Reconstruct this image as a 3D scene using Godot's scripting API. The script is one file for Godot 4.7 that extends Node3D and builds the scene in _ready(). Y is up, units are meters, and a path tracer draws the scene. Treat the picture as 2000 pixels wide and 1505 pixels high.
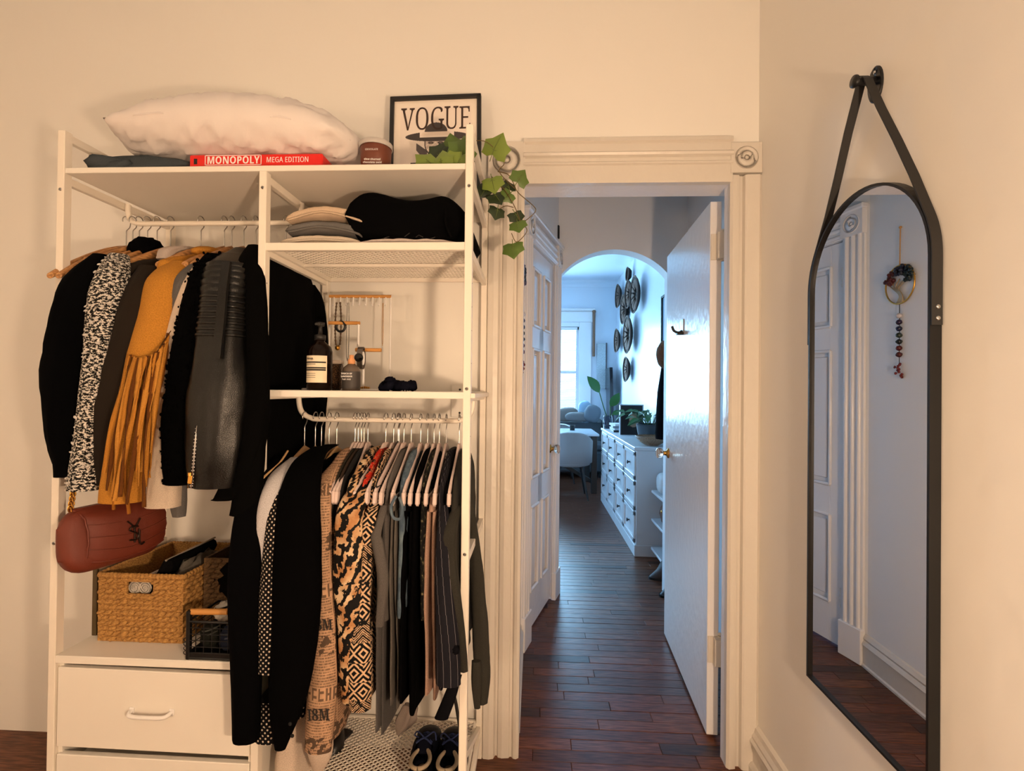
extends Node3D
# A bedroom wall with an open wardrobe and a doorway that looks through a corridor into a living room.
# y up, metres; the camera stands at x = 0, z = 0 and looks along -z.

var M := {}
var used := {}
var nz := FastNoiseLite.new()
var rng := RandomNumberGenerator.new()
const DARK := Color(0.020, 0.021, 0.027)


func _ready() -> void:
	rng.seed = 7
	nz.seed = 3
	nz.frequency = 1.0
	set_view()
	set_lights()
	make_materials()
	build_shell()
	build_doorway()
	build_corridor()
	build_living_room()
	build_mirror()
	build_wardrobe()
	build_shelf_things()
	build_upper_clothes()
	build_lower_clothes()
	build_bottom_things()


func set_view() -> void:
	var cam := Camera3D.new()
	cam.name = "camera"
	cam.fov = rad_to_deg(2.0 * atan(752.5 / 950.0))
	cam.near = 0.05
	cam.far = 60.0
	cam.basis = Basis(Vector3.UP, 0.047333) * Basis(Vector3.RIGHT, 0.0078946) * Basis(Vector3.BACK, 0.011)
	cam.position = Vector3(0, 1.31, 0)
	add_child(cam)
	cam.current = true
	var e := Environment.new()
	e.background_mode = Environment.BG_SKY
	var sky := Sky.new()
	var sm := ProceduralSkyMaterial.new()
	sm.sky_top_color = Color(0.42, 0.62, 0.95)
	sm.sky_horizon_color = Color(0.62, 0.80, 1.0)
	sm.ground_bottom_color = Color(0.30, 0.36, 0.45)
	sm.ground_horizon_color = Color(0.60, 0.75, 0.92)
	sky.sky_material = sm
	e.sky = sky
	e.background_energy_multiplier = 8.0
	e.tonemap_mode = Environment.TONE_MAPPER_LINEAR
	e.tonemap_exposure = 1.0
	e.sdfgi_enabled = true
	e.ssao_enabled = true
	e.ssil_enabled = true
	var w := WorldEnvironment.new()
	w.name = "world_environment"
	w.environment = e
	add_child(w)


func omni(at: Vector3, color: Color, energy: float, size: float, called: String) -> void:
	var l := OmniLight3D.new()
	l.name = called
	l.light_color = color
	l.light_energy = energy
	l.light_size = size
	l.omni_range = 14.0
	l.omni_attenuation = 2.0
	l.shadow_enabled = true
	l.position = at
	add_child(l)


func area(at: Vector3, towards: Vector3, w: float, h: float, color: Color, energy: float, called: String) -> void:
	var l := AreaLight3D.new()
	l.name = called
	l.area_size = Vector2(w, h)
	l.area_normalize_energy = true
	l.light_color = color
	l.light_energy = energy
	l.area_range = 16.0
	l.area_attenuation = 2.0
	l.shadow_enabled = true
	l.position = at
	add_child(l)
	l.look_at_from_position(at, at + towards, Vector3.UP)


func set_lights() -> void:
	var warm := Color(1.0, 0.85, 0.70)
	omni(Vector3(0.52, 1.08, 0.20), warm, 2.0, 0.05, "bedside_lamp_light")
	omni(Vector3(-1.45, 1.12, 1.05), warm, 0.86, 0.09, "added_fill_light")  # added fill from behind the camera, evens out the bedroom light
	var blue := Color(0.64, 0.86, 1.0)
	for x in [0.275, -1.25]:  # the second window is out of view and brightens the living room
		area(Vector3(x, 1.6, -7.76), Vector3(0, -0.1, 1), 0.8, 1.4, blue, 9.0, "window_daylight")
	area(Vector3(-2.42, 1.6, -5.9), Vector3(1, -0.1, 0), 1.1, 1.4, blue, 2.6, "window_daylight")  # daylight of an out-of-view left window, lights the basket wall


# ---------------------------------------------------------------- names and metas
func numbered(called: String) -> String:
	if not used.has(called):
		used[called] = 0
		return called
	used[called] += 1
	return "%s_%03d" % [called, used[called]]


func tag(o: Node, label: String, category: String, group := "") -> void:
	o.set_meta("label", label)
	o.set_meta("category", category)
	if group != "":
		o.set_meta("group", group)


func thing(called: String, label: String, category: String, group := "", at := Vector3.ZERO) -> Node3D:
	var o := Node3D.new()
	o.name = numbered(called)
	add_child(o, true)
	o.position = at
	tag(o, label, category, group)
	return o


func part(parent: Node, called: String, s: SurfaceTool, mat: Material, label := "") -> MeshInstance3D:
	var o := MeshInstance3D.new()
	o.name = called if parent != self else numbered(called)
	s.generate_normals()
	s.set_material(mat)
	o.mesh = s.commit()
	parent.add_child(o, true)
	if label != "":
		o.set_meta("label", label)
	return o


func clone(parent: Node, called: String, mesh: Mesh, mat: Material, xf: Transform3D) -> MeshInstance3D:
	var o := MeshInstance3D.new()
	o.name = called
	o.mesh = mesh
	o.material_override = null
	if mat:
		o.set_surface_override_material(0, mat)
	o.transform = xf
	parent.add_child(o, true)
	return o


func struct(called: String, s: SurfaceTool, mat: Material, label := "") -> MeshInstance3D:
	var o := part(self, called, s, mat, label)
	o.set_meta("kind", "structure")
	return o


func letters(parent: Node, text: String, at: Vector3, size: float, mat: Material, font := "Droid Serif", turn := Basis(), stretch := Vector2(1, 1), called := "lettering", bold := false) -> void:
	var t := TextMesh.new()
	var f := SystemFont.new()
	f.font_names = PackedStringArray([font])
	if bold:
		f.font_weight = 700
	t.font = f
	t.text = text
	t.font_size = 64
	t.pixel_size = size / 64.0
	t.depth = 0.0006
	t.curve_step = 2.0
	t.material = mat
	var o := MeshInstance3D.new()
	o.name = called
	o.mesh = t
	o.transform = Transform3D(turn * Basis.from_scale(Vector3(stretch.x, stretch.y, 1)), at)
	parent.add_child(o, true)


# ---------------------------------------------------------------- shapes
func mk() -> SurfaceTool:
	var s := SurfaceTool.new()
	s.begin(Mesh.PRIMITIVE_TRIANGLES)
	return s


func tri(s: SurfaceTool, a: Vector3, b: Vector3, c: Vector3, out: Vector3) -> void:
	if (c - a).cross(b - a).dot(out) < 0.0:
		var t := b
		b = c
		c = t
	for p in [a, b, c]:
		s.add_vertex(p)


func quad(s: SurfaceTool, a: Vector3, b: Vector3, c: Vector3, d: Vector3, out: Vector3) -> void:
	tri(s, a, b, c, out)
	tri(s, a, c, d, out)


func box(s: SurfaceTool, c: Vector3, size: Vector3, bevel := 0.0, turn := Basis()) -> void:
	s.set_smooth_group(-1)
	s.set_uv(Vector2.ZERO)
	var h := size / 2.0
	var b := minf(bevel, minf(h.x, minf(h.y, h.z)) * 0.9)
	var pt := func(i: int, j: int, k: int, face: int) -> Vector3:
		var v := Vector3(i * (h.x - b), j * (h.y - b), k * (h.z - b))
		v[face] += b * signf(v[face])
		return c + turn * v
	for ax in 3:
		var u := (ax + 1) % 3
		var w := (ax + 2) % 3
		for sg in [-1, 1]:
			var q: Array[Vector3] = []
			for e in [[-1, -1], [1, -1], [1, 1], [-1, 1]]:
				var i := [0, 0, 0]
				i[ax] = sg
				i[u] = e[0]
				i[w] = e[1]
				q.append(pt.call(i[0], i[1], i[2], ax))
			var n := Vector3.ZERO
			n[ax] = sg
			quad(s, q[0], q[1], q[2], q[3], turn * n)
	if b <= 0.0:
		return
	for ax in 3:
		var u := (ax + 1) % 3
		var w := (ax + 2) % 3
		for e in [[-1, -1], [1, -1], [1, 1], [-1, 1]]:
			var i := [0, 0, 0]
			var j := [0, 0, 0]
			i[ax] = -1
			j[ax] = 1
			i[u] = e[0]
			j[u] = e[0]
			i[w] = e[1]
			j[w] = e[1]
			var n := Vector3.ZERO
			n[u] = e[0]
			n[w] = e[1]
			quad(s, pt.call(i[0], i[1], i[2], u), pt.call(j[0], j[1], j[2], u), pt.call(j[0], j[1], j[2], w), pt.call(i[0], i[1], i[2], w), turn * n)
	for i in [-1, 1]:
		for j in [-1, 1]:
			for k in [-1, 1]:
				tri(s, pt.call(i, j, k, 0), pt.call(i, j, k, 1), pt.call(i, j, k, 2), turn * Vector3(i, j, k))


func span(s: SurfaceTool, lo: Vector3, hi: Vector3, bevel := 0.0) -> void:
	box(s, (lo + hi) / 2.0, (hi - lo).abs(), bevel)


func bar(s: SurfaceTool, a: Vector3, b: Vector3, w: float, d: float, bevel := 0.001, up := Vector3.UP) -> void:
	var y := (b - a).normalized()
	if absf(y.dot(up)) > 0.98:
		up = Vector3.BACK
	var x := up.cross(y).normalized()
	box(s, (a + b) / 2.0, Vector3(w, a.distance_to(b), d), bevel, Basis(x, y, x.cross(y)))


func mid(r: PackedVector3Array) -> Vector3:
	var c := Vector3.ZERO
	for p in r:
		c += p
	return c / r.size()


# rings of equal length make a skin; uv counts metres round (u) and along (v)
func loft(s: SurfaceTool, rings: Array, closed := true, caps := true, group := 0) -> void:
	s.set_smooth_group(group)
	var n: int = rings[0].size()
	var v := 0.0
	var last := n if closed else n - 1
	for i in rings.size() - 1:
		var a: PackedVector3Array = rings[i]
		var b: PackedVector3Array = rings[i + 1]
		var ca := mid(a)
		var cb := mid(b)
		var dv := ca.distance_to(cb)
		var u := 0.0
		for j in last:
			var k := (j + 1) % n
			var du := maxf(a[j].distance_to(a[k]), b[j].distance_to(b[k]))
			var p := [a[j], a[k], b[k], b[j]]
			var t := [Vector2(u, v), Vector2(u + du, v), Vector2(u + du, v + dv), Vector2(u, v + dv)]
			var nrm: Vector3 = (p[2] - p[0]).cross(p[3] - p[1])
			var centre := (ca + cb) / 2.0
			var out: Vector3 = (p[0] + p[1] + p[2] + p[3]) / 4.0 - centre
			if closed:
				# outward by winding of the ring, robust for thin rings
				out = (a[k] - a[j]).cross(cb - ca) * ring_turn(a, cb - ca)
			var order := [0, 1, 2, 0, 2, 3]
			if nrm.dot(out) > 0.0:
				order = [0, 2, 1, 0, 3, 2]
			for o in order:
				s.set_uv(t[o])
				s.add_vertex(p[o])
			u += du
		v += dv
	if closed and caps:
		s.set_smooth_group(group + 1)
		for e in [0, rings.size() - 1]:
			var r: PackedVector3Array = rings[e]
			var c := mid(r)
			var out: Vector3 = c - mid(rings[1 if e == 0 else e - 1])
			for j in n:
				tri(s, c, r[j], r[(j + 1) % n], out)


func ring_turn(r: PackedVector3Array, along: Vector3) -> float:
	var c := mid(r)
	var t := 0.0
	for j in r.size():
		t += (r[j] - c).cross(r[(j + 1) % r.size()] - c).dot(along)
	return 1.0 if t >= 0.0 else -1.0


func smooth_path(pts: Array, steps := 4) -> PackedVector3Array:
	var o := PackedVector3Array()
	for i in pts.size() - 1:
		var a: Vector3 = pts[maxi(i - 1, 0)]
		var b: Vector3 = pts[i]
		var c: Vector3 = pts[i + 1]
		var d: Vector3 = pts[mini(i + 2, pts.size() - 1)]
		for k in steps:
			o.append(b.cubic_interpolate(c, a, d, float(k) / steps))
	o.append(pts[-1])
	return o


func smooth_nums(v: Array, steps := 4) -> PackedFloat32Array:
	var o := PackedFloat32Array()
	for i in v.size() - 1:
		for k in steps:
			o.append(cubic_interpolate(v[i], v[i + 1], v[maxi(i - 1, 0)], v[mini(i + 2, v.size() - 1)], float(k) / steps))
	o.append(v[-1])
	return o


func tube(s: SurfaceTool, pts: Array, r, sides := 8, caps := true) -> void:
	var rings := []
	var x := Vector3.ZERO
	for i in pts.size():
		var d: Vector3 = (pts[mini(i + 1, pts.size() - 1)] - pts[maxi(i - 1, 0)]).normalized()
		if x == Vector3.ZERO:
			x = (Vector3.UP if absf(d.y) < 0.9 else Vector3.RIGHT).cross(d).normalized()
		x = (x - d * x.dot(d)).normalized()
		var y := d.cross(x)
		var rad: float = r if r is float else r[i]
		var ring := PackedVector3Array()
		for k in sides:
			var a := TAU * k / sides
			ring.append(pts[i] + (x * cos(a) + y * sin(a)) * rad)
		rings.append(ring)
	loft(s, rings, true, caps)


func lathe(s: SurfaceTool, profile: Array, xf := Transform3D(), sides := 24, squash := Vector2(1, 1)) -> void:
	var rings := []
	for p in profile:
		var ring := PackedVector3Array()
		for k in sides:
			var a := TAU * k / sides
			ring.append(xf * Vector3(cos(a) * maxf(p.x, 0.0001) * squash.x, p.y, sin(a) * maxf(p.x, 0.0001) * squash.y))
		rings.append(ring)
	# sharp bends get groups of their own
	s.set_smooth_group(0)
	loft(s, rings, true, true)


# extrude a polygon drawn in x and y of xf along its z by depth
func prism(s: SurfaceTool, poly: PackedVector2Array, xf: Transform3D, depth: float) -> void:
	s.set_smooth_group(-1)
	s.set_uv(Vector2.ZERO)
	var idx := Geometry2D.triangulate_polygon(poly)
	var zf := xf.basis.z.normalized()
	for k in range(0, idx.size(), 3):
		for z in [0.0, depth]:
			var p := []
			for q in 3:
				p.append(xf * Vector3(poly[idx[k + q]].x, poly[idx[k + q]].y, z))
			tri(s, p[0], p[1], p[2], zf * signf(depth) * (-1.0 if z == 0.0 else 1.0))
	var cw := Geometry2D.is_polygon_clockwise(poly)
	for i in poly.size():
		var a := poly[i]
		var b := poly[(i + 1) % poly.size()]
		var n := Vector2(b.y - a.y, a.x - b.x) * (-1.0 if cw else 1.0)
		quad(s, xf * Vector3(a.x, a.y, 0), xf * Vector3(b.x, b.y, 0), xf * Vector3(b.x, b.y, depth), xf * Vector3(a.x, a.y, depth), xf.basis * Vector3(n.x, n.y, 0))


func blob(s: SurfaceTool, c: Vector3, r: Vector3, turn := Basis(), wob := 0.0, seed_at := 0.0, rows := 10, cols := 16, power := 1.0) -> void:
	var rings := []
	for i in rows + 1:
		var t := PI * (0.02 + 0.96 * i / rows)
		var ring := PackedVector3Array()
		for k in cols:
			var a := TAU * k / cols
			var d := Vector3(signf(cos(a)) * pow(absf(cos(a)), power) * pow(sin(t), power), signf(cos(t)) * pow(absf(cos(t)), power), signf(sin(a)) * pow(absf(sin(a)), power) * pow(sin(t), power))
			var w := 1.0 + wob * nz.get_noise_3d(d.x * 2.2 + seed_at, d.y * 2.2, d.z * 2.2 - seed_at)
			ring.append(c + turn * (d * r * w))
		rings.append(ring)
	loft(s, rings)


# ---------------------------------------------------------------- materials
func mat(color: Color, rough := 0.7, metal := 0.0) -> StandardMaterial3D:
	var m := StandardMaterial3D.new()
	m.albedo_color = color
	m.roughness = rough
	m.metallic = metal
	return m


func noise_tex(freq: float, octaves := 4, normal := false, bump := 3.0, kind := FastNoiseLite.TYPE_SIMPLEX_SMOOTH, size := 512) -> NoiseTexture2D:
	var n := FastNoiseLite.new()
	n.noise_type = kind
	n.frequency = freq
	n.fractal_octaves = octaves
	n.seed = 11
	var t := NoiseTexture2D.new()
	t.width = size
	t.height = size
	t.seamless = true
	t.noise = n
	t.as_normal_map = normal
	t.bump_strength = bump
	return t


func ramped(freq: float, a: Color, b: Color, octaves := 4) -> NoiseTexture2D:
	var t := noise_tex(freq, octaves)
	var g := Gradient.new()
	g.colors = PackedColorArray([a, b])
	g.offsets = PackedFloat32Array([0.15, 0.85])
	t.color_ramp = g
	return t


func tri_uv(m: StandardMaterial3D, scale: Vector3, world := false) -> StandardMaterial3D:
	m.uv1_triplanar = true
	m.uv1_world_triplanar = world
	m.uv1_scale = scale
	return m


func fabric(color: Color, rough := 0.92, weave := 26.0, depth := 0.6) -> StandardMaterial3D:
	var m := mat(color, rough)
	m.normal_enabled = true
	m.normal_texture = M.weave_normal
	m.normal_scale = depth
	m.metallic_specular = 0.12 if color.get_luminance() < 0.1 else 0.3
	m.albedo_texture = M.cloth_tone
	return tri_uv(m, Vector3.ONE * weave)


func picture(w: int, h: int, f: Callable) -> ImageTexture:
	var im := Image.create(w, h, false, Image.FORMAT_RGB8)
	for y in h:
		for x in w:
			im.set_pixel(x, y, f.call(x, y))
	return ImageTexture.create_from_image(im)


func make_materials() -> void:
	M.weave_normal = noise_tex(0.09, 2, true, 6.0)
	M.cloth_tone = ramped(0.03, Color(0.80, 0.80, 0.80), Color(1, 1, 1))
	M.paint_normal = noise_tex(0.012, 4, true, 5.0)
	var wall := mat(Color(0.925, 0.912, 0.885), 0.62)
	wall.normal_enabled = true
	wall.normal_texture = M.paint_normal
	wall.normal_scale = 0.10
	M.wall = tri_uv(wall, Vector3.ONE * 0.9, true)
	var cor := wall.duplicate()
	cor.albedo_color = Color(0.94, 0.935, 0.93)
	M.corridor = cor
	var liv: StandardMaterial3D = wall.duplicate()
	liv.albedo_color = Color(0.86, 0.89, 0.93)
	liv.roughness = 0.3
	M.living = liv
	var trim := mat(Color(0.84, 0.815, 0.775), 0.36)
	trim.normal_enabled = true
	trim.normal_texture = noise_tex(0.02, 3, true, 6.0)
	trim.normal_scale = 0.22
	M.trim = tri_uv(trim, Vector3(2.5, 1.2, 2.5), true)
	var gloss := trim.duplicate()
	gloss.albedo_color = Color(0.93, 0.92, 0.92)
	gloss.roughness = 0.22
	gloss.normal_scale = 0.12
	M.door = gloss
	M.frame = mat(Color(0.93, 0.90, 0.85), 0.42)
	M.shelf = mat(Color(0.92, 0.90, 0.86), 0.5)
	M.chrome = mat(Color(0.78, 0.78, 0.78), 0.18, 1.0)
	M.brass = mat(Color(0.80, 0.60, 0.30), 0.25, 1.0)
	M.gold = mat(Color(0.83, 0.62, 0.28), 0.28, 1.0)
	M.black = mat(Color(0.09, 0.088, 0.085), 0.5)
	M.black_metal = mat(Color(0.075, 0.075, 0.08), 0.4, 0.3)
	M.white = mat(Color(0.92, 0.91, 0.90), 0.5)
	M.ink = mat(Color(0.10, 0.085, 0.08), 0.8)
	M.hole = mat(Color(0.02, 0.02, 0.02), 0.9)
	M.wood_tex = ramped(0.02, Color(0.62, 0.55, 0.50), Color(1, 1, 1), 5)
	var fine := noise_tex(0.03, 4, true, 3.0)
	for i in 6:
		var c: Color = [Color(0.46, 0.28, 0.19), Color(0.41, 0.245, 0.165), Color(0.50, 0.31, 0.21), Color(0.38, 0.235, 0.165), Color(0.465, 0.27, 0.175), Color(0.29, 0.185, 0.14)][i]
		var p := mat(c, 0.36)
		p.metallic_specular = 0.4
		p.albedo_texture = M.wood_tex
		p.normal_enabled = true
		p.normal_texture = fine
		p.normal_scale = 0.12
		p.uv1_offset = Vector3(i * 0.37, i * 0.21, i * 0.53)
		M["plank%d" % i] = tri_uv(p, Vector3(0.9, 4.0, 9.0), true)
	var hw := mat(Color(0.84, 0.63, 0.39), 0.45)
	hw.albedo_texture = M.wood_tex
	M.hanger_wood = tri_uv(hw, Vector3(14, 14, 3))
	M.bamboo = mat(Color(0.78, 0.55, 0.28), 0.5)
	M.beige_wood = mat(Color(0.74, 0.60, 0.42), 0.55)
	M.velvet = fabric(Color(0.93, 0.85, 0.82), 0.95, 60.0, 0.3)
	M.mirror = mat(Color(0.93, 0.94, 0.95), 0.0, 1.0)
	M.mirror.metallic_specular = 0.5
	var gl := mat(Color(0.9, 0.95, 1.0, 0.08), 0.0)
	gl.transparency = BaseMaterial3D.TRANSPARENCY_ALPHA
	M.pane = gl
	make_prints()


# ---------------------------------------------------------------- computed prints
func make_prints() -> void:
	var cell := FastNoiseLite.new()
	cell.noise_type = FastNoiseLite.TYPE_CELLULAR
	cell.frequency = 0.09
	cell.seed = 4
	nz.frequency = 1.0
	# white clumps on black for the tweed jacket
	M.tweed = picture(256, 256, func(x: int, y: int) -> Color:
		var a := nz.get_noise_2d(x * 0.06, y * 0.12) + 0.6 * nz.get_noise_2d(x * 0.21 + 40.0, y * 0.21)
		var g := 0.93 if a > 0.08 else (0.50 if a > 0.0 else 0.05)
		if cell.get_noise_2d(x * 1.6, y * 1.6) > -0.25 and a < 0.2:
			g *= 0.35
		return Color(g, g * 0.97, g * 0.93))
	M.speckle = picture(128, 128, func(x: int, y: int) -> Color:
		var a := nz.get_noise_2d(x * 0.11, y * 0.11)
		return Color(0.10, 0.07, 0.05) if absf(a) > 0.12 else Color(0.45, 0.33, 0.22))
	# tiger stripes
	M.tiger = picture(512, 512, func(x: int, y: int) -> Color:
		var u := x / 512.0
		var v := y / 512.0
		var wv := 0.30 * nz.get_noise_2d(u * 7.0, v * 5.0) + 0.12 * nz.get_noise_2d(u * 17.0 + 9.0, v * 15.0)
		wv *= 0.45
		var a := sin((v * 1.0 + absf(fposmod(u * 2.0, 1.0) - 0.5) * 0.9 + wv) * TAU * 5.0)
		var th := -0.12 + 0.9 * nz.get_noise_2d(u * 9.0 + 31.0, v * 9.0)
		if a > th:
			return Color(0.035, 0.03, 0.03)
		return Color(0.66, 0.47, 0.30).lerp(Color(0.84, 0.74, 0.60), clampf(0.5 + 1.2 * nz.get_noise_2d(u * 4.0, v * 4.0 + 20.0), 0.0, 1.0)))
	# nested diamonds in uneven rows
	M.aztec = picture(512, 512, func(x: int, y: int) -> Color:
		var row := int(y / 64.0)
		var u := fposmod(x + (32 if row % 2 else 0), 64.0) / 32.0 - 1.0
		var v := fposmod(y, 64.0) / 32.0 - 1.0
		var d := absf(u) + absf(v)
		if row % 4 == 3:
			d = absf(fposmod(absf(u) * 1.2 + v * 1.3, 1.0) - 0.5) * 2.2
		var on := fposmod(d * 1.7, 1.0) > 0.52
		if nz.get_noise_2d(x * 0.015, y * 0.015) > 0.35:
			on = false
		return Color(0.80, 0.67, 0.53) if on else Color(0.03, 0.03, 0.035))
	# columns of tiny type, headlines and smudged pictures on old paper
	M.newsprint = picture(512, 1024, func(x: int, y: int) -> Color:
		var u := x / 512.0
		var v := y / 1024.0
		var g := 0.80 + 0.10 * nz.get_noise_2d(u * 9.0, v * 18.0)
		var c := Color(0.86 * g, 0.69 * g, 0.55 * g)
		var blk := int(v * 12.0)
		var inb := fposmod(v * 12.0, 1.0)
		var line := fposmod(v * 110.0, 1.0)
		var colm := fposmod(u * 5.0, 1.0)
		if blk % 4 == 3 and nz.get_noise_2d(u * 16.0, v * 30.0 + 3.0) > 0.02 and inb > 0.15 and inb < 0.9:
			return c.darkened(0.55)
		if blk % 4 == 1 and inb > 0.2 and inb < 0.7:
			var sx := 3 - int(fposmod(u * 22.0, 1.0) * 4.0)
			var sy := int((inb - 0.2) * 10.0)
			var bit := int(floorf(u * 22.0)) * 31 + blk * 17
			if sx > 0 and (sx == 1 or (sy + bit) % 3 == 0 or (bit % 5 > 2 and sx == 3)):
				return c.darkened(0.45)
			return c
		if line > 0.45 and colm > 0.08 and nz.get_noise_2d(x * 0.9, floorf(v * 110.0) * 3.7) > -0.15:
			return c.darkened(0.34)
		if colm < 0.02:
			return c.darkened(0.4)
		return c)
	M.polka = picture(64, 64, func(x: int, y: int) -> Color:
		var d := minf(Vector2(fposmod(x, 32.0) - 16.0, fposmod(y, 32.0) - 16.0).length(), Vector2(fposmod(x + 16.0, 32.0) - 16.0, fposmod(y + 16.0, 32.0) - 16.0).length())
		return Color(0.82, 0.76, 0.68) if d < 5.2 else Color(0.035, 0.035, 0.045))
	M.pinstripe = picture(64, 8, func(x: int, y: int) -> Color:
		return Color(0.62, 0.60, 0.62) if x == 20 or x == 52 else Color(0.075, 0.075, 0.105))
	M.dim_leaves = picture(128, 128, func(x: int, y: int) -> Color:
		var a := nz.get_noise_2d(x * 0.10, y * 0.06)
		return Color(0.40, 0.37, 0.28) if a > 0.34 else (Color(0.14, 0.14, 0.10) if a > 0.12 else Color(0.045, 0.045, 0.05)))
	M.faded_denim = picture(128, 256, func(x: int, y: int) -> Color:
		var a := 0.5 + 0.5 * nz.get_noise_2d(x * 0.04, y * 0.02) + 0.15 * nz.get_noise_2d(x * 0.9, y * 0.12)
		return Color(0.16, 0.22, 0.29).lerp(Color(0.46, 0.52, 0.55), clampf(a, 0.0, 1.0)))
	M.red_print = picture(64, 64, func(x: int, y: int) -> Color:
		var a := nz.get_noise_2d(x * 0.07, y * 0.07)
		return Color(0.70, 0.16, 0.10) if a > -0.05 else (Color(0.80, 0.45, 0.30) if a > -0.2 else Color(0.04, 0.04, 0.05)))


func printed(t: Texture2D, sx: float, sy: float, rough := 0.9) -> StandardMaterial3D:
	var m := mat(Color.WHITE, rough)
	m.albedo_texture = t
	m.uv1_scale = Vector3(sx, sy, 1)
	m.metallic_specular = 0.3
	return m


# ---------------------------------------------------------------- bedroom shell
func build_shell() -> void:
	var s := mk()
	span(s, Vector3(-2.35, 0, -1.86), Vector3(-0.055, 3.07, -1.76))
	span(s, Vector3(0.688, 0, -1.79), Vector3(1.45, 3.07, -1.76))
	span(s, Vector3(0.78, 0, -1.86), Vector3(1.45, 3.07, -1.79))
	span(s, Vector3(-0.055, 2.056, -1.86), Vector3(0.78, 3.07, -1.79))
	span(s, Vector3(-0.055, 2.056, -1.79), Vector3(0.688, 3.07, -1.76))
	struct("wall_back", s, M.wall, "warm cream wall behind the wardrobe and around the doorway")
	s = mk()
	span(s, Vector3(0.785, 0, -1.76), Vector3(0.90, 3.07, 2.1))
	struct("wall_right", s, M.wall, "warm cream wall carrying the arched mirror")
	s = mk()
	span(s, Vector3(-2.45, 0, -1.86), Vector3(-2.35, 3.07, 2.1))
	struct("wall_left", s, M.wall)
	s = mk()
	span(s, Vector3(-2.45, 0, 2.0), Vector3(0.90, 3.07, 2.1))
	struct("wall_front", s, M.wall)
	s = mk()
	span(s, Vector3(-2.7, 3.07, -8.1), Vector3(1.5, 3.2, 2.1))
	struct("ceiling", s, M.living)
	# floor: a dark bed with strips of wood laid across the corridor
	s = mk()
	span(s, Vector3(-2.7, -0.12, -8.1), Vector3(1.5, -0.012, 2.1))
	var floor_ := struct("floor", s, M.hole, "dark brown strip wood floor running across the corridor")
	var pitch := 0.0575
	rng.seed = 21
	var meshes := {}
	var z := -1.30
	var rest := mk()
	var count := 0
	while z > -7.95:
		var lo := -0.62 if z > -1.80 else (-0.30 if z > -3.2 else -2.6)
		var hi := 0.80 if z > -1.80 else (1.0 if z > -3.2 else 1.35)
		var x := lo - rng.randf() * 0.5
		while x < hi:
			var len_ := rng.randf_range(0.28, 0.95)
			var near := z > -4.35
			var tone := rng.randi() % 5
			if rng.randf() < 0.07:
				tone = 5
			var tilt := Basis(Vector3.RIGHT, rng.randf_range(-0.011, 0.011)) * Basis(Vector3.BACK, rng.randf_range(-0.002, 0.002))
			var a := maxf(x, lo)
			var b := minf(x + len_, hi)
			if b - a > 0.03:
				if near:
					var t := mk()
					box(t, Vector3.ZERO, Vector3(b - a - 0.0012, 0.018, pitch - 0.0014), 0.0012)
					t.generate_normals()
					var o := MeshInstance3D.new()
					o.name = "plank"
					t.set_material(M["plank%d" % tone])
					o.mesh = t.commit()
					o.transform = Transform3D(tilt, Vector3((a + b) / 2.0, -0.009 + rng.randf_range(-0.0006, 0.0006), z))
					floor_.add_child(o, true)
					count += 1
				else:
					box(rest, Vector3((a + b) / 2.0, -0.009 + rng.randf_range(-0.0006, 0.0006), z), Vector3(b - a - 0.0012, 0.018, pitch - 0.0014), 0.0012, tilt)
			x += len_
		z -= pitch
	var far := part(floor_, "distant_planks", rest, M.plank1)
	far.set_meta("kind", "stuff")
	# the bedroom floor behind and beside the camera, out of the photograph
	s = mk()
	span(s, Vector3(-2.35, -0.012, -1.27), Vector3(0.785, 0.0, 2.0))
	span(s, Vector3(-2.35, -0.012, -1.76), Vector3(-0.62, 0.0, -1.27))
	part(floor_, "bedroom_floorboards", s, M.plank0)
	# baseboard on the right wall: tall board, cap moulding, shoe
	s = mk()
	var prof := PackedVector2Array([Vector2(0, 0), Vector2(-0.034, 0), Vector2(-0.034, 0.022), Vector2(-0.026, 0.034), Vector2(-0.020, 0.036), Vector2(-0.020, 0.092), Vector2(-0.029, 0.098), Vector2(-0.031, 0.108), Vector2(-0.024, 0.116), Vector2(-0.024, 0.124), Vector2(-0.016, 0.136), Vector2(-0.012, 0.150), Vector2(0, 0.156)])
	prism(s, prof, Transform3D(Basis(), Vector3(0.785, 0, -1.74)), 3.7)
	struct("baseboard_right", s, M.trim, "moulded white baseboard under the mirror")
	# the lamp that lights the bedroom stands outside the frame
	var l := thing("table_lamp", "round glowing bedside lamp beside the camera", "lamp", "", Vector3(0.52, 0, 0.20))
	s = mk()
	lathe(s, [Vector2(0, 0.62), Vector2(0.08, 0.62), Vector2(0.08, 0.64), Vector2(0.015, 0.66), Vector2(0.015, 1.0), Vector2(0.03, 1.02), Vector2(0, 1.025)])
	part(l, "lamp_base", s, M.brass)
	s = mk()
	blob(s, Vector3(0, 1.08, 0), Vector3(0.07, 0.07, 0.07))
	part(l, "glass_globe", s, glow(Color(1.0, 0.85, 0.70), 3.0))
	var t := thing("bedside_table", "small white bedside table under the round lamp", "table", "", Vector3(0.52, 0, 0.20))
	s = mk()
	box(s, Vector3(0, 0.605, 0), Vector3(0.4, 0.03, 0.36), 0.004)
	part(t, "tabletop", s, M.shelf)
	for i in 4:
		s = mk()
		bar(s, Vector3([-0.17, 0.17][i % 2], 0, [-0.15, 0.15][i / 2]), Vector3([-0.17, 0.17][i % 2], 0.59, [-0.15, 0.15][i / 2]), 0.03, 0.03)
		part(t, "leg", s, M.shelf)
	l = thing("added_fill_lamp", "added round fill lamp behind the camera, evening out the bedroom light", "lamp", "", Vector3(-1.45, 0.0, 1.05))  # added lamp body around the fill light
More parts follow.
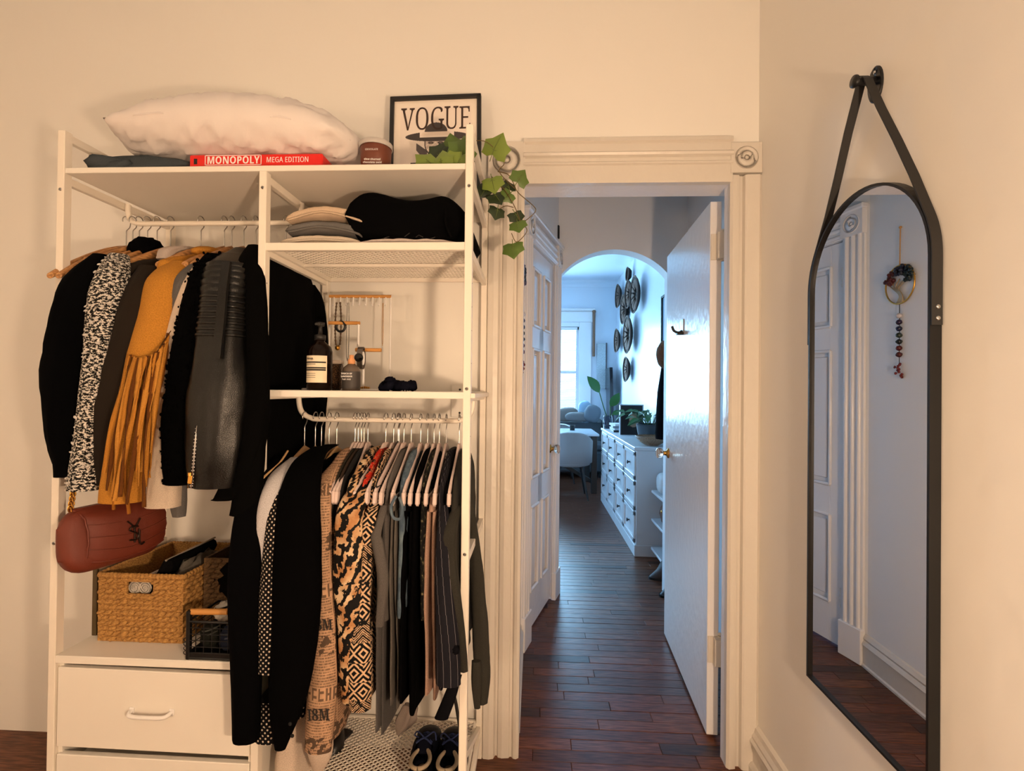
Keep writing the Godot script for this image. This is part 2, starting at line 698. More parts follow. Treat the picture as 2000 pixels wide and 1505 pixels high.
	s = mk()
	blob(s, Vector3(0, 1.12, 0), Vector3(0.12, 0.12, 0.12))
	part(l, "glass_globe", s, glow(Color(1.0, 0.85, 0.70), 2.0))
	s = mk()
	lathe(s, [Vector2(0, 0), Vector2(0.14, 0), Vector2(0.14, 0.015), Vector2(0.012, 0.03), Vector2(0.012, 1.01), Vector2(0, 1.01)])
	part(l, "stand", s, M.brass)


func glow(c: Color, power: float) -> StandardMaterial3D:
	var m := mat(c, 0.5)
	m.emission_enabled = true
	m.emission = c
	m.emission_energy_multiplier = power
	return m


func dent(c: float, w: float) -> PackedVector2Array:
	return PackedVector2Array([Vector2(c - w, 0), Vector2(c, -w), Vector2(c + w, 0)])


# ---------------------------------------------------------------- doorway: casing, jamb, open door
func build_doorway() -> void:
	var z := -1.76
	# profiles: x across the casing from the opening outwards, y out from the wall
	var s := mk()
	var left := PackedVector2Array([Vector2(0, 0), Vector2(0, 0.020), Vector2(0.010, 0.027), Vector2(0.020, 0.024), Vector2(0.026, 0.016), Vector2(0.032, 0.016), Vector2(0.036, 0.023), Vector2(0.060, 0.026), Vector2(0.074, 0.022), Vector2(0.078, 0.013), Vector2(0.084, 0.013), Vector2(0.090, 0.030), Vector2(0.106, 0.034), Vector2(0.126, 0.032), Vector2(0.130, 0.026), Vector2(0.130, 0)])
	prism(s, left, Transform3D(Basis(Vector3(-1, 0, 0), Vector3(0, 0, 1), Vector3(0, 1, 0)), Vector3(-0.045, 0, z)), 2.07)
	struct("trim_1", s, M.trim, "thickly painted moulded door casing left of the doorway")
	s = mk()
	var right := PackedVector2Array([Vector2(0, 0), Vector2(0, 0.020), Vector2(0.008, 0.028), Vector2(0.022, 0.026), Vector2(0.030, 0.024), Vector2(0.033, 0.012), Vector2(0.046, 0.012), Vector2(0.050, 0.026), Vector2(0.056, 0.030), Vector2(0.098, 0.031), Vector2(0.107, 0.024), Vector2(0.107, 0)])
	prism(s, right, Transform3D(Basis(Vector3(1, 0, 0), Vector3(0, 0, 1), Vector3(0, 1, 0)), Vector3(0.678, 0, z)), 2.07)
	struct("trim_2", s, M.trim, "thickly painted moulded door casing right of the doorway")
	s = mk()
	var head := PackedVector2Array([Vector2(0, 0), Vector2(0, 0.026), Vector2(0.062, 0.026), Vector2(0.066, 0.032), Vector2(0.072, 0.032), Vector2(0.078, 0.024), Vector2(0.090, 0.024), Vector2(0.096, 0.034), Vector2(0.104, 0.038), Vector2(0.112, 0.028), Vector2(0.140, 0.026), Vector2(0.146, 0.034), Vector2(0.160, 0.030), Vector2(0.166, 0)])
	prism(s, head, Transform3D(Basis(Vector3(0, 1, 0), Vector3(0, 0, 1), Vector3(1, 0, 0)), Vector3(-0.050, 2.046, z)), 0.735)
	bullseye(s, Transform3D(Basis(), Vector3(-0.110, 2.130, z)), 0.066)
	bullseye(s, Transform3D(Basis(), Vector3(0.731, 2.130, z)), 0.053)
	struct("trim_3", s, M.trim, "moulded white head casing above the doorway")
	# jambs and lintel lining
	s = mk()
	span(s, Vector3(-0.054, 0, -1.862), Vector3(-0.0455, 2.0555, -1.7605))
	span(s, Vector3(0.6785, 0, -1.792), Vector3(0.687, 2.0555, -1.7605))
	span(s, Vector3(-0.054, 2.0465, -1.862), Vector3(0.78, 2.0555, -1.7605))
	struct("trim_4", s, M.door, "painted jambs and lintel lining the doorway")
	# the open door, hinged on the corridor side of the right jamb
	var a := Vector3(0.662, 0, -1.885)
	var far := Vector3(0.705, 0, -2.655)
	var d := thing("open_door", "flat white glossy door standing open into the corridor, lit blue by daylight", "door", "", a)
	var dir := (far - a).normalized()
	var side := Vector3(-dir.z, 0, dir.x)   # towards the right wall
	d.basis = Basis(dir, Vector3.UP, dir.cross(Vector3.UP))
	if d.basis.z.dot(side) < 0.0:
		d.basis = Basis(dir, Vector3.UP, side)
	var w := a.distance_to(far)
	s = mk()
	span(s, Vector3(0, 0.012, 0), Vector3(w, 2.035, 0.042), 0.002)
	part(d, "door_leaf", s, M.door)
	for y in [0.335, 1.86]:
		s = mk()
		tube(s, [Vector3(-0.006, y - 0.055, 0.044), Vector3(-0.006, y + 0.055, 0.044)], 0.0075, 10)
		for k in 3:
			tube(s, [Vector3(-0.006, y - 0.04 + k * 0.036, 0.044), Vector3(-0.006, y - 0.032 + k * 0.036, 0.044)], 0.009, 10)
		lathe(s, [Vector2(0, 0), Vector2(0.006, 0.004), Vector2(0.006, 0.010), Vector2(0, 0.016)], Transform3D(Basis(), Vector3(-0.006, y + 0.053, 0.044)), 10)
		span(s, Vector3(-0.004, y - 0.05, 0.002), Vector3(0.002, y + 0.05, 0.042), 0.001)
		span(s, Vector3(-0.032, y - 0.05, 0.020), Vector3(-0.006, y + 0.05, 0.046), 0.001)
		part(d, "hinge", s, M.trim)
	# glass knob on a brass rose
	knob(d, Vector3(w - 0.07, 0.985, 0.0), Vector3(0, 0, -1))
	# stick-on coat hook
	s = mk()
	span(s, Vector3(0.395, 1.575, -0.004), Vector3(0.425, 1.645, 0.0), 0.001)
	part(d, "hook_plate", s, mat(Color(0.62, 0.64, 0.66), 0.3, 0.6))
	s = mk()
	tube(s, smooth_path([Vector3(0.41, 1.590, -0.004), Vector3(0.41, 1.582, -0.022), Vector3(0.41, 1.592, -0.042), Vector3(0.41, 1.612, -0.05)]), 0.006, 8)
	span(s, Vector3(0.394, 1.572, -0.03), Vector3(0.426, 1.584, 0.0), 0.002)
	part(d, "hook", s, M.black_metal)


func knob(parent: Node3D, at: Vector3, out: Vector3) -> void:
	var up := Vector3.UP if absf(out.y) < 0.9 else Vector3.RIGHT
	var xf := Transform3D(Basis(up.cross(out).normalized(), out, up.cross(out).normalized().cross(out)), at)
	var s := mk()
	lathe(s, [Vector2(0.0, 0), Vector2(0.027, 0.0), Vector2(0.027, 0.004), Vector2(0.014, 0.010), Vector2(0.010, 0.022), Vector2(0.013, 0.026), Vector2(0, 0.027)], xf)
	part(parent, "knob_rose", s, M.brass)
	s = mk()
	var rings := []
	for p in [Vector2(0.012, 0.026), Vector2(0.024, 0.034), Vector2(0.029, 0.046), Vector2(0.026, 0.058), Vector2(0.014, 0.064)]:
		var r := PackedVector3Array()
		for k in 12:
			r.append(xf * Vector3(cos(TAU * k / 12) * p.x, p.y, sin(TAU * k / 12) * p.x))
		rings.append(r)
	loft(s, rings)
	var g := mat(Color(0.93, 0.86, 0.78, 0.12), 0.05)
	g.refraction_enabled = true
	g.refraction_scale = 0.05
	part(parent, "knob", s, g, "faceted clear glass knob")


# ---------------------------------------------------------------- corridor between bedroom and living room
func bullseye(s: SurfaceTool, xf: Transform3D, size: float) -> void:
	# a square corner block with turned rings, drawn in x and y of xf
	var b := PackedVector2Array([Vector2(-size, -size), Vector2(size, -size), Vector2(size, size), Vector2(-size, size)])
	prism(s, b, xf, 0.029)
	var turned := Transform3D(xf.basis * Basis(Vector3.RIGHT, PI / 2), xf.origin)
	lathe(s, [Vector2(size * 0.80, 0.028), Vector2(size * 0.72, 0.0325), Vector2(size * 0.60, 0.030), Vector2(size * 0.46, 0.030), Vector2(size * 0.38, 0.0335), Vector2(size * 0.22, 0.0335), Vector2(size * 0.15, 0.031), Vector2(0.0, 0.033)], turned, 20)


func build_corridor() -> void:
	var s := mk()
	span(s, Vector3(-0.17, 0, -2.45), Vector3(-0.07, 3.07, -1.86))
	struct("wall_corridor_left", s, M.corridor, "grey white corridor wall with the beaded hanging, seen in the mirror")
	# the wall of the panelled door turns a little towards the arch
	var o := Vector3(-0.066, 0, -2.435)
	var u := Vector3(0.208, 0, -0.715).normalized()
	var n := Vector3(-u.z, 0, u.x)
	if n.x < 0.0:
		n = -n
	var xf := Transform3D(Basis(-u, Vector3.UP, n) if (-u).cross(Vector3.UP).dot(n) > 0.0 else Basis(u, Vector3.UP, n), o)
	var sg := 1.0 if xf.basis.x.dot(u) > 0.0 else -1.0
	var at := func(x: float, y: float, z: float) -> Vector3: return xf * Vector3(x * sg, y, z)
	var piece := func(q: SurfaceTool, x0: float, x1: float, y0: float, y1: float, z0: float, z1: float, bev: float) -> void:
		box(q, xf * Vector3((x0 + x1) / 2.0 * sg, (y0 + y1) / 2.0, (z0 + z1) / 2.0), Vector3(absf(x1 - x0), y1 - y0, z1 - z0), bev, xf.basis)
	s = mk()
	piece.call(s, -0.05, 0.115, 0.0, 3.07, -0.14, 0.0, 0.0)
	piece.call(s, 0.655, 0.80, 0.0, 3.07, -0.14, 0.0, 0.0)
	piece.call(s, 0.115, 0.655, 2.09, 3.07, -0.14, 0.0, 0.0)
	struct("wall_corridor_side", s, M.corridor, "grey corridor wall around the panelled door")
	s = mk()
	for k in [0, 1]:
		var x0: float = [0.0, 0.642][k]
		piece.call(s, x0, x0 + 0.12, 0.16, 2.09, 0.0, 0.014, 0.002)
		for f in [0.014, 0.049, 0.084]:
			tube(s, [at.call(x0 + f + 0.011, 0.16, 0.014), at.call(x0 + f + 0.011, 2.09, 0.014)], 0.011, 10)
		piece.call(s, x0 - 0.004, x0 + 0.122, 0.0, 0.17, 0.0, 0.030, 0.004)
		bullseye(s, Transform3D(xf.basis, at.call(x0 + 0.06, 2.15, 0.0)), 0.06)
	piece.call(s, 0.12, 0.642, 2.09, 2.20, 0.0, 0.016, 0.002)
	for f in [2.105, 2.14, 2.175]:
		tube(s, [at.call(0.12, f, 0.016), at.call(0.642, f, 0.016)], 0.011, 10)
	piece.call(s, -0.01, 0.752, 2.21, 2.235, 0.0, 0.04, 0.005)
	struct("trim_5", s, M.door, "fluted casing with turned corner blocks around the panelled door")
	# six-panel door
	var d := thing("panelled_door", "closed grey white panelled door left in the corridor, with glass knob", "door", "")
	s = mk()
	piece.call(s, 0.121, 0.645, 0.015, 2.085, -0.045, -0.022, 0.0)
	var rows := [[0.22, 0.67], [0.83, 1.53], [1.66, 1.97]]
	var cols := [[0.205, 0.345], [0.425, 0.565]]
	piece.call(s, 0.121, 0.205, 0.015, 2.085, -0.022, -0.008, 0.001)
	piece.call(s, 0.565, 0.645, 0.015, 2.085, -0.022, -0.008, 0.001)
	piece.call(s, 0.345, 0.425, 0.22, 1.97, -0.022, -0.008, 0.001)
	for r in [[0.015, 0.22], [0.67, 0.83], [1.53, 1.66], [1.97, 2.085]]:
		piece.call(s, 0.205, 0.565, r[0], r[1], -0.022, -0.008, 0.001)
	part(d, "door_leaf", s, M.door)
	for r in rows:
		for c in cols:
			s = mk()
			piece.call(s, c[0] + 0.028, c[1] - 0.028, r[0] + 0.028, r[1] - 0.028, -0.024, -0.013, 0.008)
			var pts := [Vector2(c[0], r[0]), Vector2(c[1], r[0]), Vector2(c[1], r[1]), Vector2(c[0], r[1])]
			for k in 4:
				var a: Vector2 = pts[k]
				var b: Vector2 = pts[(k + 1) % 4]
				tube(s, [at.call(a.x, a.y, -0.007), at.call(b.x, b.y, -0.007)], 0.009, 8)
			part(d, "panel", s, M.door)
	for y in [0.27, 1.90]:
		s = mk()
		tube(s, [at.call(0.122, y - 0.05, 0.004), at.call(0.122, y + 0.05, 0.004)], 0.008, 8)
		for k in 4:
			tube(s, [at.call(0.122, y - 0.047 + k * 0.027, 0.004), at.call(0.122, y - 0.035 + k * 0.027, 0.004)], 0.0095, 8)
		part(d, "hinge", s, M.trim)
	knob(d, at.call(0.612, 0.945, -0.008), n)
	# near corridor baseboard
	s = mk()
	var prof := PackedVector2Array([Vector2(0, 0), Vector2(0.026, 0), Vector2(0.026, 0.010), Vector2(0.020, 0.016), Vector2(0.020, 0.100), Vector2(0.026, 0.106), Vector2(0.020, 0.116), Vector2(0.014, 0.124), Vector2(0.018, 0.134), Vector2(0.008, 0.150), Vector2(0, 0.154)])
	prism(s, prof, Transform3D(Basis(), Vector3(-0.07, 0, -2.43)), 0.565)
	struct("baseboard_corridor", s, M.trim, "moulded white baseboard of the near corridor wall")
	# right wall of the corridor and the arch at its end
	s = mk()
	span(s, Vector3(0.965, 0, -3.16), Vector3(1.06, 3.07, -1.86))
	struct("wall_corridor_right", s, M.corridor, "grey corridor wall behind the open door")
	s = mk()
	var arch := PackedVector2Array([Vector2(-2.6, 0), Vector2(0.158, 0), Vector2(0.158, 2.05)])
	for k in range(1, 24):
		var a := lerpf(PI / 2 + 0.8965, PI / 2 - 0.8965, k / 24.0)
		arch.append(Vector2(0.504 + 0.4435 * cos(a), 1.773 + 0.4435 * sin(a)))
	arch.append_array([Vector2(0.85, 2.05), Vector2(0.85, 0), Vector2(1.45, 0), Vector2(1.45, 3.07), Vector2(-2.6, 3.07)])
	prism(s, arch, Transform3D(Basis(), Vector3(0, 0, -3.26)), 0.11)
	struct("wall_arch", s, M.corridor, "grey wall with the round-arched opening into the living room")
	var b := thing("wall_strip", "small upright black strip above the panelled door casing", "sensor", "", at.call(0.735, 2.28, 0.0))  # dark upright mark, built as a plain black strip
	s = mk()
	box(s, Vector3(0.0, 0.045, 0.008), Vector3(0.022, 0.085, 0.014), 0.003, xf.basis)
	part(b, "strip", s, M.black)
	# beaded hanging, seen in the mirror
	hanging()


func hanging() -> void:
	var h := thing("beaded_hanging", "gemstone tree ring with bead string and tassel, reflected in the mirror", "ornament", "", Vector3(-0.062, 0, -2.215))
	var s := mk()
	tube(s, [Vector3(0, 1.875, 0), Vector3(-0.002, 2.04, 0)], 0.0022, 6)
	blob(s, Vector3(-0.002, 2.042, 0), Vector3(0.006, 0.006, 0.006))
	part(h, "cord", s, mat(Color(0.75, 0.55, 0.30), 0.7))
	var ring := []
	for k in 33:
		ring.append(Vector3(0, 1.79 + 0.085 * sin(TAU * k / 32), 0.085 * cos(TAU * k / 32)))
	s = mk()
	tube(s, ring, 0.0035, 8)
	part(h, "ring", s, M.gold)
	s = mk()
	for k in 5:
		var f := (k - 2) * 0.02
		tube(s, smooth_path([Vector3(0, 1.707, f * 0.5), Vector3(0.002, 1.74, 0.01 + f * 0.2), Vector3(0.002, 1.78, -0.02 + f * 0.5), Vector3(0, 1.815, f * 2.2)]), 0.003, 6)
	part(h, "wire_trunk", s, mat(Color(0.72, 0.62, 0.48), 0.35, 0.6))
	var names_ := ["red_gems", "green_gems", "violet_gems"]
	var cols := [Color(0.33, 0.12, 0.11), Color(0.06, 0.12, 0.13), Color(0.10, 0.10, 0.18)]
	var ang := [[0.15, 1.0], [2.2, 3.0], [1.2, 2.1]]
	for g in 3:
		s = mk()
		for k in 26:
			var a := rng.randf_range(ang[g][0], ang[g][1])
			var r := rng.randf_range(0.045, 0.085)
			blob(s, Vector3(rng.randf_range(-0.004, 0.010), 1.79 + r * sin(a), -r * cos(a)), Vector3.ONE * rng.randf_range(0.006, 0.010), Basis(), 0.5, k, 4, 6)
		part(h, names_[g], s, mat(cols[g], 0.3))
	s = mk()
	tube(s, [Vector3(0, 1.705, 0), Vector3(0, 1.44, 0)], 0.0016, 6)
	part(h, "bead_string", s, M.black)
	var bc := [Color(0.80, 0.78, 0.80), Color(0.16, 0.09, 0.20), Color(0.08, 0.09, 0.22), Color(0.17, 0.22, 0.18), Color(0.07, 0.10, 0.12), Color(0.33, 0.09, 0.08), Color(0.30, 0.09, 0.09)]
	for k in 7:
		s = mk()
		blob(s, Vector3(0.002, 1.652 - k * 0.0285, 0), Vector3(0.0125, 0.0115, 0.0125), Basis(), 0.25, k * 3.0, 6, 10)
		part(h, "bead", s, mat(bc[k], 0.25))
	s = mk()
	for k in 14:
		blob(s, Vector3(rng.randf_range(-0.004, 0.012), 1.44 - k * 0.0045, rng.randf_range(-0.004, 0.004) * (3 + k * 0.25)), Vector3.ONE * 0.006, Basis(), 0.5, k, 4, 6)
	part(h, "tassel", s, mat(Color(0.42, 0.10, 0.09), 0.4))


# ---------------------------------------------------------------- living room beyond the arch
func build_living_room() -> void:
	var s := mk()
	span(s, Vector3(1.30, 0, -8.0), Vector3(1.42, 3.07, -3.26))
	struct("wall_living_right", s, M.living, "glossy white living room wall with woven baskets")
	s = mk()
	var holes := [[-0.15, 0.70], [-1.675, -0.825]]  # the second opening is out of view, lets in more daylight
	span(s, Vector3(0.70, 0, -8.02), Vector3(1.42, 3.07, -7.9))
	span(s, Vector3(-0.825, 0, -8.02), Vector3(-0.15, 3.07, -7.9))
	span(s, Vector3(-2.6, 0, -8.02), Vector3(-1.675, 3.07, -7.9))
	for h in holes:
		span(s, Vector3(h[0], 0, -8.02), Vector3(h[1], 0.88, -7.9))
		span(s, Vector3(h[0], 2.33, -8.02), Vector3(h[1], 3.07, -7.9))
	struct("wall_living_far", s, M.living, "white living room wall with the bright windows")
	s = mk()
	span(s, Vector3(-2.62, 0, -8.0), Vector3(-2.5, 0.85, -3.26))
	span(s, Vector3(-2.62, 2.4, -8.0), Vector3(-2.5, 3.07, -3.26))
	span(s, Vector3(-2.62, 0.85, -5.3), Vector3(-2.5, 2.4, -3.26))
	span(s, Vector3(-2.62, 0.85, -8.0), Vector3(-2.5, 2.4, -6.5))
	struct("wall_living_left", s, M.living)
	s = mk()
	var crown := PackedVector2Array([Vector2(0, 0), Vector2(0, -0.10), Vector2(0.015, -0.10), Vector2(0.03, -0.06), Vector2(0.08, -0.03), Vector2(0.09, 0)])
	prism(s, crown, Transform3D(Basis(Vector3(0, 0, 1), Vector3.UP, Vector3(-1, 0, 0)), Vector3(1.3, 3.07, -7.9)), 3.8)
	struct("trim_6", s, M.living, "shallow cornice above the living room windows")
	for i in 2:
		living_window(holes[i][0], holes[i][1], i + 1)
	s = mk()
	span(s, Vector3(-2.60, 0.85, -6.5), Vector3(-2.54, 0.90, -5.3))
	span(s, Vector3(-2.60, 2.35, -6.5), Vector3(-2.54, 2.4, -5.3))
	span(s, Vector3(-2.60, 0.85, -6.5), Vector3(-2.54, 2.4, -6.45))
	span(s, Vector3(-2.60, 0.85, -5.35), Vector3(-2.54, 2.4, -5.3))
	span(s, Vector3(-2.60, 0.85, -5.92), Vector3(-2.54, 2.4, -5.88))
	struct("window_3", s, M.door)  # frame of the unseen left window that lights the basket wall
	living_things()


func living_window(x0: float, x1: float, n: int) -> void:
	var s := mk()
	# casing, head and sill on the wall, sash frames in the opening
	span(s, Vector3(x1, 0.80, -7.9), Vector3(x1 + 0.20, 2.50, -7.86), 0.006)
	span(s, Vector3(x0 - 0.20, 0.80, -7.9), Vector3(x0, 2.50, -7.86), 0.006)
	span(s, Vector3(x0 - 0.22, 2.40, -7.9), Vector3(x1 + 0.22, 2.58, -7.84), 0.012)
	span(s, Vector3(x0 - 0.25, 2.58, -7.9), Vector3(x1 + 0.25, 2.62, -7.80), 0.012)
	span(s, Vector3(x0, 2.33, -7.9), Vector3(x1, 2.40, -7.86), 0.004)
	span(s, Vector3(x0 - 0.24, 0.84, -7.9), Vector3(x1 + 0.24, 0.88, -7.80), 0.008)
	span(s, Vector3(x1 - 0.04, 0.88, -7.97), Vector3(x1, 2.33, -7.93))
	span(s, Vector3(x0, 0.88, -7.97), Vector3(x0 + 0.04, 2.33, -7.93))
	span(s, Vector3(x0, 2.29, -7.97), Vector3(x1, 2.33, -7.93))
	span(s, Vector3(x0, 0.88, -7.97), Vector3(x1, 0.93, -7.93))
	span(s, Vector3(x0, 1.585, -7.97), Vector3(x1, 1.62, -7.92))
	var w := struct("window_%d" % n, s, M.door, "bright sash window with a white blind" if n == 1 else "")
	s = mk()
	span(s, Vector3(x0 + 0.04, 0.93, -7.952), Vector3(x1 - 0.04, 1.585, -7.948))
	part(w, "pane", s, M.pane)
	s = mk()
	span(s, Vector3(x0 + 0.04, 1.62, -7.952), Vector3(x1 - 0.04, 2.29, -7.948))
	part(w, "pane", s, M.pane)
	if n > 1:
		return
	var b := thing("slatted_blind", "white slatted blind hanging in the bright living room window", "blind", "", Vector3((x0 + x1) / 2.0, 0, -7.9))
	s = mk()
	span(s, Vector3(-0.40, 2.28, -0.012), Vector3(0.40, 2.325, 0.02), 0.003)
	part(b, "headrail", s, M.white)
	s = mk()
	for k in 52:
		box(s, Vector3(0, 2.26 - k * 0.0262, 0.004), Vector3(0.79, 0.0016, 0.024), 0.0, Basis(Vector3.RIGHT, 0.3))
	var slats := part(b, "slats", s, M.white)
	slats.set_meta("kind", "stuff")
	var c := thing("curtain_pole", "brown wooden pole upright beside the window casing", "pole", "", Vector3(0.93, 0, -7.82))
	s = mk()
	tube(s, [Vector3(0, 1.85, 0), Vector3(0, 2.56, 0)], 0.022, 10)
	blob(s, Vector3(0, 2.57, 0), Vector3(0.03, 0.03, 0.03))
	part(c, "pole", s, mat(Color(0.50, 0.36, 0.27), 0.5))


func basket_disc(at: Vector3, r: float, i: int, label: String) -> void:
	var b := thing("wall_basket", label, "basket", "woven baskets on the living room wall", at)
	var turn := Basis(Vector3.BACK, PI / 2) # lathe axis +y turned to -x
	var xf := Transform3D(turn * Basis(Vector3.UP, i * 1.1), Vector3.ZERO)
	var s := mk()
	lathe(s, [Vector2(0.0, 0.012), Vector2(r * 0.3, 0.012), Vector2(r * 0.62, 0.018), Vector2(r * 0.9, 0.040), Vector2(r, 0.055), Vector2(r * 1.01, 0.048), Vector2(r * 0.9, 0.026), Vector2(r * 0.6, 0.0), Vector2(0, -0.004)], xf, 24)
	part(b, "coiled_body", s, M.basket_dark)
	s = mk()
	for k in 14:
		var a := TAU * k / 14
		var pts := PackedVector2Array([Vector2(r * 0.34, -0.006), Vector2(r * 0.80, -0.05 * r * 3), Vector2(r * 0.86, 0.0), Vector2(r * 0.80, 0.05 * r * 3)])
		var q := xf * Transform3D(Basis(Vector3.UP, a) * Basis(Vector3.RIGHT, -PI / 2) * Basis(Vector3.UP, -0.12), Vector3(0, 0.0135 if k % 2 else 0.0145, 0))
		prism(s, pts, q, 0.012)
	part(b, "pale_weave", s, M.basket_pale)
	s = mk()
	var ring := []
	for k in 25:
		ring.append(xf * Vector3(r * cos(TAU * k / 24), 0.053, r * sin(TAU * k / 24)))
	tube(s, ring, 0.008, 8)
	part(b, "rim", s, M.basket_rim)


func drawer_knob(parent: Node, at: Vector3) -> void:
	var s := mk()
	lathe(s, [Vector2(0.0, 0), Vector2(0.007, 0), Vector2(0.006, 0.012), Vector2(0.015, 0.018), Vector2(0.016, 0.024), Vector2(0, 0.027)], Transform3D(Basis(Vector3.BACK, PI / 2), at), 12)
	part(parent, "knob", s, M.black)


func dresser(z0: float, z1: float, label: String) -> void:
	var d := thing("dresser", label, "dresser", "white dressers along the living room wall", Vector3(0.81, 0, (z0 + z1) / 2.0))
	var h := absf(z1 - z0) / 2.0
	var s := mk()
	span(s, Vector3(0.0, 0.09, -h + 0.003), Vector3(0.46, 0.835, h - 0.003), 0.002)
	part(d, "body", s, M.dresser)
	s = mk()
	span(s, Vector3(-0.014, 0.0, -h), Vector3(0.46, 0.092, h), 0.004)
	part(d, "plinth", s, M.dresser)
	s = mk()
	span(s, Vector3(-0.02, 0.835, -h), Vector3(0.47, 0.862, h), 0.004)
	part(d, "top", s, M.dresser)
	for r in [[0.60, 0.825], [0.36, 0.59], [0.105, 0.35]]:
		for c in 2:
			var a := -h + 0.02 + c * (h - 0.012)
			var b := a + h - 0.028
			s = mk()
			span(s, Vector3(-0.004, r[0], a), Vector3(0.002, r[1], b), 0.002)
			for e in [[r[0], r[0] + 0.035, a, b], [r[1] - 0.035, r[1], a, b], [r[0], r[1], a, a + 0.035], [r[0], r[1], b - 0.035, b]]:
				span(s, Vector3(-0.016, e[0], e[2]), Vector3(-0.002, e[1], e[3]), 0.003)
			var dr := part(d, "drawer", s, M.dresser)
			drawer_knob(dr, Vector3(-0.006, (r[0] + r[1]) / 2.0, (a + b) / 2.0))


func living_things() -> void:
	M.basket_dark = tri_uv(mat(Color(0.20, 0.145, 0.12), 0.85), Vector3.ONE * 20)
	M.basket_dark.albedo_texture = M.wood_tex
	M.basket_pale = mat(Color(0.40, 0.31, 0.265), 0.85)
	M.basket_rim = mat(Color(0.36, 0.28, 0.24), 0.8)
	M.dresser = mat(Color(0.80, 0.79, 0.79), 0.35)
	var bl := [
		["small narrow woven basket, topmost of the wall baskets", Vector3(1.27, 2.871, -6.574), 0.089],
		["woven basket at the upper left, beside the window end of the basket group", Vector3(1.27, 2.725, -7.35), 0.172],
		["woven basket tucked left of the largest upper basket", Vector3(1.27, 2.612, -6.619), 0.185],
		["largest upper woven basket with a dark star weave", Vector3(1.25, 2.487, -6.013), 0.225],
		["woven basket hung in the middle of the wall group", Vector3(1.27, 2.46, -6.957), 0.205],
		["large woven basket in the lower half of the wall group", Vector3(1.25, 2.047, -6.455), 0.245],
		["woven basket at the lower left of the wall group", Vector3(1.27, 2.064, -7.425), 0.175],
		["lone woven basket hung lowest above the dresser", Vector3(1.27, 1.597, -6.642), 0.165]]
	for i in bl.size():
		var p: Vector3 = bl[i][1]
		if i == 2 or i == 4:
			p.x = 1.285
		p.x = minf(p.x, 1.29)
		basket_disc(p, bl[i][2], i, bl[i][0])
	dresser(-3.89, -4.865, "white six-drawer dresser with black knobs, nearer the doorway")
	dresser(-4.875, -5.85, "white six-drawer dresser with black knobs, farther away by the dining table")
	# framed picture on the right wall
	var o := thing("framed_picture", "black framed picture on the living room wall beside the open door", "picture", "", Vector3(1.30, 2.03, -4.65))
	var s := mk()
	for e in [[-0.24, -0.22, -0.36, 0.36], [0.22, 0.24, -0.36, 0.36]]:
		span(s, Vector3(-0.03, e[0], e[2]), Vector3(0.0, e[1], e[3]), 0.002)
	for e in [[-0.36, -0.34], [0.34, 0.36]]:
		span(s, Vector3(-0.03, -0.24, e[0]), Vector3(0.0, 0.24, e[1]), 0.002)
	part(o, "frame", s, M.black)
	s = mk()
	span(s, Vector3(-0.012, -0.22, -0.34), Vector3(0.0, 0.22, 0.34))
	part(o, "print", s, mat(Color(0.72, 0.80, 0.88), 0.12))
	# coat and fur hat behind the arch pier
	o = thing("hanging_coat", "dark coat hanging just beyond the open door edge", "coat", "", Vector3(0.93, 1.6, -3.40))
	s = mk()
	loft(s, [oval(Vector3(0, -0.06, 0), 0.03, 0.03), oval(Vector3(0, -0.12, 0), 0.06, 0.05), oval(Vector3(0, -0.30, 0), 0.085, 0.08), oval(Vector3(0, -0.58, 0), 0.10, 0.085), oval(Vector3(0, -0.62, 0), 0.095, 0.08)])
	part(o, "body", s, fabric(Color(0.07, 0.07, 0.085)))
	s = mk()
	tube(s, smooth_path([Vector3(0.05, 0.02, 0.13), Vector3(0.04, 0.01, 0.09), Vector3(0.02, 0.0, 0.05), Vector3(0.0, 0.02, 0.03)]), 0.006, 8)
	part(o, "wall_hook", s, M.black_metal)
	o = thing("fur_hat", "fluffy brown fur hat hung over the dark coat", "hat", "", Vector3(0.905, 1.56, -3.38))
	s = mk()
	blob(s, Vector3.ZERO, Vector3(0.075, 0.105, 0.075), Basis(), 0.12, 2.0, 14, 20)
	part(o, "crown", s, fabric(Color(0.52, 0.36, 0.26), 1.0, 40.0, 1.6))
	s = mk()
	for k in 500:
		var dv := Vector3(rng.randfn(), rng.randfn(), rng.randfn()).normalized()
		var p := dv * Vector3(0.073, 0.102, 0.073)
		var t := (dv + Vector3(rng.randfn(), rng.randfn() - 0.6, rng.randfn()) * 0.5).normalized()
		var q := t.cross(Vector3.UP).normalized() * 0.0016
		tri(s, p - q, p + q, p + t * 0.02, dv)
	part(o, "fur", s, mat(Color(0.50, 0.34, 0.25), 0.9)).set_meta("kind", "stuff")
	shoe_shelf()
	dining()
	sofa()
	dresser_top()


func oval(c: Vector3, rx: float, rz: float, n := 20, wob := 0.0, sd := 0.0) -> PackedVector3Array:
	var r := PackedVector3Array()
	for k in n:
		var a := TAU * k / n
		var w := 1.0 + wob * nz.get_noise_3d(cos(a) * 2.0, c.y * 1.5 + sd, sin(a) * 2.0)
		r.append(c + Vector3(cos(a) * rx * w, 0, sin(a) * rz * w))
	return r


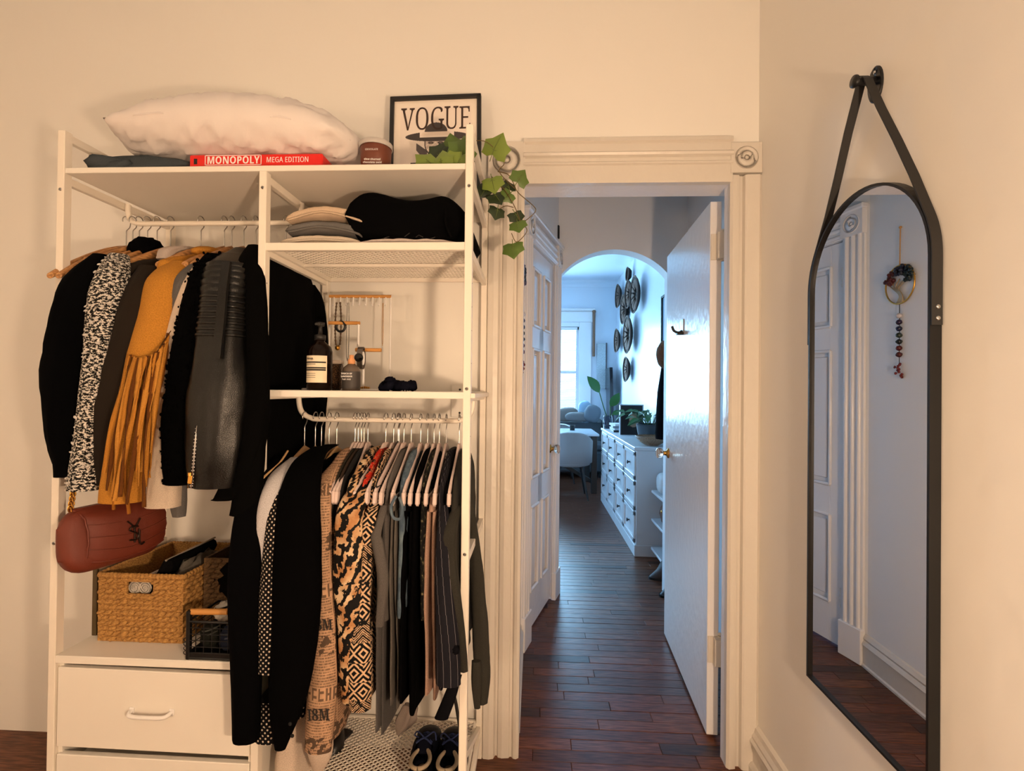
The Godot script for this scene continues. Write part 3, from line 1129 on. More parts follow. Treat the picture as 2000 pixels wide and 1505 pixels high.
func shoe_shelf() -> void:
	var o := thing("shoe_shelf", "low white open shelf between dresser and arch, half behind the door", "shelf", "", Vector3(0.913, 0, -3.57))
	for y in [0.10, 0.32, 0.54]:
		var s := mk()
		span(s, Vector3(0, y - 0.02, -0.27), Vector3(0.36, y, 0.27), 0.003)
		part(o, "shelf_board", s, M.dresser)
	for z in [-0.27, 0.25]:
		var s := mk()
		span(s, Vector3(0.30, 0, z), Vector3(0.36, 0.56, z + 0.02), 0.002)
		part(o, "upright", s, M.dresser)
	var b := thing("white_bag", "small white bag on the top of the low shelf", "bag", "", Vector3(1.0, 0.54, -3.70))
	var s := mk()
	blob(s, Vector3(0, 0.075, 0), Vector3(0.075, 0.08, 0.10), Basis(), 0.10, 1.0, 10, 16, 0.6)
	part(b, "body", s, mat(Color(0.82, 0.80, 0.78), 0.6))
	s = mk()
	tube(s, smooth_path([Vector3(-0.02, 0.14, -0.05), Vector3(-0.03, 0.21, -0.02), Vector3(-0.03, 0.21, 0.03), Vector3(-0.02, 0.14, 0.06)]), 0.006, 8)
	part(b, "handle", s, mat(Color(0.75, 0.72, 0.70), 0.6))
	b = thing("brown_bag", "tan brown leather bag on the middle board of the low shelf", "bag", "", Vector3(1.02, 0.32, -3.62))
	s = mk()
	blob(s, Vector3(0, 0.075, 0), Vector3(0.08, 0.08, 0.15), Basis(), 0.12, 4.0, 10, 16, 0.6)
	part(b, "body", s, mat(Color(0.40, 0.24, 0.14), 0.55))
	s = mk()
	blob(s, Vector3(-0.08, 0.10, -0.02), Vector3(0.006, 0.012, 0.012))
	part(b, "clasp", s, M.brass)
	b = thing("leather_boot", "dark brown slouchy boot on the floor under the low shelf", "boot", "", Vector3(0.93, 0.0, -3.45))
	s = mk()
	loft(s, [oval(Vector3(0.03, 0.30, 0), 0.045, 0.055, 16, 0.2), oval(Vector3(0.03, 0.22, 0), 0.05, 0.06, 16, 0.3), oval(Vector3(0.02, 0.12, 0), 0.045, 0.06, 16, 0.2), oval(Vector3(0.0, 0.06, 0), 0.07, 0.05, 16), oval(Vector3(-0.02, 0.015, 0), 0.10, 0.045, 16)])
	part(b, "upper", s, mat(Color(0.20, 0.125, 0.085), 0.6))
	s = mk()
	loft(s, [oval(Vector3(-0.02, 0.016, 0), 0.105, 0.048, 16), oval(Vector3(-0.02, 0.0, 0), 0.105, 0.048, 16)])
	part(b, "sole", s, M.black)
	b = thing("black_shoe", "black shoe on the floor beside the brown boot", "shoe", "", Vector3(0.93, 0.0, -3.16))
	s = mk()
	loft(s, [oval(Vector3(0.02, 0.10, 0), 0.05, 0.035, 16), oval(Vector3(0.0, 0.06, 0), 0.08, 0.042, 16), oval(Vector3(-0.01, 0.012, 0), 0.11, 0.046, 16)])
	part(b, "upper", s, M.black)
	s = mk()
	loft(s, [oval(Vector3(-0.01, 0.014, 0), 0.115, 0.05, 16), oval(Vector3(-0.01, 0.0, 0), 0.115, 0.05, 16)])
	part(b, "sole", s, M.hole)


func tub_chair(at: Vector3, turn: float, label: String) -> void:
	var o := thing("dining_chair", label, "chair", "white tub chairs at the dining table", at)
	o.rotation.y = turn
	# the shell wraps round the back (+z) and opens to the front
	var s := mk()
	var outer := []
	for y in [0.40, 0.44, 0.58, 0.70, 0.79, 0.81]:
		var ring := PackedVector3Array()
		for k in 21:
			var a := lerpf(-0.25, PI + 0.25, k / 20.0)
			var lowered := 0.13 * pow(absf(cos(a)), 3.0)
			var yy: float = 0.42 + (y - 0.42) * (1.0 - lowered * 2.4)
			var r: float = 0.25 + 0.02 * (y - 0.4)
			if y < 0.43:
				r = 0.20
			ring.append(Vector3(cos(a) * r * 1.06, yy, sin(a) * r * 0.95))
		outer.append(ring)
	for y in [0.80, 0.72, 0.58, 0.46]:
		var ring := PackedVector3Array()
		for k in 21:
			var a := lerpf(-0.22, PI + 0.22, k / 20.0)
			var lowered := 0.13 * pow(absf(cos(a)), 3.0)
			var yy: float = 0.42 + (y - 0.42) * (1.0 - lowered * 2.4)
			ring.append(Vector3(cos(a) * 0.225 * 1.06, yy, sin(a) * 0.225 * 0.95))
		outer.append(ring)
	loft(s, outer, false)
	part(o, "backrest", s, M.chair_cloth)
	s = mk()
	loft(s, [oval(Vector3(0, 0.39, -0.01), 0.19, 0.20), oval(Vector3(0, 0.405, -0.01), 0.24, 0.24), oval(Vector3(0, 0.455, -0.01), 0.245, 0.245), oval(Vector3(0, 0.475, -0.01), 0.22, 0.22)])
	part(o, "seat", s, M.chair_cloth)
	for k in 4:
		s = mk()
		var x := 0.13 * (1 if k % 2 else -1)
		var z := 0.13 * (1 if k < 2 else -1)
		tube(s, [Vector3(x, 0.40, z), Vector3(x * 1.55, 0.0, z * 1.55)], [0.016, 0.010], 10)
		part(o, "leg", s, M.black)


func dining() -> void:
	M.chair_cloth = fabric(Color(0.66, 0.65, 0.65), 0.9)
	var o := thing("dining_table", "dining table with pale top and black end legs", "table", "", Vector3(0.22, 0, -6.65))
	var s := mk()
	span(s, Vector3(-0.72, 0.725, -0.42), Vector3(0.60, 0.755, 0.45), 0.006)
	part(o, "tabletop", s, mat(Color(0.75, 0.77, 0.80), 0.15))
	for x in [-0.62, 0.54]:
		s = mk()
		span(s, Vector3(x - 0.035, 0, 0.36), Vector3(x + 0.035, 0.725, 0.44), 0.003)
		part(o, "leg", s, M.black)
		s = mk()
		span(s, Vector3(x - 0.035, 0, -0.44), Vector3(x + 0.035, 0.725, -0.36), 0.003)
		part(o, "leg", s, M.black)
	for k in [-1, 1]:
		s = mk()
		bar(s, Vector3(-0.60 * k, 0.05, 0.0), Vector3(0.52 * k, 0.70, 0.0), 0.05, 0.04, 0.002, Vector3.BACK)
		part(o, "cross_brace", s, M.black)
	tub_chair(Vector3(0.44, 0, -6.0), 0.0, "white tub chair with its back to the doorway")
	tub_chair(Vector3(0.36, 0, -7.02), PI, "white tub chair on the window side of the dining table")
	o = thing("black_cup", "small black cup on the dining table", "cup", "", Vector3(0.52, 0.755, -6.75))
	s = mk()
	lathe(s, [Vector2(0, 0), Vector2(0.034, 0.0), Vector2(0.038, 0.07), Vector2(0.034, 0.07), Vector2(0.031, 0.01), Vector2(0, 0.008)])
	part(o, "cup", s, M.black)


func sofa() -> void:
	var c := fabric(Color(0.36, 0.38, 0.40), 0.95)
	var o := thing("sofa", "grey sofa below the living room window", "sofa", "", Vector3(0.3, 0, -7.55))
	var s := mk()
	span(s, Vector3(-1.1, 0.08, -0.22), Vector3(0.78, 0.40, 0.25), 0.03)
	part(o, "base", s, c)
	s = mk()
	span(s, Vector3(-1.1, 0.40, -0.24), Vector3(0.78, 0.86, -0.06), 0.05)
	part(o, "backrest", s, c)
	for x in [-0.72, -0.12, 0.46]:
		s = mk()
		box(s, Vector3(x, 0.46, 0.08), Vector3(0.58, 0.14, 0.34), 0.04)
		part(o, "seat_cushion", s, c)
	for x in [-1.0, 0.68]:
		for z in [-0.15, 0.18]:
			s = mk()
			tube(s, [Vector3(x, 0.0, z), Vector3(x, 0.09, z)], 0.02)
			part(o, "foot", s, M.black)
	var cushions := [
		["round grey cushion at the right end of the sofa", Vector3(0.8721, 0.9512, -7.42), Vector3(0.125, 0.135, 0.07), Color(0.42, 0.45, 0.48), -0.3],
		["pale blue cushion leaning behind the round grey one", Vector3(0.782, 0.9764, -7.52), Vector3(0.11, 0.17, 0.06), Color(0.60, 0.70, 0.78), 0.2],
		["long flat grey cushion lying on the sofa back", Vector3(0.6524, 0.8994, -7.46), Vector3(0.19, 0.075, 0.07), Color(0.46, 0.45, 0.45), 0.0],
		["taupe cushion nearest the window pane on the sofa", Vector3(0.5025, 0.9318, -7.55), Vector3(0.17, 0.11, 0.06), Color(0.50, 0.47, 0.45), 0.1]]
	for k in cushions:
		var q := thing("cushion", k[0], "cushion", "cushions on the sofa", k[1])
		s = mk()
		blob(s, Vector3.ZERO, k[2], Basis(Vector3.BACK, k[4]), 0.06, 3.0, 12, 20, 0.75)
		part(q, "cover", s, fabric(k[3]))
	o = thing("tall_screen", "tall black glossy screen standing in the living room corner", "screen", "", Vector3(1.17, 0, -7.62))
	s = mk()
	box(s, Vector3(0, 0.84, 0), Vector3(0.05, 1.64, 0.42), 0.006, Basis(Vector3.BACK, 0.03))
	part(o, "panel", s, mat(Color(0.05, 0.06, 0.09), 0.15))
	s = mk()
	span(s, Vector3(-0.10, 0.0, -0.12), Vector3(0.10, 0.03, 0.12), 0.004)
	part(o, "stand", s, M.black)
	o = thing("leaning_canvas", "narrow pale canvas on the wall right of the window", "picture", "", Vector3(1.055, 1.70, -7.86))
	s = mk()
	span(s, Vector3(-0.07, -0.36, -0.02), Vector3(0.07, 0.36, 0.03), 0.002)
	part(o, "canvas", s, tri_uv(textured(mat(Color(0.80, 0.84, 0.86), 0.8), M.cloth_tone), Vector3.ONE * 4))
	s = mk()
	span(s, Vector3(0.07, -0.37, -0.02), Vector3(0.09, 0.37, 0.035), 0.002)
	part(o, "frame", s, mat(Color(0.32, 0.30, 0.32), 0.5))


func textured(m: StandardMaterial3D, t: Texture2D) -> StandardMaterial3D:
	m.albedo_texture = t
	return m


# a leaf: rows of width along a bending midrib
func leaf(s: SurfaceTool, root: Vector3, dir: Vector3, normal: Vector3, length: float, width: float, shape: Array, bend := 0.3, fold := 0.25) -> void:
	var side := dir.cross(normal).normalized()
	var up := side.cross(dir).normalized()
	s.set_smooth_group(2)
	s.set_uv(Vector2.ZERO)
	var n := shape.size()
	var rows := []
	for i in n:
		var t := float(i) / (n - 1)
		var p := root + dir * length * t - up * bend * length * t * t
		var w: float = shape[i] * width * 0.5
		rows.append([p - side * w + up * fold * w, p, p + side * w + up * fold * w])
	for i in n - 1:
		for j in 2:
			quad(s, rows[i][j], rows[i][j + 1], rows[i + 1][j + 1], rows[i + 1][j], up)


func leaf_mat(c: Color) -> StandardMaterial3D:
	var m := mat(c, 0.45)
	m.cull_mode = BaseMaterial3D.CULL_DISABLED
	m.backlight_enabled = true
	m.backlight = c * 0.35
	return m


const LONG_LEAF := [0.05, 0.55, 0.85, 1.0, 0.95, 0.75, 0.45, 0.02]
const HEART_LEAF := [0.2, 1.0, 1.0, 0.85, 0.62, 0.35, 0.02]


func dresser_top() -> void:
	var y := 0.862
	var g := leaf_mat(Color(0.13, 0.34, 0.10))
	var o := thing("paddle_plant", "plant with two big paddle leaves in a dark vase on the far dresser", "plant", "", Vector3(0.86, y, -5.78))
	var s := mk()
	lathe(s, [Vector2(0, 0), Vector2(0.05, 0), Vector2(0.06, 0.06), Vector2(0.05, 0.15), Vector2(0.045, 0.15), Vector2(0.05, 0.06), Vector2(0, 0.02)])
	part(o, "vase", s, mat(Color(0.10, 0.13, 0.20), 0.12))
	var tips := [[Vector3(-0.10, 0.42, 0.0), Vector3(-0.5, 0.75, 0.1), 0.24, 0.13], [Vector3(0.02, 0.26, 0.05), Vector3(0.45, 0.7, 0.2), 0.19, 0.11], [Vector3(0.05, 0.17, 0.0), Vector3(0.7, 0.3, 0.5), 0.12, 0.06]]
	for t in tips:
		var st := part(o, "stem", stem([Vector3(0, 0.1, 0), t[0] * 0.6 + Vector3(0.01, 0, 0), t[0]], 0.006), mat(Color(0.20, 0.35, 0.12), 0.6))
		s = mk()
		leaf(s, t[0], t[1].normalized(), Vector3(0.3, 0.3, 1).normalized(), t[2], t[3], LONG_LEAF, 0.15, 0.2)
		part(st, "leaf", s, g)
	o = thing("pothos_plant", "bushy green plant in a dark grey pot on the near dresser", "plant", "", Vector3(1.03, y, -4.36))
	s = mk()
	lathe(s, [Vector2(0, 0), Vector2(0.085, 0), Vector2(0.105, 0.02), Vector2(0.128, 0.14), Vector2(0.128, 0.155), Vector2(0.115, 0.155), Vector2(0.10, 0.05), Vector2(0, 0.04)], Transform3D(), 28)
	part(o, "pot", s, mat(Color(0.24, 0.27, 0.30), 0.55))
	s = mk()
	loft(s, [oval(Vector3(0, 0.10, 0), 0.11, 0.11), oval(Vector3(0, 0.135, 0), 0.112, 0.112)])
	part(o, "soil", s, mat(Color(0.08, 0.06, 0.05), 1.0))
	rng.seed = 5
	for k in 34:
		var a := rng.randf() * TAU
		var up := rng.randf_range(0.2, 1.0)
		var reach := rng.randf_range(0.05, 0.19) * (1.25 if cos(a) < 0.0 else 1.0)
		var p := Vector3(cos(a) * reach, 0.16 + up * 0.11, sin(a) * reach)
		var st := part(o, "stem", stem([Vector3(cos(a) * 0.03, 0.12, sin(a) * 0.03), Vector3(p.x * 0.6, p.y, p.z * 0.6), p], 0.0025), mat(Color(0.16, 0.28, 0.10), 0.6))
		s = mk()
		leaf(s, p, Vector3(cos(a), rng.randf_range(-0.5, 0.4), sin(a)).normalized(), Vector3(rng.randfn() * 0.3, 1, 0.4), rng.randf_range(0.07, 0.11), rng.randf_range(0.05, 0.075), HEART_LEAF, 0.35, 0.3)
		part(st, "leaf", s, g)
	o = thing("wooden_bowl", "shallow pale wooden bowl in front of the potted plant", "bowl", "", Vector3(0.965, y, -4.06))
	s = mk()
	lathe(s, [Vector2(0, 0), Vector2(0.05, 0), Vector2(0.10, 0.03), Vector2(0.135, 0.075), Vector2(0.13, 0.078), Vector2(0.095, 0.037), Vector2(0.05, 0.012), Vector2(0, 0.010)], Transform3D(), 32)
	part(o, "bowl", s, tri_uv(textured(mat(Color(0.66, 0.54, 0.42), 0.5), M.wood_tex), Vector3(10, 10, 3)))
	# framed dark picture, books and boxes farther along
	o = thing("dark_picture", "dark print with a pale animal face standing on the dresser", "picture", "", Vector3(0.98, y, -4.98))
	s = mk()
	span(s, Vector3(-0.11, 0.0, -0.03), Vector3(0.11, 0.30, 0.0), 0.002)
	part(o, "board", s, mat(Color(0.07, 0.045, 0.04), 0.3))
	s = mk()
	blob(s, Vector3(0.02, 0.15, 0.001), Vector3(0.05, 0.07, 0.004), Basis(), 0.4, 2.0)
	part(o, "face", s, mat(Color(0.52, 0.40, 0.30), 0.5))
	s = mk()
	span(s, Vector3(-0.118, 0.0, -0.035), Vector3(-0.108, 0.305, 0.006), 0.001)
	span(s, Vector3(0.108, 0.0, -0.035), Vector3(0.118, 0.305, 0.006), 0.001)
	span(s, Vector3(-0.118, 0.297, -0.035), Vector3(0.118, 0.307, 0.006), 0.001)
	part(o, "frame", s, mat(Color(0.55, 0.58, 0.62), 0.3))
	var cols := [Color(0.12, 0.12, 0.14), Color(0.75, 0.77, 0.80), Color(0.55, 0.58, 0.62), Color(0.86, 0.86, 0.86)]
	var lab := ["black book at the bottom of the stack on the far dresser", "white book second from the bottom of the dresser stack", "grey book third in the dresser stack", "white book on the top of the dresser stack"]
	var yy := y
	for k in 4:
		var b := thing("book", lab[k], "book", "books stacked on the far dresser", Vector3(0.93, yy, -5.38))
		b.rotation.y = [0.0, 0.08, -0.05, 0.12][k]
		s = mk()
		span(s, Vector3(-0.085, 0.0, -0.12), Vector3(0.085, 0.003, 0.12))
		span(s, Vector3(-0.085, 0.019, -0.12), Vector3(0.085, 0.022, 0.12))
		span(s, Vector3(-0.085, 0.0, 0.117), Vector3(0.085, 0.022, 0.12))
		part(b, "cover", s, mat(cols[k], 0.5))
		s = mk()
		span(s, Vector3(-0.082, 0.003, -0.118), Vector3(0.082, 0.019, 0.117))
		part(b, "pages", s, mat(Color(0.85, 0.83, 0.78), 0.9))
		yy += 0.022
	o = thing("dark_box", "small dark box standing behind the stack of books", "box", "", Vector3(1.0, y, -5.52))
	s = mk()
	span(s, Vector3(-0.05, 0, -0.04), Vector3(0.06, 0.14, 0.04), 0.003)
	part(o, "body", s, mat(Color(0.10, 0.13, 0.22), 0.4))
	s = mk()
	span(s, Vector3(-0.052, 0.14, -0.042), Vector3(0.062, 0.165, 0.042), 0.003)
	part(o, "lid", s, mat(Color(0.45, 0.62, 0.75), 0.4))


func stem(pts: Array, r: float) -> SurfaceTool:
	var s := mk()
	tube(s, smooth_path(pts, 5), r, 6)
	return s


# ---------------------------------------------------------------- arched mirror on the right wall
func arch_path(cz: float, half: float, bottom: float, spring: float) -> PackedVector2Array:
	var p := PackedVector2Array([Vector2(cz - half, bottom), Vector2(cz + half, bottom)])
	for k in 33:
		var a := PI * k / 32.0
		p.append(Vector2(cz + half * cos(a), spring + half * sin(a)))
	return p


func build_mirror() -> void:
	var cz := -1.1855
	var o := thing("arched_mirror", "tall arched mirror in a thin black frame on a black strap", "mirror", "", Vector3(0.785, 0, 0))
	var ax := Basis(Vector3(0, 0, 1), Vector3(0, 1, 0), Vector3(-1, 0, 0))   # polygon x runs along z, depth towards the room
	var s := mk()
	prism(s, arch_path(cz, 0.2045, 0.530, 1.581), Transform3D(ax, Vector3(-0.004, 0, 0)), 0.013)
	part(o, "glass", s, M.mirror, "mirror glass")
	s = mk()
	var outer := arch_path(cz, 0.2095, 0.525, 1.581)
	var inner := arch_path(cz, 0.2035, 0.531, 1.581)
	var loops := [[outer, -0.002], [outer, -0.023], [outer, -0.024], [inner, -0.024], [inner, -0.012]]
	var rings := []
	for l in loops:
		var r := PackedVector3Array()
		for q in l[0]:
			r.append(Vector3(l[1], q.y, q.x))
		rings.append(r)
	s.set_smooth_group(-1)
	for i in 4:
		var a: PackedVector3Array = rings[i]
		var b: PackedVector3Array = rings[i + 1]
		for j in a.size():
			var k := (j + 1) % a.size()
			var c := Vector3(-0.012, (a[j].y + a[k].y) / 2.0, (a[j].z + a[k].z) / 2.0)
			var out: Vector3 = Vector3(-1, 0, 0) if i == 2 else (Vector3(0, c.y - 1.2, c.z - cz) * (1.0 if i < 2 else -1.0))
			quad(s, a[j], a[k], b[k], b[j], out)
	part(o, "frame", s, M.black_metal)
	# strap: a band as wide as the frame is deep, over the peg and down both flanks
	var hy := 2.035
	var hz := -1.163
	var path := []
	var R := 0.2125
	var c := Vector2(cz, 1.581)
	for side in [-1, 1]:
		var peg := Vector2(hz + side * 0.012, hy)
		var to := peg - c
		var base: float = to.angle()
		var off := acos(R / to.length())
		var tang: float = base - side * off
		var arm := []
		arm.append(Vector2(cz + side * R, 1.443))
		for k in 9:
			var a := lerpf(0.0 if side > 0 else PI, tang, k / 8.0)
			arm.append(c + Vector2(cos(a), sin(a)) * R)
		for k in range(1, 5):
			arm.append((c + Vector2(cos(tang), sin(tang)) * R).lerp(peg, k / 4.0))
		if side > 0:
			arm.reverse()
		else:
			arm.append(Vector2(hz, hy + 0.012))
		path.append_array(arm)
	s = mk()
	var bands := []
	for i in path.size():
		var d: Vector2 = (path[mini(i + 1, path.size() - 1)] - path[maxi(i - 1, 0)]).normalized()
		var nn := Vector2(-d.y, d.x) * 0.0016
		var p: Vector2 = path[i]
		# the band leaves the flank and stands a little further out on the peg
		var x0 := -0.004 - 0.014 * smoothstep(1.75, 2.03, p.y)
		var x1 := -0.024 - 0.014 * smoothstep(1.75, 2.03, p.y)
		bands.append(PackedVector3Array([Vector3(x0, p.y + nn.y, p.x + nn.x), Vector3(x1, p.y + nn.y, p.x + nn.x), Vector3(x1, p.y - nn.y, p.x - nn.x), Vector3(x0, p.y - nn.y, p.x - nn.x)]))
	loft(s, bands, true, true, -1)
	part(o, "strap", s, mat(Color(0.10, 0.095, 0.09), 0.6), "black leather strap")
	for k in [0, 1]:
		for side in [-1, 1]:
			s = mk()
			blob(s, Vector3(-0.013, 1.478 - k * 0.022, cz + side * 0.2145), Vector3(0.0045, 0.0045, 0.003))
			part(o, "rivet", s, M.chrome, "bright metal rivet")
	o = thing("mirror_hook", "black wall hook with oval plate carrying the mirror strap", "hook", "", Vector3(0.785, hy, hz))
	s = mk()
	var plate := Transform3D(Basis(Vector3.BACK, PI / 2), Vector3(0, -0.008, 0.0))
	lathe(s, [Vector2(0, 0), Vector2(0.024, 0), Vector2(0.024, 0.004), Vector2(0.022, 0.006), Vector2(0, 0.006)], plate, 24, Vector2(1.75, 1))
	part(o, "plate", s, M.black_metal)
	s = mk()
	tube(s, [Vector3(0, 0, 0), Vector3(-0.05, 0, 0)], 0.0095, 14)
	lathe(s, [Vector2(0, 0), Vector2(0.0135, 0.0), Vector2(0.0145, 0.003), Vector2(0.0135, 0.007), Vector2(0, 0.008)], Transform3D(Basis(Vector3.BACK, PI / 2), Vector3(-0.046, 0, 0)), 16)
	part(o, "peg", s, M.black_metal)
	s = mk()
	blob(s, Vector3(-0.007, 0.018, 0.004), Vector3(0.002, 0.004, 0.004))
	part(o, "screw", s, M.chrome)


# ---------------------------------------------------------------- open wardrobe
const XL := -1.356
const XM := -0.765
const XR := -0.186
const ZF := -1.33
const ZB := -1.738
const BOLTS := [1.865, 1.31, 0.86]


# a part drawn in world coordinates under a thing that stands elsewhere
func wpart(parent: Node3D, called: String, s: SurfaceTool, m: Material, label := "") -> MeshInstance3D:
	var o := part(parent, called, s, m, label)
	var q: Node = parent
	while q != self:
		o.position -= (q as Node3D).position
		q = q.get_parent()
	return o


func post(w: Node3D, x: float, z: float) -> void:
	var s := mk()
	span(s, Vector3(x - 0.0105, 0, z - 0.0125), Vector3(x + 0.0105, 1.912 if x == XM else 2.035, z + 0.0125), 0.0015)
	var p := wpart(w, "post", s, M.frame)
	if z < -1.5:
		return
	var h := mk()
	for y in [1.60, 1.535, 1.47, 1.38, 1.18, 1.12]:
		lathe(h, [Vector2(0, 0), Vector2(0.0026, 0), Vector2(0, 0.0008)], Transform3D(Basis(Vector3.BACK, -PI / 2), Vector3(x + 0.0103, y, z + 0.002)), 8)
	wpart(p, "holes", h, M.hole)
	h = mk()
	for y in BOLTS:
		lathe(h, [Vector2(0, 0), Vector2(0.005, 0), Vector2(0.0045, 0.0015), Vector2(0.002, 0.002), Vector2(0, 0.001)], Transform3D(Basis(Vector3.RIGHT, PI / 2), Vector3(x, y, z + 0.012)), 12)
	wpart(p, "bolts", h, M.chrome)


func mesh_sheet(s: SurfaceTool, x0: float, x1: float, z0: float, z1: float, y: float, px: float, pz: float, t: float) -> void:
	# expanded metal: zigzag strands that meet in diamonds
	s.set_smooth_group(-1)
	s.set_uv(Vector2.ZERO)
	var n := int((x1 - x0) / px)
	var m := int((z1 - z0) / pz)
	for j in m:
		for i in n:
			var up := (i + j) % 2 == 0
			var a := Vector3(x0 + i * px, y, z0 + (j + (0.0 if up else 1.0)) * pz)
			var b := Vector3(x0 + (i + 1) * px, y, z0 + (j + (1.0 if up else 0.0)) * pz)
			var d := Vector3(-(b.z - a.z), 0, b.x - a.x).normalized() * t * 0.5
			var h := Vector3(0, t * 0.6, 0)
			quad(s, a - d + h, a + d + h, b + d + h, b - d + h, Vector3.UP)
			quad(s, a - d - h, a + d - h, b + d - h, b - d - h, Vector3.DOWN)
			quad(s, a + d - h, a + d + h, b + d + h, b + d - h, d)
			quad(s, a - d - h, a - d + h, b - d + h, b - d - h, -d)


func build_wardrobe() -> void:
	var w := thing("wardrobe_frame", "white metal open wardrobe with shelves, hanging rails and drawers", "wardrobe", "", Vector3((XL + XR) / 2.0, 0, -1.53))
	for x in [XL, XM, XR]:
		for z in [ZF, ZB]:
			post(w, x, z)
		for y in [2.02, 1.895, 1.69, 1.285, 0.84, 0.09]:
			if x == XL and y in [1.69, 1.285, 0.84] or x == XM and y > 1.95:
				continue
			var s := mk()
			span(s, Vector3(x - 0.008, y - 0.011, ZB), Vector3(x + 0.008, y + 0.011, ZF), 0.0015)
			wpart(w, "side_rail", s, M.frame)
	var s := mk()
	bar(s, Vector3(XR, 0.10, ZB), Vector3(XR, 0.30, ZF), 0.014, 0.016)
	wpart(w, "brace", s, M.frame)
	# top board
	s = mk()
	span(s, Vector3(XL + 0.0105, 1.912, ZB - 0.01), Vector3(XR - 0.0105, 1.928, ZF + 0.010), 0.0015)
	wpart(w, "top_shelf", s, M.shelf)
	# mesh shelf under it, right bay
	s = mk()
	var x0 := XM + 0.008
	var x1 := XR - 0.008
	span(s, Vector3(x0, 1.690, ZF - 0.006), Vector3(x1, 1.712, ZF + 0.010), 0.0015)
	span(s, Vector3(x0, 1.694, ZB - 0.006), Vector3(x1, 1.710, ZB + 0.006), 0.0015)
	span(s, Vector3(x0, 1.694, ZB), Vector3(x0 + 0.012, 1.710, ZF), 0.0015)
	span(s, Vector3(x1 - 0.012, 1.694, ZB), Vector3(x1, 1.710, ZF), 0.0015)
	span(s, Vector3(x0, 1.696, -1.535), Vector3(x1, 1.706, -1.527), 0.001)
	var ms := wpart(w, "mesh_shelf", s, M.frame)
	s = mk()
	mesh_sheet(s, x0, x1, ZB, ZF, 1.709, 0.0122, 0.0088, 0.0024)
	wpart(ms, "mesh", s, M.frame).set_meta("kind", "stuff")
	# solid shelf with the lower rail under it
	s = mk()
	span(s, Vector3(XM - 0.004, 1.282, ZB - 0.01), Vector3(XR + 0.0, 1.301, ZF + 0.012), 0.0015)
	wpart(w, "middle_shelf", s, M.shelf)
	s = mk()
	span(s, Vector3(XR, 1.284, ZB), Vector3(XR + 0.022, 1.298, ZF + 0.004), 0.0015)
	wpart(w, "side_rail", s, M.frame)
	# bottom mesh shelf of the right bay
	s = mk()
	span(s, Vector3(x0, 0.108, ZF - 0.006), Vector3(x1, 0.128, ZF + 0.010), 0.0015)
	span(s, Vector3(x0, 0.108, ZB - 0.006), Vector3(x1, 0.128, ZB + 0.006), 0.0015)
	span(s, Vector3(x0, 0.108, ZB), Vector3(x0 + 0.012, 0.126, ZF), 0.0015)
	span(s, Vector3(x1 - 0.012, 0.108, ZB), Vector3(x1, 0.126, ZF), 0.0015)
	ms = wpart(w, "mesh_shelf", s, M.frame)
	s = mk()
	mesh_sheet(s, x0, x1, ZB, ZF, 0.122, 0.0105, 0.0085, 0.003)
	wpart(ms, "mesh", s, M.frame).set_meta("kind", "stuff")
	# hanging rails
	s = mk()
	tube(s, smooth_path([Vector3(-1.335, 1.90, -1.525), Vector3(-1.335, 1.875, -1.525), Vector3(-1.325, 1.848, -1.525), Vector3(-1.30, 1.838, -1.525), Vector3(-1.25, 1.837, -1.525), Vector3(-0.85, 1.837, -1.525), Vector3(-0.80, 1.838, -1.525), Vector3(-0.772, 1.848, -1.525), Vector3(-0.757, 1.872, -1.525), Vector3(-0.755, 1.90, -1.525)]), 0.0082, 12)
	wpart(w, "upper_rail", s, M.frame)
	s = mk()
	tube(s, smooth_path([Vector3(-0.755, 1.285, -1.525), Vector3(-0.755, 1.262, -1.525), Vector3(-0.745, 1.23, -1.525), Vector3(-0.715, 1.212, -1.525), Vector3(-0.66, 1.208, -1.525), Vector3(-0.30, 1.208, -1.525), Vector3(-0.235, 1.211, -1.525), Vector3(-0.205, 1.228, -1.525), Vector3(-0.195, 1.26, -1.525), Vector3(-0.195, 1.285, -1.525)]), 0.0082, 12)
	wpart(w, "lower_rail", s, M.frame)
	# drawer unit in the left bay
	s = mk()
	span(s, Vector3(XL + 0.0105, 0.523, ZB - 0.008), Vector3(XM - 0.010, 0.545, ZF + 0.014), 0.002)
	wpart(w, "drawer_unit_top", s, M.shelf)
	s = mk()
	span(s, Vector3(XL + 0.0105, 0.03, ZB), Vector3(XL + 0.024, 0.523, ZF), 0.001)
	span(s, Vector3(XM - 0.024, 0.03, ZB), Vector3(XM - 0.0105, 0.523, ZF), 0.001)
	span(s, Vector3(XL + 0.0105, 0.03, ZB), Vector3(XM - 0.0105, 0.523, ZB + 0.012), 0.001)
	wpart(w, "drawer_unit_body", s, M.shelf)
	for k in 2:
		var y1 := [0.509, 0.265][k] as float
		var y0 := [0.286, 0.035][k] as float
		var mx := (XL + XM) / 2.0
		s = mk()
		var turn := Basis(Vector3.BACK, [-0.006, -0.004][k])
		box(s, Vector3(mx, (y0 + y1) / 2.0, ZF + 0.001), Vector3(0.560, y1 - y0, 0.018), 0.002, turn)
		box(s, Vector3(mx, (y0 + y1) / 2.0 - 0.01, -1.54), Vector3(0.53, y1 - y0 - 0.06, 0.34), 0.002, turn)
		var dr := wpart(w, "drawer", s, M.shelf)
		s = mk()
		var hy := (y0 + y1) / 2.0 - 0.002
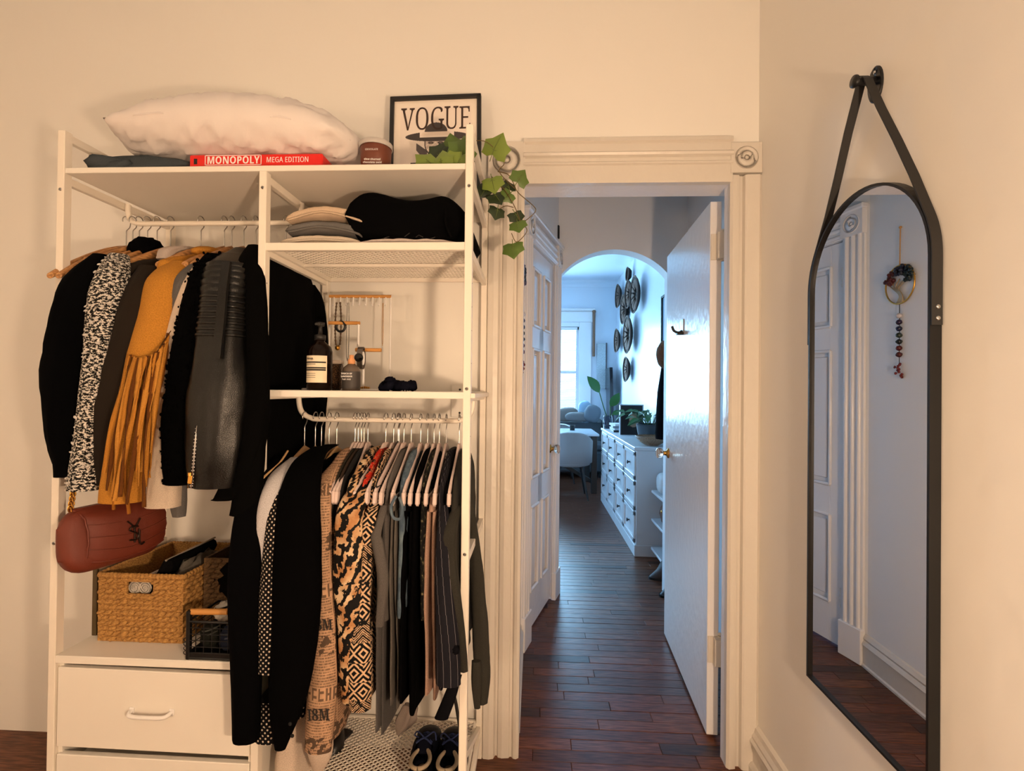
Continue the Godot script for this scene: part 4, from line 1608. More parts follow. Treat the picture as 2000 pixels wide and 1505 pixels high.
		tube(s, smooth_path([Vector3(mx - 0.058, hy + 0.004, ZF + 0.008), Vector3(mx - 0.056, hy + 0.003, ZF + 0.024), Vector3(mx - 0.044, hy, ZF + 0.031), Vector3(mx, hy, ZF + 0.033), Vector3(mx + 0.044, hy, ZF + 0.031), Vector3(mx + 0.056, hy + 0.003, ZF + 0.024), Vector3(mx + 0.058, hy + 0.004, ZF + 0.008)]), 0.0055, 8)
		for e in [-1, 1]:
			box(s, Vector3(mx + e * 0.058, hy + 0.004, ZF + 0.012), Vector3(0.014, 0.018, 0.006), 0.002)
		wpart(dr, "handle", s, M.white)
	# a wall socket plate behind the middle shelf
	var o := thing("wall_plate", "square cream cover plate on the wall behind the middle shelf", "socket", "", Vector3(-0.272, 1.265, -1.76))
	s = mk()
	box(s, Vector3(0, 0, 0.004), Vector3(0.065, 0.118, 0.008), 0.003)
	part(o, "plate", s, M.wall)
	s = mk()
	for y in [-0.042, 0.042]:
		lathe(s, [Vector2(0, 0), Vector2(0.004, 0), Vector2(0.003, 0.002), Vector2(0, 0.002)], Transform3D(Basis(Vector3.RIGHT, PI / 2), Vector3(0, y, 0.008)), 10)
	part(o, "screw", s, M.hole)


# ---------------------------------------------------------------- cloth shapes
func superring(cx: float, cy: float, cz: float, rx: float, rz: float, n := 28, p := 0.75) -> PackedVector3Array:
	var r := PackedVector3Array()
	for k in n:
		var a := TAU * k / n
		r.append(Vector3(cx + rx * signf(cos(a)) * pow(absf(cos(a)), p), cy, cz + rz * signf(sin(a)) * pow(absf(sin(a)), p)))
	return r


# sleeve: a tube of horizontal rings along a path, with creases
func sleeve(s: SurfaceTool, pts: Array, hw: Array, deep := 0.75, crease := 0.10, sd := 0.0, n := 22) -> Array:
	var path := smooth_path(pts, 6)
	var w := smooth_nums(hw, 6)
	var rings := []
	for i in path.size():
		var c := path[i]
		var r := PackedVector3Array()
		for k in n:
			var a := TAU * k / n
			var f := 1.0 + crease * (nz.get_noise_3d(cos(a) * 1.1 + sd, c.y * 7.0 + cos(a) * 1.6, sin(a) * 1.1) * 1.3 + 0.45 * sin(a * 5.0 + c.y * 9.0 + sd))
			r.append(c + Vector3(cos(a) * w[i] * f, 0.0, sin(a) * w[i] * deep * f))
		rings.append(r)
	loft(s, rings)
	return rings


# hanging cloth in the plane across the rail: rows of [y, front z, rear z, half thickness, x shift]
func drape(s: SurfaceTool, x: float, rows: Array, wave := 0.006, freq := 40.0, sd := 0.0, n := 44, steps := 5) -> void:
	var ys := []
	var cols := [[], [], [], []]
	for r in rows:
		ys.append(r[0])
		for k in 4:
			cols[k].append(r[k + 1] if k + 1 < r.size() else 0.0)
	var y := smooth_nums(ys, steps)
	var zf := smooth_nums(cols[0], steps)
	var zr := smooth_nums(cols[1], steps)
	var th := smooth_nums(cols[2], steps)
	var dx := smooth_nums(cols[3], steps)
	var top := y[0]
	var total := absf(y[-1] - y[0]) + 0.001
	var rings := []
	for i in y.size():
		var r := superring(0, 0, (zf[i] + zr[i]) / 2.0, th[i], absf(zf[i] - zr[i]) / 2.0, n, 0.7)
		var g := smoothstep(0.0, 0.5, absf(y[i] - top) / total)
		for k in n:
			var p := r[k]
			var f := wave * g * (sin(p.z * freq + sd + 1.5 * nz.get_noise_2d(y[i] * 2.0, sd)) + 0.8 * nz.get_noise_3d(p.z * 9.0 + sd, y[i] * 3.0, sd))
			# a nip of the edge so that fronts do not fall dead straight
			var e := 0.004 * nz.get_noise_2d(y[i] * 11.0, sd + p.z * 3.0)
			r[k] = Vector3(x + dx[i] + p.x * (1.0 + 0.25 * nz.get_noise_3d(p.z * 14.0, y[i] * 6.0, sd + 9.0)) + f, y[i] + (0.006 * nz.get_noise_2d(p.z * 8.0, sd) if i == y.size() - 1 else 0.0), p.z + e)
		rings.append(r)
	loft(s, rings)


func hook_wire(s: SurfaceTool, c: Vector3, neck: float, r := 0.0155, swing := 0.0) -> void:
	# a question-mark hook over the rail at c, its stem going down to the hanger
	var pts := []
	for k in 11:
		var a := lerpf(-0.35, PI * 1.02, k / 10.0)
		pts.append(c + Vector3(swing * (cos(a) - 1.0) * 0.3, sin(a) * r - 0.0015, cos(a) * r))
	pts.append(c + Vector3(0, -0.018, -r * 0.8))
	pts.append(c + Vector3(0, -0.030, -r * 0.1))
	pts.append(c + Vector3(0, -0.042, 0))
	pts.append(Vector3(c.x, neck, c.z))
	tube(s, smooth_path(pts, 2), 0.0017, 6)


func wood_hanger(label: String, x: float, y: float, mat_: Material, group: String, lean := 0.0, bar_too := false, drop := 0.0, reach := 0.222) -> void:
	var o := thing("wooden_hanger", label, "hanger", group, Vector3(x, y, -1.525))
	var s := mk()
	hook_wire(s, Vector3.ZERO, -0.098 - drop)
	part(o, "hook", s, M.chrome)
	s = mk()
	var pts := []
	var wd := []
	for k in 15:
		var t := (k - 7) / 7.0
		pts.append(Vector3(lean * t, -0.10 - drop - 0.085 * pow(absf(t), 1.7 if drop == 0.0 else 1.15) - (0.045 * absf(t) if drop == 0.0 else 0.0), t * reach))
		wd.append(lerpf(0.020, 0.011, absf(t)) * (0.8 if absf(t) > 0.97 else 1.0))
	var rings := []
	for k in 15:
		rings.append(PackedVector3Array())
		for j in 12:
			var a := TAU * j / 12
			rings[k].append(pts[k] + Vector3(cos(a) * (0.0065 + 0.004 * absf((k - 7) / 7.0)), sin(a) * wd[k], 0))
	loft(s, rings)
	part(o, "shoulder_bar", s, mat_)
	if bar_too:
		s = mk()
		tube(s, [Vector3(0, -0.175, -0.19), Vector3(0, -0.175, 0.19)], 0.0055, 8)
		part(o, "trouser_bar", s, mat_)


func slim_hanger(label: String, x: float, y: float, twist := 0.0, dz := 0.0) -> void:
	var o := thing("slim_hanger", label, "hanger", "slim white hangers on the lower rail", Vector3(x, y, -1.525 + dz))
	o.rotation.y = twist
	var s := mk()
	hook_wire(s, Vector3.ZERO, -0.085)
	part(o, "hook", s, M.chrome)
	s = mk()
	var half := [Vector2(0.0, -0.078), Vector2(0.016, -0.080), Vector2(0.030, -0.090), Vector2(0.055, -0.105), Vector2(0.11, -0.135), Vector2(0.17, -0.165), Vector2(0.205, -0.185), Vector2(0.216, -0.200), Vector2(0.217, -0.222), Vector2(0.209, -0.228), Vector2(0.199, -0.222), Vector2(0.197, -0.203), Vector2(0.16, -0.180), Vector2(0.10, -0.150), Vector2(0.05, -0.125), Vector2(0.022, -0.112), Vector2(0.0, -0.110)]
	for k in range(10, half.size()):
		half[k].y += 0.007
	var poly := PackedVector2Array(half)
	for k in range(half.size() - 2, 0, -1):
		poly.append(Vector2(-half[k].x, half[k].y))
	prism(s, poly, Transform3D(Basis(Vector3(0, 0, 1), Vector3.UP, Vector3(-1, 0, 0)), Vector3(0.0033, 0, 0)), 0.0066)
	part(o, "shoulder_bar", s, M.velvet)
	for e in [-1, 1]:
		s = mk()
		box(s, Vector3(0, -0.208, 0.207 * e), Vector3(0.0098, 0.034, 0.022), 0.003, Basis(Vector3.RIGHT, -0.2 * e))
		part(o, "tip", s, M.velvet)
	s = mk()
	tube(s, [Vector3(0, -0.208, -0.20), Vector3(0, -0.208, 0.20)], 0.0028, 6)
	part(o, "cross_bar", s, M.velvet)


# ---------------------------------------------------------------- things on the shelves
func build_shelf_things() -> void:
	top_of_wardrobe()
	ivy()
	folded_stack()
	vanity_things()


func pillow_shape(s: SurfaceTool, at: Vector3, half: Vector3, sag: Callable, wr: float) -> void:
	var n := 54
	var m := 34
	for side in [1, -1]:
		var rows := []
		for i in n + 1:
			var u := -1.0 + 2.0 * i / n
			var row := PackedVector3Array()
			for j in m + 1:
				var v := -1.0 + 2.0 * j / m
				var e := pow(maxf(0.0, 1.0 - pow(absf(u), 3.2)), 0.62) * pow(maxf(0.0, 1.0 - pow(absf(v), 2.8)), 0.60)
				var w := nz.get_noise_3d(u * 4.0 + side * 3.0, v * 3.0, 2.0) * 0.5 + (0.6 - absf(nz.get_noise_3d(u * 5.5 + v * 3.0, v * 2.5 - u, side * 4.0)) * 1.6) * 0.55
				var x := u * half.x * (1.0 - 0.13 * v * v)
				var z := v * half.z * (1.0 - 0.16 * u * u)
				var y: float = side * half.y * e * (1.0 if side > 0 else 0.74) + wr * (w - 0.25) * minf(1.0, e * 2.2) + sag.call(u)
				row.append(at + Vector3(x, y, z))
			rows.append(row)
		s.set_smooth_group(0)
		s.set_uv(Vector2.ZERO)
		for i in n:
			for j in m:
				quad(s, rows[i][j], rows[i][j + 1], rows[i + 1][j + 1], rows[i + 1][j], Vector3(0, side, 0))


func top_of_wardrobe() -> void:
	var y := 1.928
	# red game box
	var o := thing("board_game_box", "flat red board game box lying under the white pillow", "box", "", Vector3(-0.812, 1.993, -1.45))
	o.position.y = y
	var bx := o.position.x
	var s := mk()
	span(s, Vector3(bx - 0.195, y, -1.62), Vector3(bx + 0.195, y + 0.020, -1.362), 0.002)
	wpart(o, "tray", s, mat(Color(0.80, 0.10, 0.06), 0.4))
	s = mk()
	span(s, Vector3(bx - 0.197, y + 0.012, -1.622), Vector3(bx + 0.197, y + 0.052, -1.360), 0.003)
	var lid := wpart(o, "lid", s, mat(Color(0.84, 0.10, 0.055), 0.35))
	s = mk()
	for e in [[-0.150, 0.018, 0.020, 0.022], [-0.150, 0.018, 0.0475, 0.0495]]:
		span(s, Vector3(bx + e[0], y + e[2], -1.3602), Vector3(bx + e[1], y + e[3], -1.3594))
	for e in [-0.150, 0.016]:
		span(s, Vector3(bx + e, y + 0.020, -1.3602), Vector3(bx + e + 0.002, y + 0.0495, -1.3594))
	wpart(lid, "title_border", s, M.white)
	letters(o, "MONOPOLY", Vector3(-0.066, 0.0345, -1.3596 - o.position.z), 0.0235, M.white, "Droid Sans", Basis(), Vector2(1.18, 1.25), "lettering", true)
	letters(o, "MEGA EDITION", Vector3(0.095, 0.0345, -1.3596 - o.position.z), 0.0175, M.white, "Droid Sans", Basis(), Vector2(1.05, 1.2))
	s = mk()
	box(s, Vector3(bx - 0.178, y + 0.032, -1.3600), Vector3(0.010, 0.016, 0.0012), 0.0)
	wpart(o, "age_mark", s, M.ink)
	# folded slate cloth
	o = thing("folded_cloth", "folded slate grey cloth at the left end under the pillow", "cloth", "", Vector3(-1.17, y, -1.42))
	s = mk()
	blob(s, Vector3(-1.175, y + 0.028, -1.46), Vector3(0.160, 0.028, 0.115), Basis(), 0.18, 5.0, 14, 30, 0.55)
	blob(s, Vector3(-1.255, y + 0.024, -1.40), Vector3(0.066, 0.024, 0.075), Basis(Vector3.UP, 0.3), 0.25, 9.0, 12, 22, 0.7)
	blob(s, Vector3(-1.215, y + 0.014, -1.36), Vector3(0.045, 0.014, 0.03), Basis(Vector3.BACK, 0.25), 0.3, 3.0, 10, 18, 0.8)
	wpart(o, "cloth", s, fabric(Color(0.27, 0.30, 0.32)))
	# pillow
	o = thing("white_pillow", "big plump white pillow lying on top of the wardrobe", "pillow", "", Vector3(-0.90, y, -1.49))
	s = mk()
	pillow_shape(s, Vector3(-0.912, 2.072, -1.50), Vector3(0.385, 0.112, 0.20), func(u: float) -> float: return 0.004 * u * u * (1.0 if u < 0.0 else -9.0), 0.026)
	var pc := mat(Color(0.90, 0.87, 0.855), 0.9)
	pc.normal_enabled = true
	pc.normal_texture = M.paint_normal
	pc.normal_scale = 0.5
	wpart(o, "case", s, tri_uv(pc, Vector3.ONE * 6))
	s = mk()
	var seam := []
	for k in 40:
		var a := TAU * k / 39.0
		var c := Vector2(signf(cos(a)) * pow(absf(cos(a)), 0.25), signf(sin(a)) * pow(absf(sin(a)), 0.25))
		seam.append(Vector3(-0.912 + c.x * 0.383 * (1.0 - 0.13 * c.y * c.y), 2.072 + 0.004 * c.x * c.x * (1.0 if c.x < 0.0 else -9.0), -1.50 + c.y * 0.198 * (1.0 - 0.16 * c.x * c.x)))
	tube(s, seam, 0.0035, 6)
	wpart(o, "seam", s, mat(Color(0.88, 0.85, 0.84), 0.9))
	# brown tub with white lid
	o = thing("paper_tub", "brown paper tub with a white lid beside the framed print", "tub", "", Vector3(-0.4833, 1.98, -1.43))
	o.position.y = y
	s = mk()
	lathe(s, [Vector2(0, 0), Vector2(0.040, 0), Vector2(0.046, 0.094), Vector2(0.044, 0.098), Vector2(0, 0.098)], Transform3D(), 32)
	part(o, "body", s, mat(Color(0.40, 0.20, 0.12), 0.5))
	s = mk()
	lathe(s, [Vector2(0, 0.094), Vector2(0.0475, 0.094), Vector2(0.049, 0.097), Vector2(0.049, 0.108), Vector2(0.046, 0.110), Vector2(0.044, 0.106), Vector2(0, 0.106)], Transform3D(), 32)
	part(o, "lid", s, mat(Color(0.74, 0.72, 0.70), 0.4))
	letters(o, "CHOCOLATE", Vector3(0.002, 0.074, 0.0452), 0.0045, M.white)
	for k in 4:
		letters(o, ["slow churned", "chocolate swirl", "with a dark", "cocoa ripple"][k], Vector3(0.004, 0.046 - k * 0.009, 0.0436 - k * 0.0006), 0.0075, M.white, "Droid Sans", Basis(Vector3.UP, 0.06), Vector2(1, 1), "lettering", true)
	# framed print
	o = thing("framed_print", "black framed fashion magazine print leaning on the wall atop the wardrobe", "picture", "", Vector3(-0.352, y, -1.665))
	o.basis = Basis(Vector3.RIGHT, -0.10) * Basis(Vector3.BACK, 0.022)
	var w := 0.322
	var h := 0.415
	s = mk()
	span(s, Vector3(-w / 2, 0, 0), Vector3(-w / 2 + 0.014, h, 0.020), 0.0015)
	span(s, Vector3(w / 2 - 0.014, 0, 0), Vector3(w / 2, h, 0.020), 0.0015)
	span(s, Vector3(-w / 2, h - 0.014, 0), Vector3(w / 2, h, 0.020), 0.0015)
	span(s, Vector3(-w / 2, 0, 0), Vector3(w / 2, 0.014, 0.020), 0.0015)
	part(o, "frame", s, mat(Color(0.06, 0.055, 0.05), 0.4))
	s = mk()
	quad_uv(s, Vector3(-w / 2 + 0.013, 0.013, 0.010), Vector3(w - 0.026, 0, 0), Vector3(0, h - 0.026, 0))
	var pm := mat(Color(1, 1, 1), 0.35)
	pm.albedo_texture = picture(256, 336, hat_print)
	part(o, "print", s, pm)
	letters(o, "VOGUE", Vector3(0.002, 0.330, 0.0106), 0.058, mat(Color(0.22, 0.15, 0.12), 0.7), "Droid Serif", Basis(), Vector2(1.24, 2.0))


func quad_uv(s: SurfaceTool, o: Vector3, u: Vector3, v: Vector3) -> void:
	s.set_smooth_group(-1)
	var p := [o, o + u, o + u + v, o + v]
	var t := [Vector2(0, 1), Vector2(1, 1), Vector2(1, 0), Vector2(0, 0)]
	for k in [0, 2, 1, 0, 3, 2]:
		s.set_uv(t[k])
		s.add_vertex(p[k])


func hat_print(px: int, py: int) -> Color:
	# a plain drawing of a woman under a wide hat
	var x := px / 256.0
	var y := py / 256.0 + 0.075
	var paper := Color(0.93, 0.89, 0.85)
	if x < 0.075 or x > 0.925 or y < 0.155 or y > 1.315:
		return Color(0.95, 0.91, 0.86)
	var dark := Color(0.24, 0.215, 0.205)
	var cx := 0.505
	var crown := Vector2((x - cx) / 0.135, (y - 0.475) / 0.115).length()
	var brim := Vector2((x - cx - 0.01) / 0.375, (y - 0.535) / 0.062)
	var face := Vector2((x - cx + 0.01) / 0.115, (y - 0.62) / 0.155).length()
	if crown < 1.0 and y < 0.475:
		return dark
	if y >= 0.475 and y < 0.522 and absf(x - cx) < 0.15 + (y - 0.475) * 0.9:
		return Color(0.90, 0.84, 0.79)
	if brim.length() < 1.0 and (brim.y > 0.15 or absf(brim.x) > 0.55):
		return dark
	if face < 1.0 and y > 0.57:
		var e1 := Vector2((x - cx + 0.06) / 0.035, (y - 0.615) / 0.014).length()
		var e2 := Vector2((x - cx - 0.055) / 0.035, (y - 0.615) / 0.014).length()
		if e1 < 1.0 or e2 < 1.0:
			return dark if minf(e1, e2) > 0.45 else Color(0.5, 0.42, 0.38)
		if Vector2((x - cx) / 0.03, (y - 0.71) / 0.011).length() < 1.0:
			return Color(0.45, 0.18, 0.16)
		if absf(fposmod((x + y) * 60.0, 1.0) - 0.5) < 0.10 or absf(fposmod((x - y) * 60.0, 1.0) - 0.5) < 0.10:
			return Color(0.62, 0.55, 0.51)
		return paper
	if face < 1.10 and y > 0.57 and absf(x - cx) > 0.08:
		return dark
	# the turned-up collar and shoulders
	var col := (x - 0.28) * 0.75 + 0.62
	if x > 0.27 and x < 0.40 and y > col and y < col + 0.09 + (x - 0.27) * 0.5:
		return Color(0.34, 0.31, 0.31)
	if y > 0.86 - 0.25 * maxf(0.0, 0.25 - absf(x - cx)) and absf(x - cx) < 0.30 and y > 0.80:
		return Color(0.22, 0.20, 0.20)
	return paper


func ivy_leaf(s: SurfaceTool, at: Vector3, size: float, turn: Basis) -> void:
	var shape := [[0.0, 0.06], [0.26, -0.06], [0.56, 0.0], [0.54, 0.24], [0.62, 0.52], [0.34, 0.66], [0.0, 1.0], [-0.34, 0.66], [-0.62, 0.52], [-0.54, 0.24], [-0.56, 0.0], [-0.26, -0.06]]
	s.set_smooth_group(3)
	s.set_uv(Vector2.ZERO)
	var c := at + turn * Vector3(0, 0.38, 0.10) * size
	for k in shape.size():
		var a: Array = shape[k]
		var b: Array = shape[(k + 1) % shape.size()]
		var pa := at + turn * Vector3(a[0], a[1], -0.16 * absf(a[0]) + 0.05 * sin(a[1] * 5.0)) * size
		var pb := at + turn * Vector3(b[0], b[1], -0.16 * absf(b[0]) + 0.05 * sin(b[1] * 5.0)) * size
		tri(s, c, pa, pb, turn * Vector3(0, 0, 1))


func ivy() -> void:
	var o := thing("trailing_ivy", "trailing green ivy on the wardrobe top, hanging down its right side", "plant", "", Vector3(-0.27, 1.928, -1.44))
	var s := mk()
	lathe(s, [Vector2(0, 0), Vector2(0.032, 0), Vector2(0.040, 0.048), Vector2(0.037, 0.05), Vector2(0.03, 0.02), Vector2(0, 0.02)])
	part(o, "pot", s, mat(Color(0.10, 0.10, 0.10), 0.5))
	var light_ := leaf_mat(Color(0.44, 0.52, 0.20))
	var mid_ := leaf_mat(Color(0.30, 0.40, 0.14))
	var dark_ := leaf_mat(Color(0.13, 0.19, 0.08))
	var tones := [light_, mid_, dark_]
	var vein := mat(Color(0.36, 0.42, 0.18), 0.6)
	# leaf tips seen in the photograph: [point, size, roll of the leaf, tone]
	var spots := [
		[Vector3(-0.2211, 1.979, -1.39), 0.050, -0.25, 1], [Vector3(-0.2125, 2.013, -1.41), 0.040, 0.3, 1], [Vector3(-0.3029, 1.95, -1.37), 0.040, 0.9, 0], [Vector3(-0.2714, 1.942, -1.36), 0.044, 0.2, 0],
		[Vector3(-0.2262, 1.943, -1.36), 0.036, -0.6, 0], [Vector3(-0.2703, 1.996, -1.43), 0.044, 0.5, 2], [Vector3(-0.2964, 1.993, -1.43), 0.040, -0.3, 2], [Vector3(-0.2538, 2.013, -1.44), 0.046, 0.15, 1], [Vector3(-0.2074, 1.978, -1.42), 0.040, 0.5, 2], [Vector3(-0.2529, 1.948, -1.37), 0.036, -0.9, 0], [Vector3(-0.3235, 1.949, -1.37), 0.028, 0.6, 0],
		[Vector3(-0.1382, 2.018, -1.47), 0.066, -0.5, 0], [Vector3(-0.139, 1.954, -1.47), 0.050, -2.9, 0], [Vector3(-0.1479, 1.945, -1.5), 0.030, 2.2, 2], [Vector3(-0.06367, 1.949, -1.5), 0.045, -0.55, 1], [Vector3(-0.08678, 1.934, -1.52), 0.038, 0.2, 2],
		[Vector3(-0.1595, 1.944, -1.52), 0.036, 2.6, 2], [Vector3(-0.1365, 1.916, -1.5), 0.044, 3.7, 2], [Vector3(-0.08134, 1.923, -1.51), 0.036, 2.4, 1], [Vector3(-0.1216, 1.873, -1.5), 0.040, 2.9, 2], [Vector3(-0.07156, 1.866, -1.52), 0.040, 3.6, 2], [Vector3(-0.06078, 1.83, -1.5), 0.042, 3.4, 1], [Vector3(-0.07383, 1.76, -1.49), 0.050, 3.3, 1]]
	rng.seed = 12
	for k in spots.size():
		var sp: Array = spots[k]
		var turn := Basis(Vector3.UP, rng.randf_range(-0.4, 0.5)) * Basis(Vector3.RIGHT, rng.randf_range(-0.5, 0.15)) * Basis(Vector3.BACK, sp[2])
		s = mk()
		ivy_leaf(s, sp[0], sp[1] * (1.45 if k < 11 else 1.15), turn)
		var lf := wpart(o, "leaf", s, tones[sp[3]])
		s = mk()
		tube(s, [sp[0] - turn * Vector3(0, sp[1] * 0.25, 0), sp[0] + turn * Vector3(0, sp[1] * 0.4, sp[1] * 0.115), sp[0] + turn * Vector3(0, sp[1] * 0.93, sp[1] * 0.03)], [0.0012, 0.0012, 0.0006], 5)
		for e in [-1, 1]:
			tube(s, [sp[0] + turn * Vector3(0, sp[1] * 0.25, sp[1] * 0.09), sp[0] + turn * Vector3(e * sp[1] * 0.5, sp[1] * 0.46, -sp[1] * 0.05)], 0.0008, 5)
		wpart(lf, "veins", s, vein)
	var vines := [
		[Vector3(-0.27, 1.96, -1.44), Vector3(-0.2186, 2.026, -1.42), Vector3(-0.1615, 2.055, -1.45), Vector3(-0.1164, 2.026, -1.47), Vector3(-0.1011, 2.002, -1.48), Vector3(-0.1166, 1.98, -1.48), Vector3(-0.1013, 1.959, -1.49), Vector3(-0.06983, 1.932, -1.5)],
		[Vector3(-0.1213, 1.976, -1.48), Vector3(-0.09097, 1.976, -1.5), Vector3(-0.07318, 1.948, -1.5), Vector3(-0.05858, 1.919, -1.5), Vector3(-0.01383, 1.88, -1.5), Vector3(-0.004139, 1.861, -1.5), Vector3(-0.02917, 1.836, -1.5), Vector3(-0.05119, 1.822, -1.5)],
		[Vector3(-0.1409, 1.965, -1.49), Vector3(-0.1129, 1.942, -1.5), Vector3(-0.08541, 1.905, -1.5), Vector3(-0.06477, 1.869, -1.51), Vector3(-0.04969, 1.83, -1.5), Vector3(-0.03021, 1.801, -1.49), Vector3(-0.04098, 1.779, -1.49), Vector3(-0.06284, 1.763, -1.49), Vector3(-0.07731, 1.79, -1.49)],
		[Vector3(-0.1016, 1.932, -1.5), Vector3(-0.1264, 1.946, -1.51), Vector3(-0.1515, 1.954, -1.52)], [Vector3(-0.07236, 1.873, -1.5), Vector3(-0.09624, 1.878, -1.5), Vector3(-0.1168, 1.868, -1.5)]]
	for v in vines:
		wpart(o, "vine", stem_thin(v), mat(Color(0.35, 0.28, 0.13), 0.7))


func stem_thin(pts: Array) -> SurfaceTool:
	var s := mk()
	tube(s, smooth_path(pts, 5), 0.0013, 6)
	return s


func slab_fold(s: SurfaceTool, lo: Vector3, hi: Vector3, hump: float, sd: float, layers := 1) -> void:
	# folded cloth: a soft slab whose top swells, with rounded front fold
	var n := 26
	var rings := []
	for i in n + 1:
		var t := float(i) / n
		var e := pow(maxf(0.0, 1.0 - pow(absf(t * 2 - 1), 6.0)), 0.5)
		var x := lerpf(lo.x, hi.x, t)
		var h := (hi.y - lo.y) * maxf(e, 0.12)
		var lift := hump * sin(PI * t)
		var cy := lo.y + (hi.y - lo.y) / 2.0 + lift
		var r := PackedVector3Array()
		for k in 28:
			var a := TAU * k / 28
			var q := Vector3(0, signf(sin(a)) * pow(absf(sin(a)), 0.6) * h / 2.0, signf(cos(a)) * pow(absf(cos(a)), 0.45) * (hi.z - lo.z) / 2.0 * (0.9 + 0.1 * e))
			var w := 1.0 + 0.12 * nz.get_noise_3d(x * 9.0 + sd, q.y * 20.0, q.z * 7.0)
			r.append(Vector3(x, cy + q.y * w + 0.004 * nz.get_noise_2d(x * 16.0, sd), (lo.z + hi.z) / 2.0 + q.z * (1.0 + 0.03 * nz.get_noise_2d(x * 14.0, sd + 5.0))))
		rings.append(r)
	loft(s, rings)


func folded_stack() -> void:
	var y := 1.712
	var items := [
		["cream folded garment at the bottom of the left pile on the mesh shelf", Vector3(-0.748, y, -1.68), Vector3(-0.505, y + 0.034, -1.365), 0.008, Color(0.90, 0.84, 0.76)],
		["grey folded sweater in the middle of the left pile on the mesh shelf", Vector3(-0.735, y + 0.032, -1.68), Vector3(-0.512, y + 0.072, -1.370), 0.014, Color(0.46, 0.45, 0.44)],
		["cream folded sweater on the top of the left pile on the mesh shelf", Vector3(-0.735, y + 0.068, -1.68), Vector3(-0.500, y + 0.108, -1.372), 0.022, Color(0.90, 0.80, 0.69)]]
	for k in 3:
		var it: Array = items[k]
		var o := thing("folded_garment", it[0], "clothing", "folded clothes on the mesh shelf", (it[1] + it[2]) / 2.0)
		var s := mk()
		slab_fold(s, it[1], it[2], it[3], k * 7.0)
		wpart(o, "cloth", s, fabric(it[4], 0.95, 30.0, 0.9))
		s = mk()
		tube(s, smooth_path([Vector3(it[2].x - 0.005, it[1].y + 0.012, -1.45), Vector3(it[2].x + 0.004, it[1].y + 0.006, -1.41), Vector3(it[2].x - 0.01, it[1].y + 0.010, it[2].z + 0.004), Vector3((it[1].x + it[2].x) / 2.0, it[1].y + 0.013 + it[3], it[2].z + 0.004), Vector3(it[1].x + 0.02, it[1].y + 0.012, it[2].z + 0.003)]), 0.0035, 6)
		wpart(o, "hem", s, fabric(it[4] * 0.94, 0.95, 30.0, 0.9))
	var o := thing("folded_garment", "pale garment with dark lines folded under the black blanket", "clothing", "folded clothes on the mesh shelf", Vector3(-0.38, y, -1.51))
	var s := mk()
	slab_fold(s, Vector3(-0.53, y, -1.70), Vector3(-0.215, y + 0.020, -1.36), 0.008, 3.0)
	wpart(o, "cloth", s, fabric(Color(0.86, 0.80, 0.77)))
	s = mk()
	for q in [[Vector3(-0.3735, 1.738, -1.357), Vector3(-0.359, 1.749, -1.357)], [Vector3(-0.3413, 1.737, -1.357), Vector3(-0.3326, 1.743, -1.357), Vector3(-0.3208, 1.737, -1.357)], [Vector3(-0.4351, 1.733, -1.357), Vector3(-0.4176, 1.739, -1.357)], [Vector3(-0.3003, 1.732, -1.357), Vector3(-0.2858, 1.737, -1.357)]]:
		tube(s, q, 0.0014, 5)
	wpart(o, "printed_lines", s, M.ink)
	o = thing("folded_garment", "pale striped garment with dark dashes squeezed against the middle post", "clothing", "folded clothes on the mesh shelf", Vector3(-0.74, y, -1.45))
	s = mk()
	slab_fold(s, Vector3(-0.752, y + 0.001, -1.62), Vector3(-0.726, y + 0.040, -1.42), 0.0, 8.0)
	wpart(o, "cloth", s, fabric(Color(0.66, 0.60, 0.56)))
	# black blanket
	o = thing("black_blanket", "thick black blanket folded on the right of the mesh shelf", "blanket", "", Vector3(-0.36, y + 0.02, -1.52))
	s = mk()
	var bl := []
	for k in 31:
		var t := k / 30.0
		var x := lerpf(-0.548, -0.150 - 0.045, t)
		var e := pow(maxf(0.0, 1.0 - pow(absf(t * 2 - 1), 7.0)), 0.45)
		var top: float = 0.150 + 0.010 * sin(t * 9.0 + 0.4) - 0.04 * smoothstep(0.75, 1.0, t)
		var r := PackedVector3Array()
		for j in 36:
			var a := TAU * j / 36
			var hy := 0.5 * top * maxf(e, 0.15)
			var q := Vector3(0, signf(sin(a)) * pow(absf(sin(a)), 0.55) * hy, signf(cos(a)) * pow(absf(cos(a)), 0.5) * 0.165)
			var w := 0.006 * nz.get_noise_3d(x * 9.0, q.y * 22.0, q.z * 5.0)
			# the fold line across the front
			if q.z > 0.08:
				w -= 0.010 * exp(-pow((q.y + 0.026 + 0.02 * t) / 0.007, 2.0))
			r.append(Vector3(x, y + 0.014 + top * 0.5 + q.y + 0.006 * sin(t * 7.0), -1.525 + q.z + w))
		bl.append(r)
	loft(s, bl)
	wpart(o, "folded_body", s, fabric(Color(0.028, 0.028, 0.032), 0.95, 30.0, 1.0))
	s = mk()
	tube(s, smooth_path([Vector3(-0.262, y + 0.125, -1.372), Vector3(-0.258, y + 0.10, -1.362), Vector3(-0.255, y + 0.06, -1.350), Vector3(-0.240, y + 0.025, -1.356)]), 0.004, 6)
	wpart(o, "fold_edge", s, fabric(Color(0.034, 0.034, 0.038), 0.95, 30.0, 1.0))


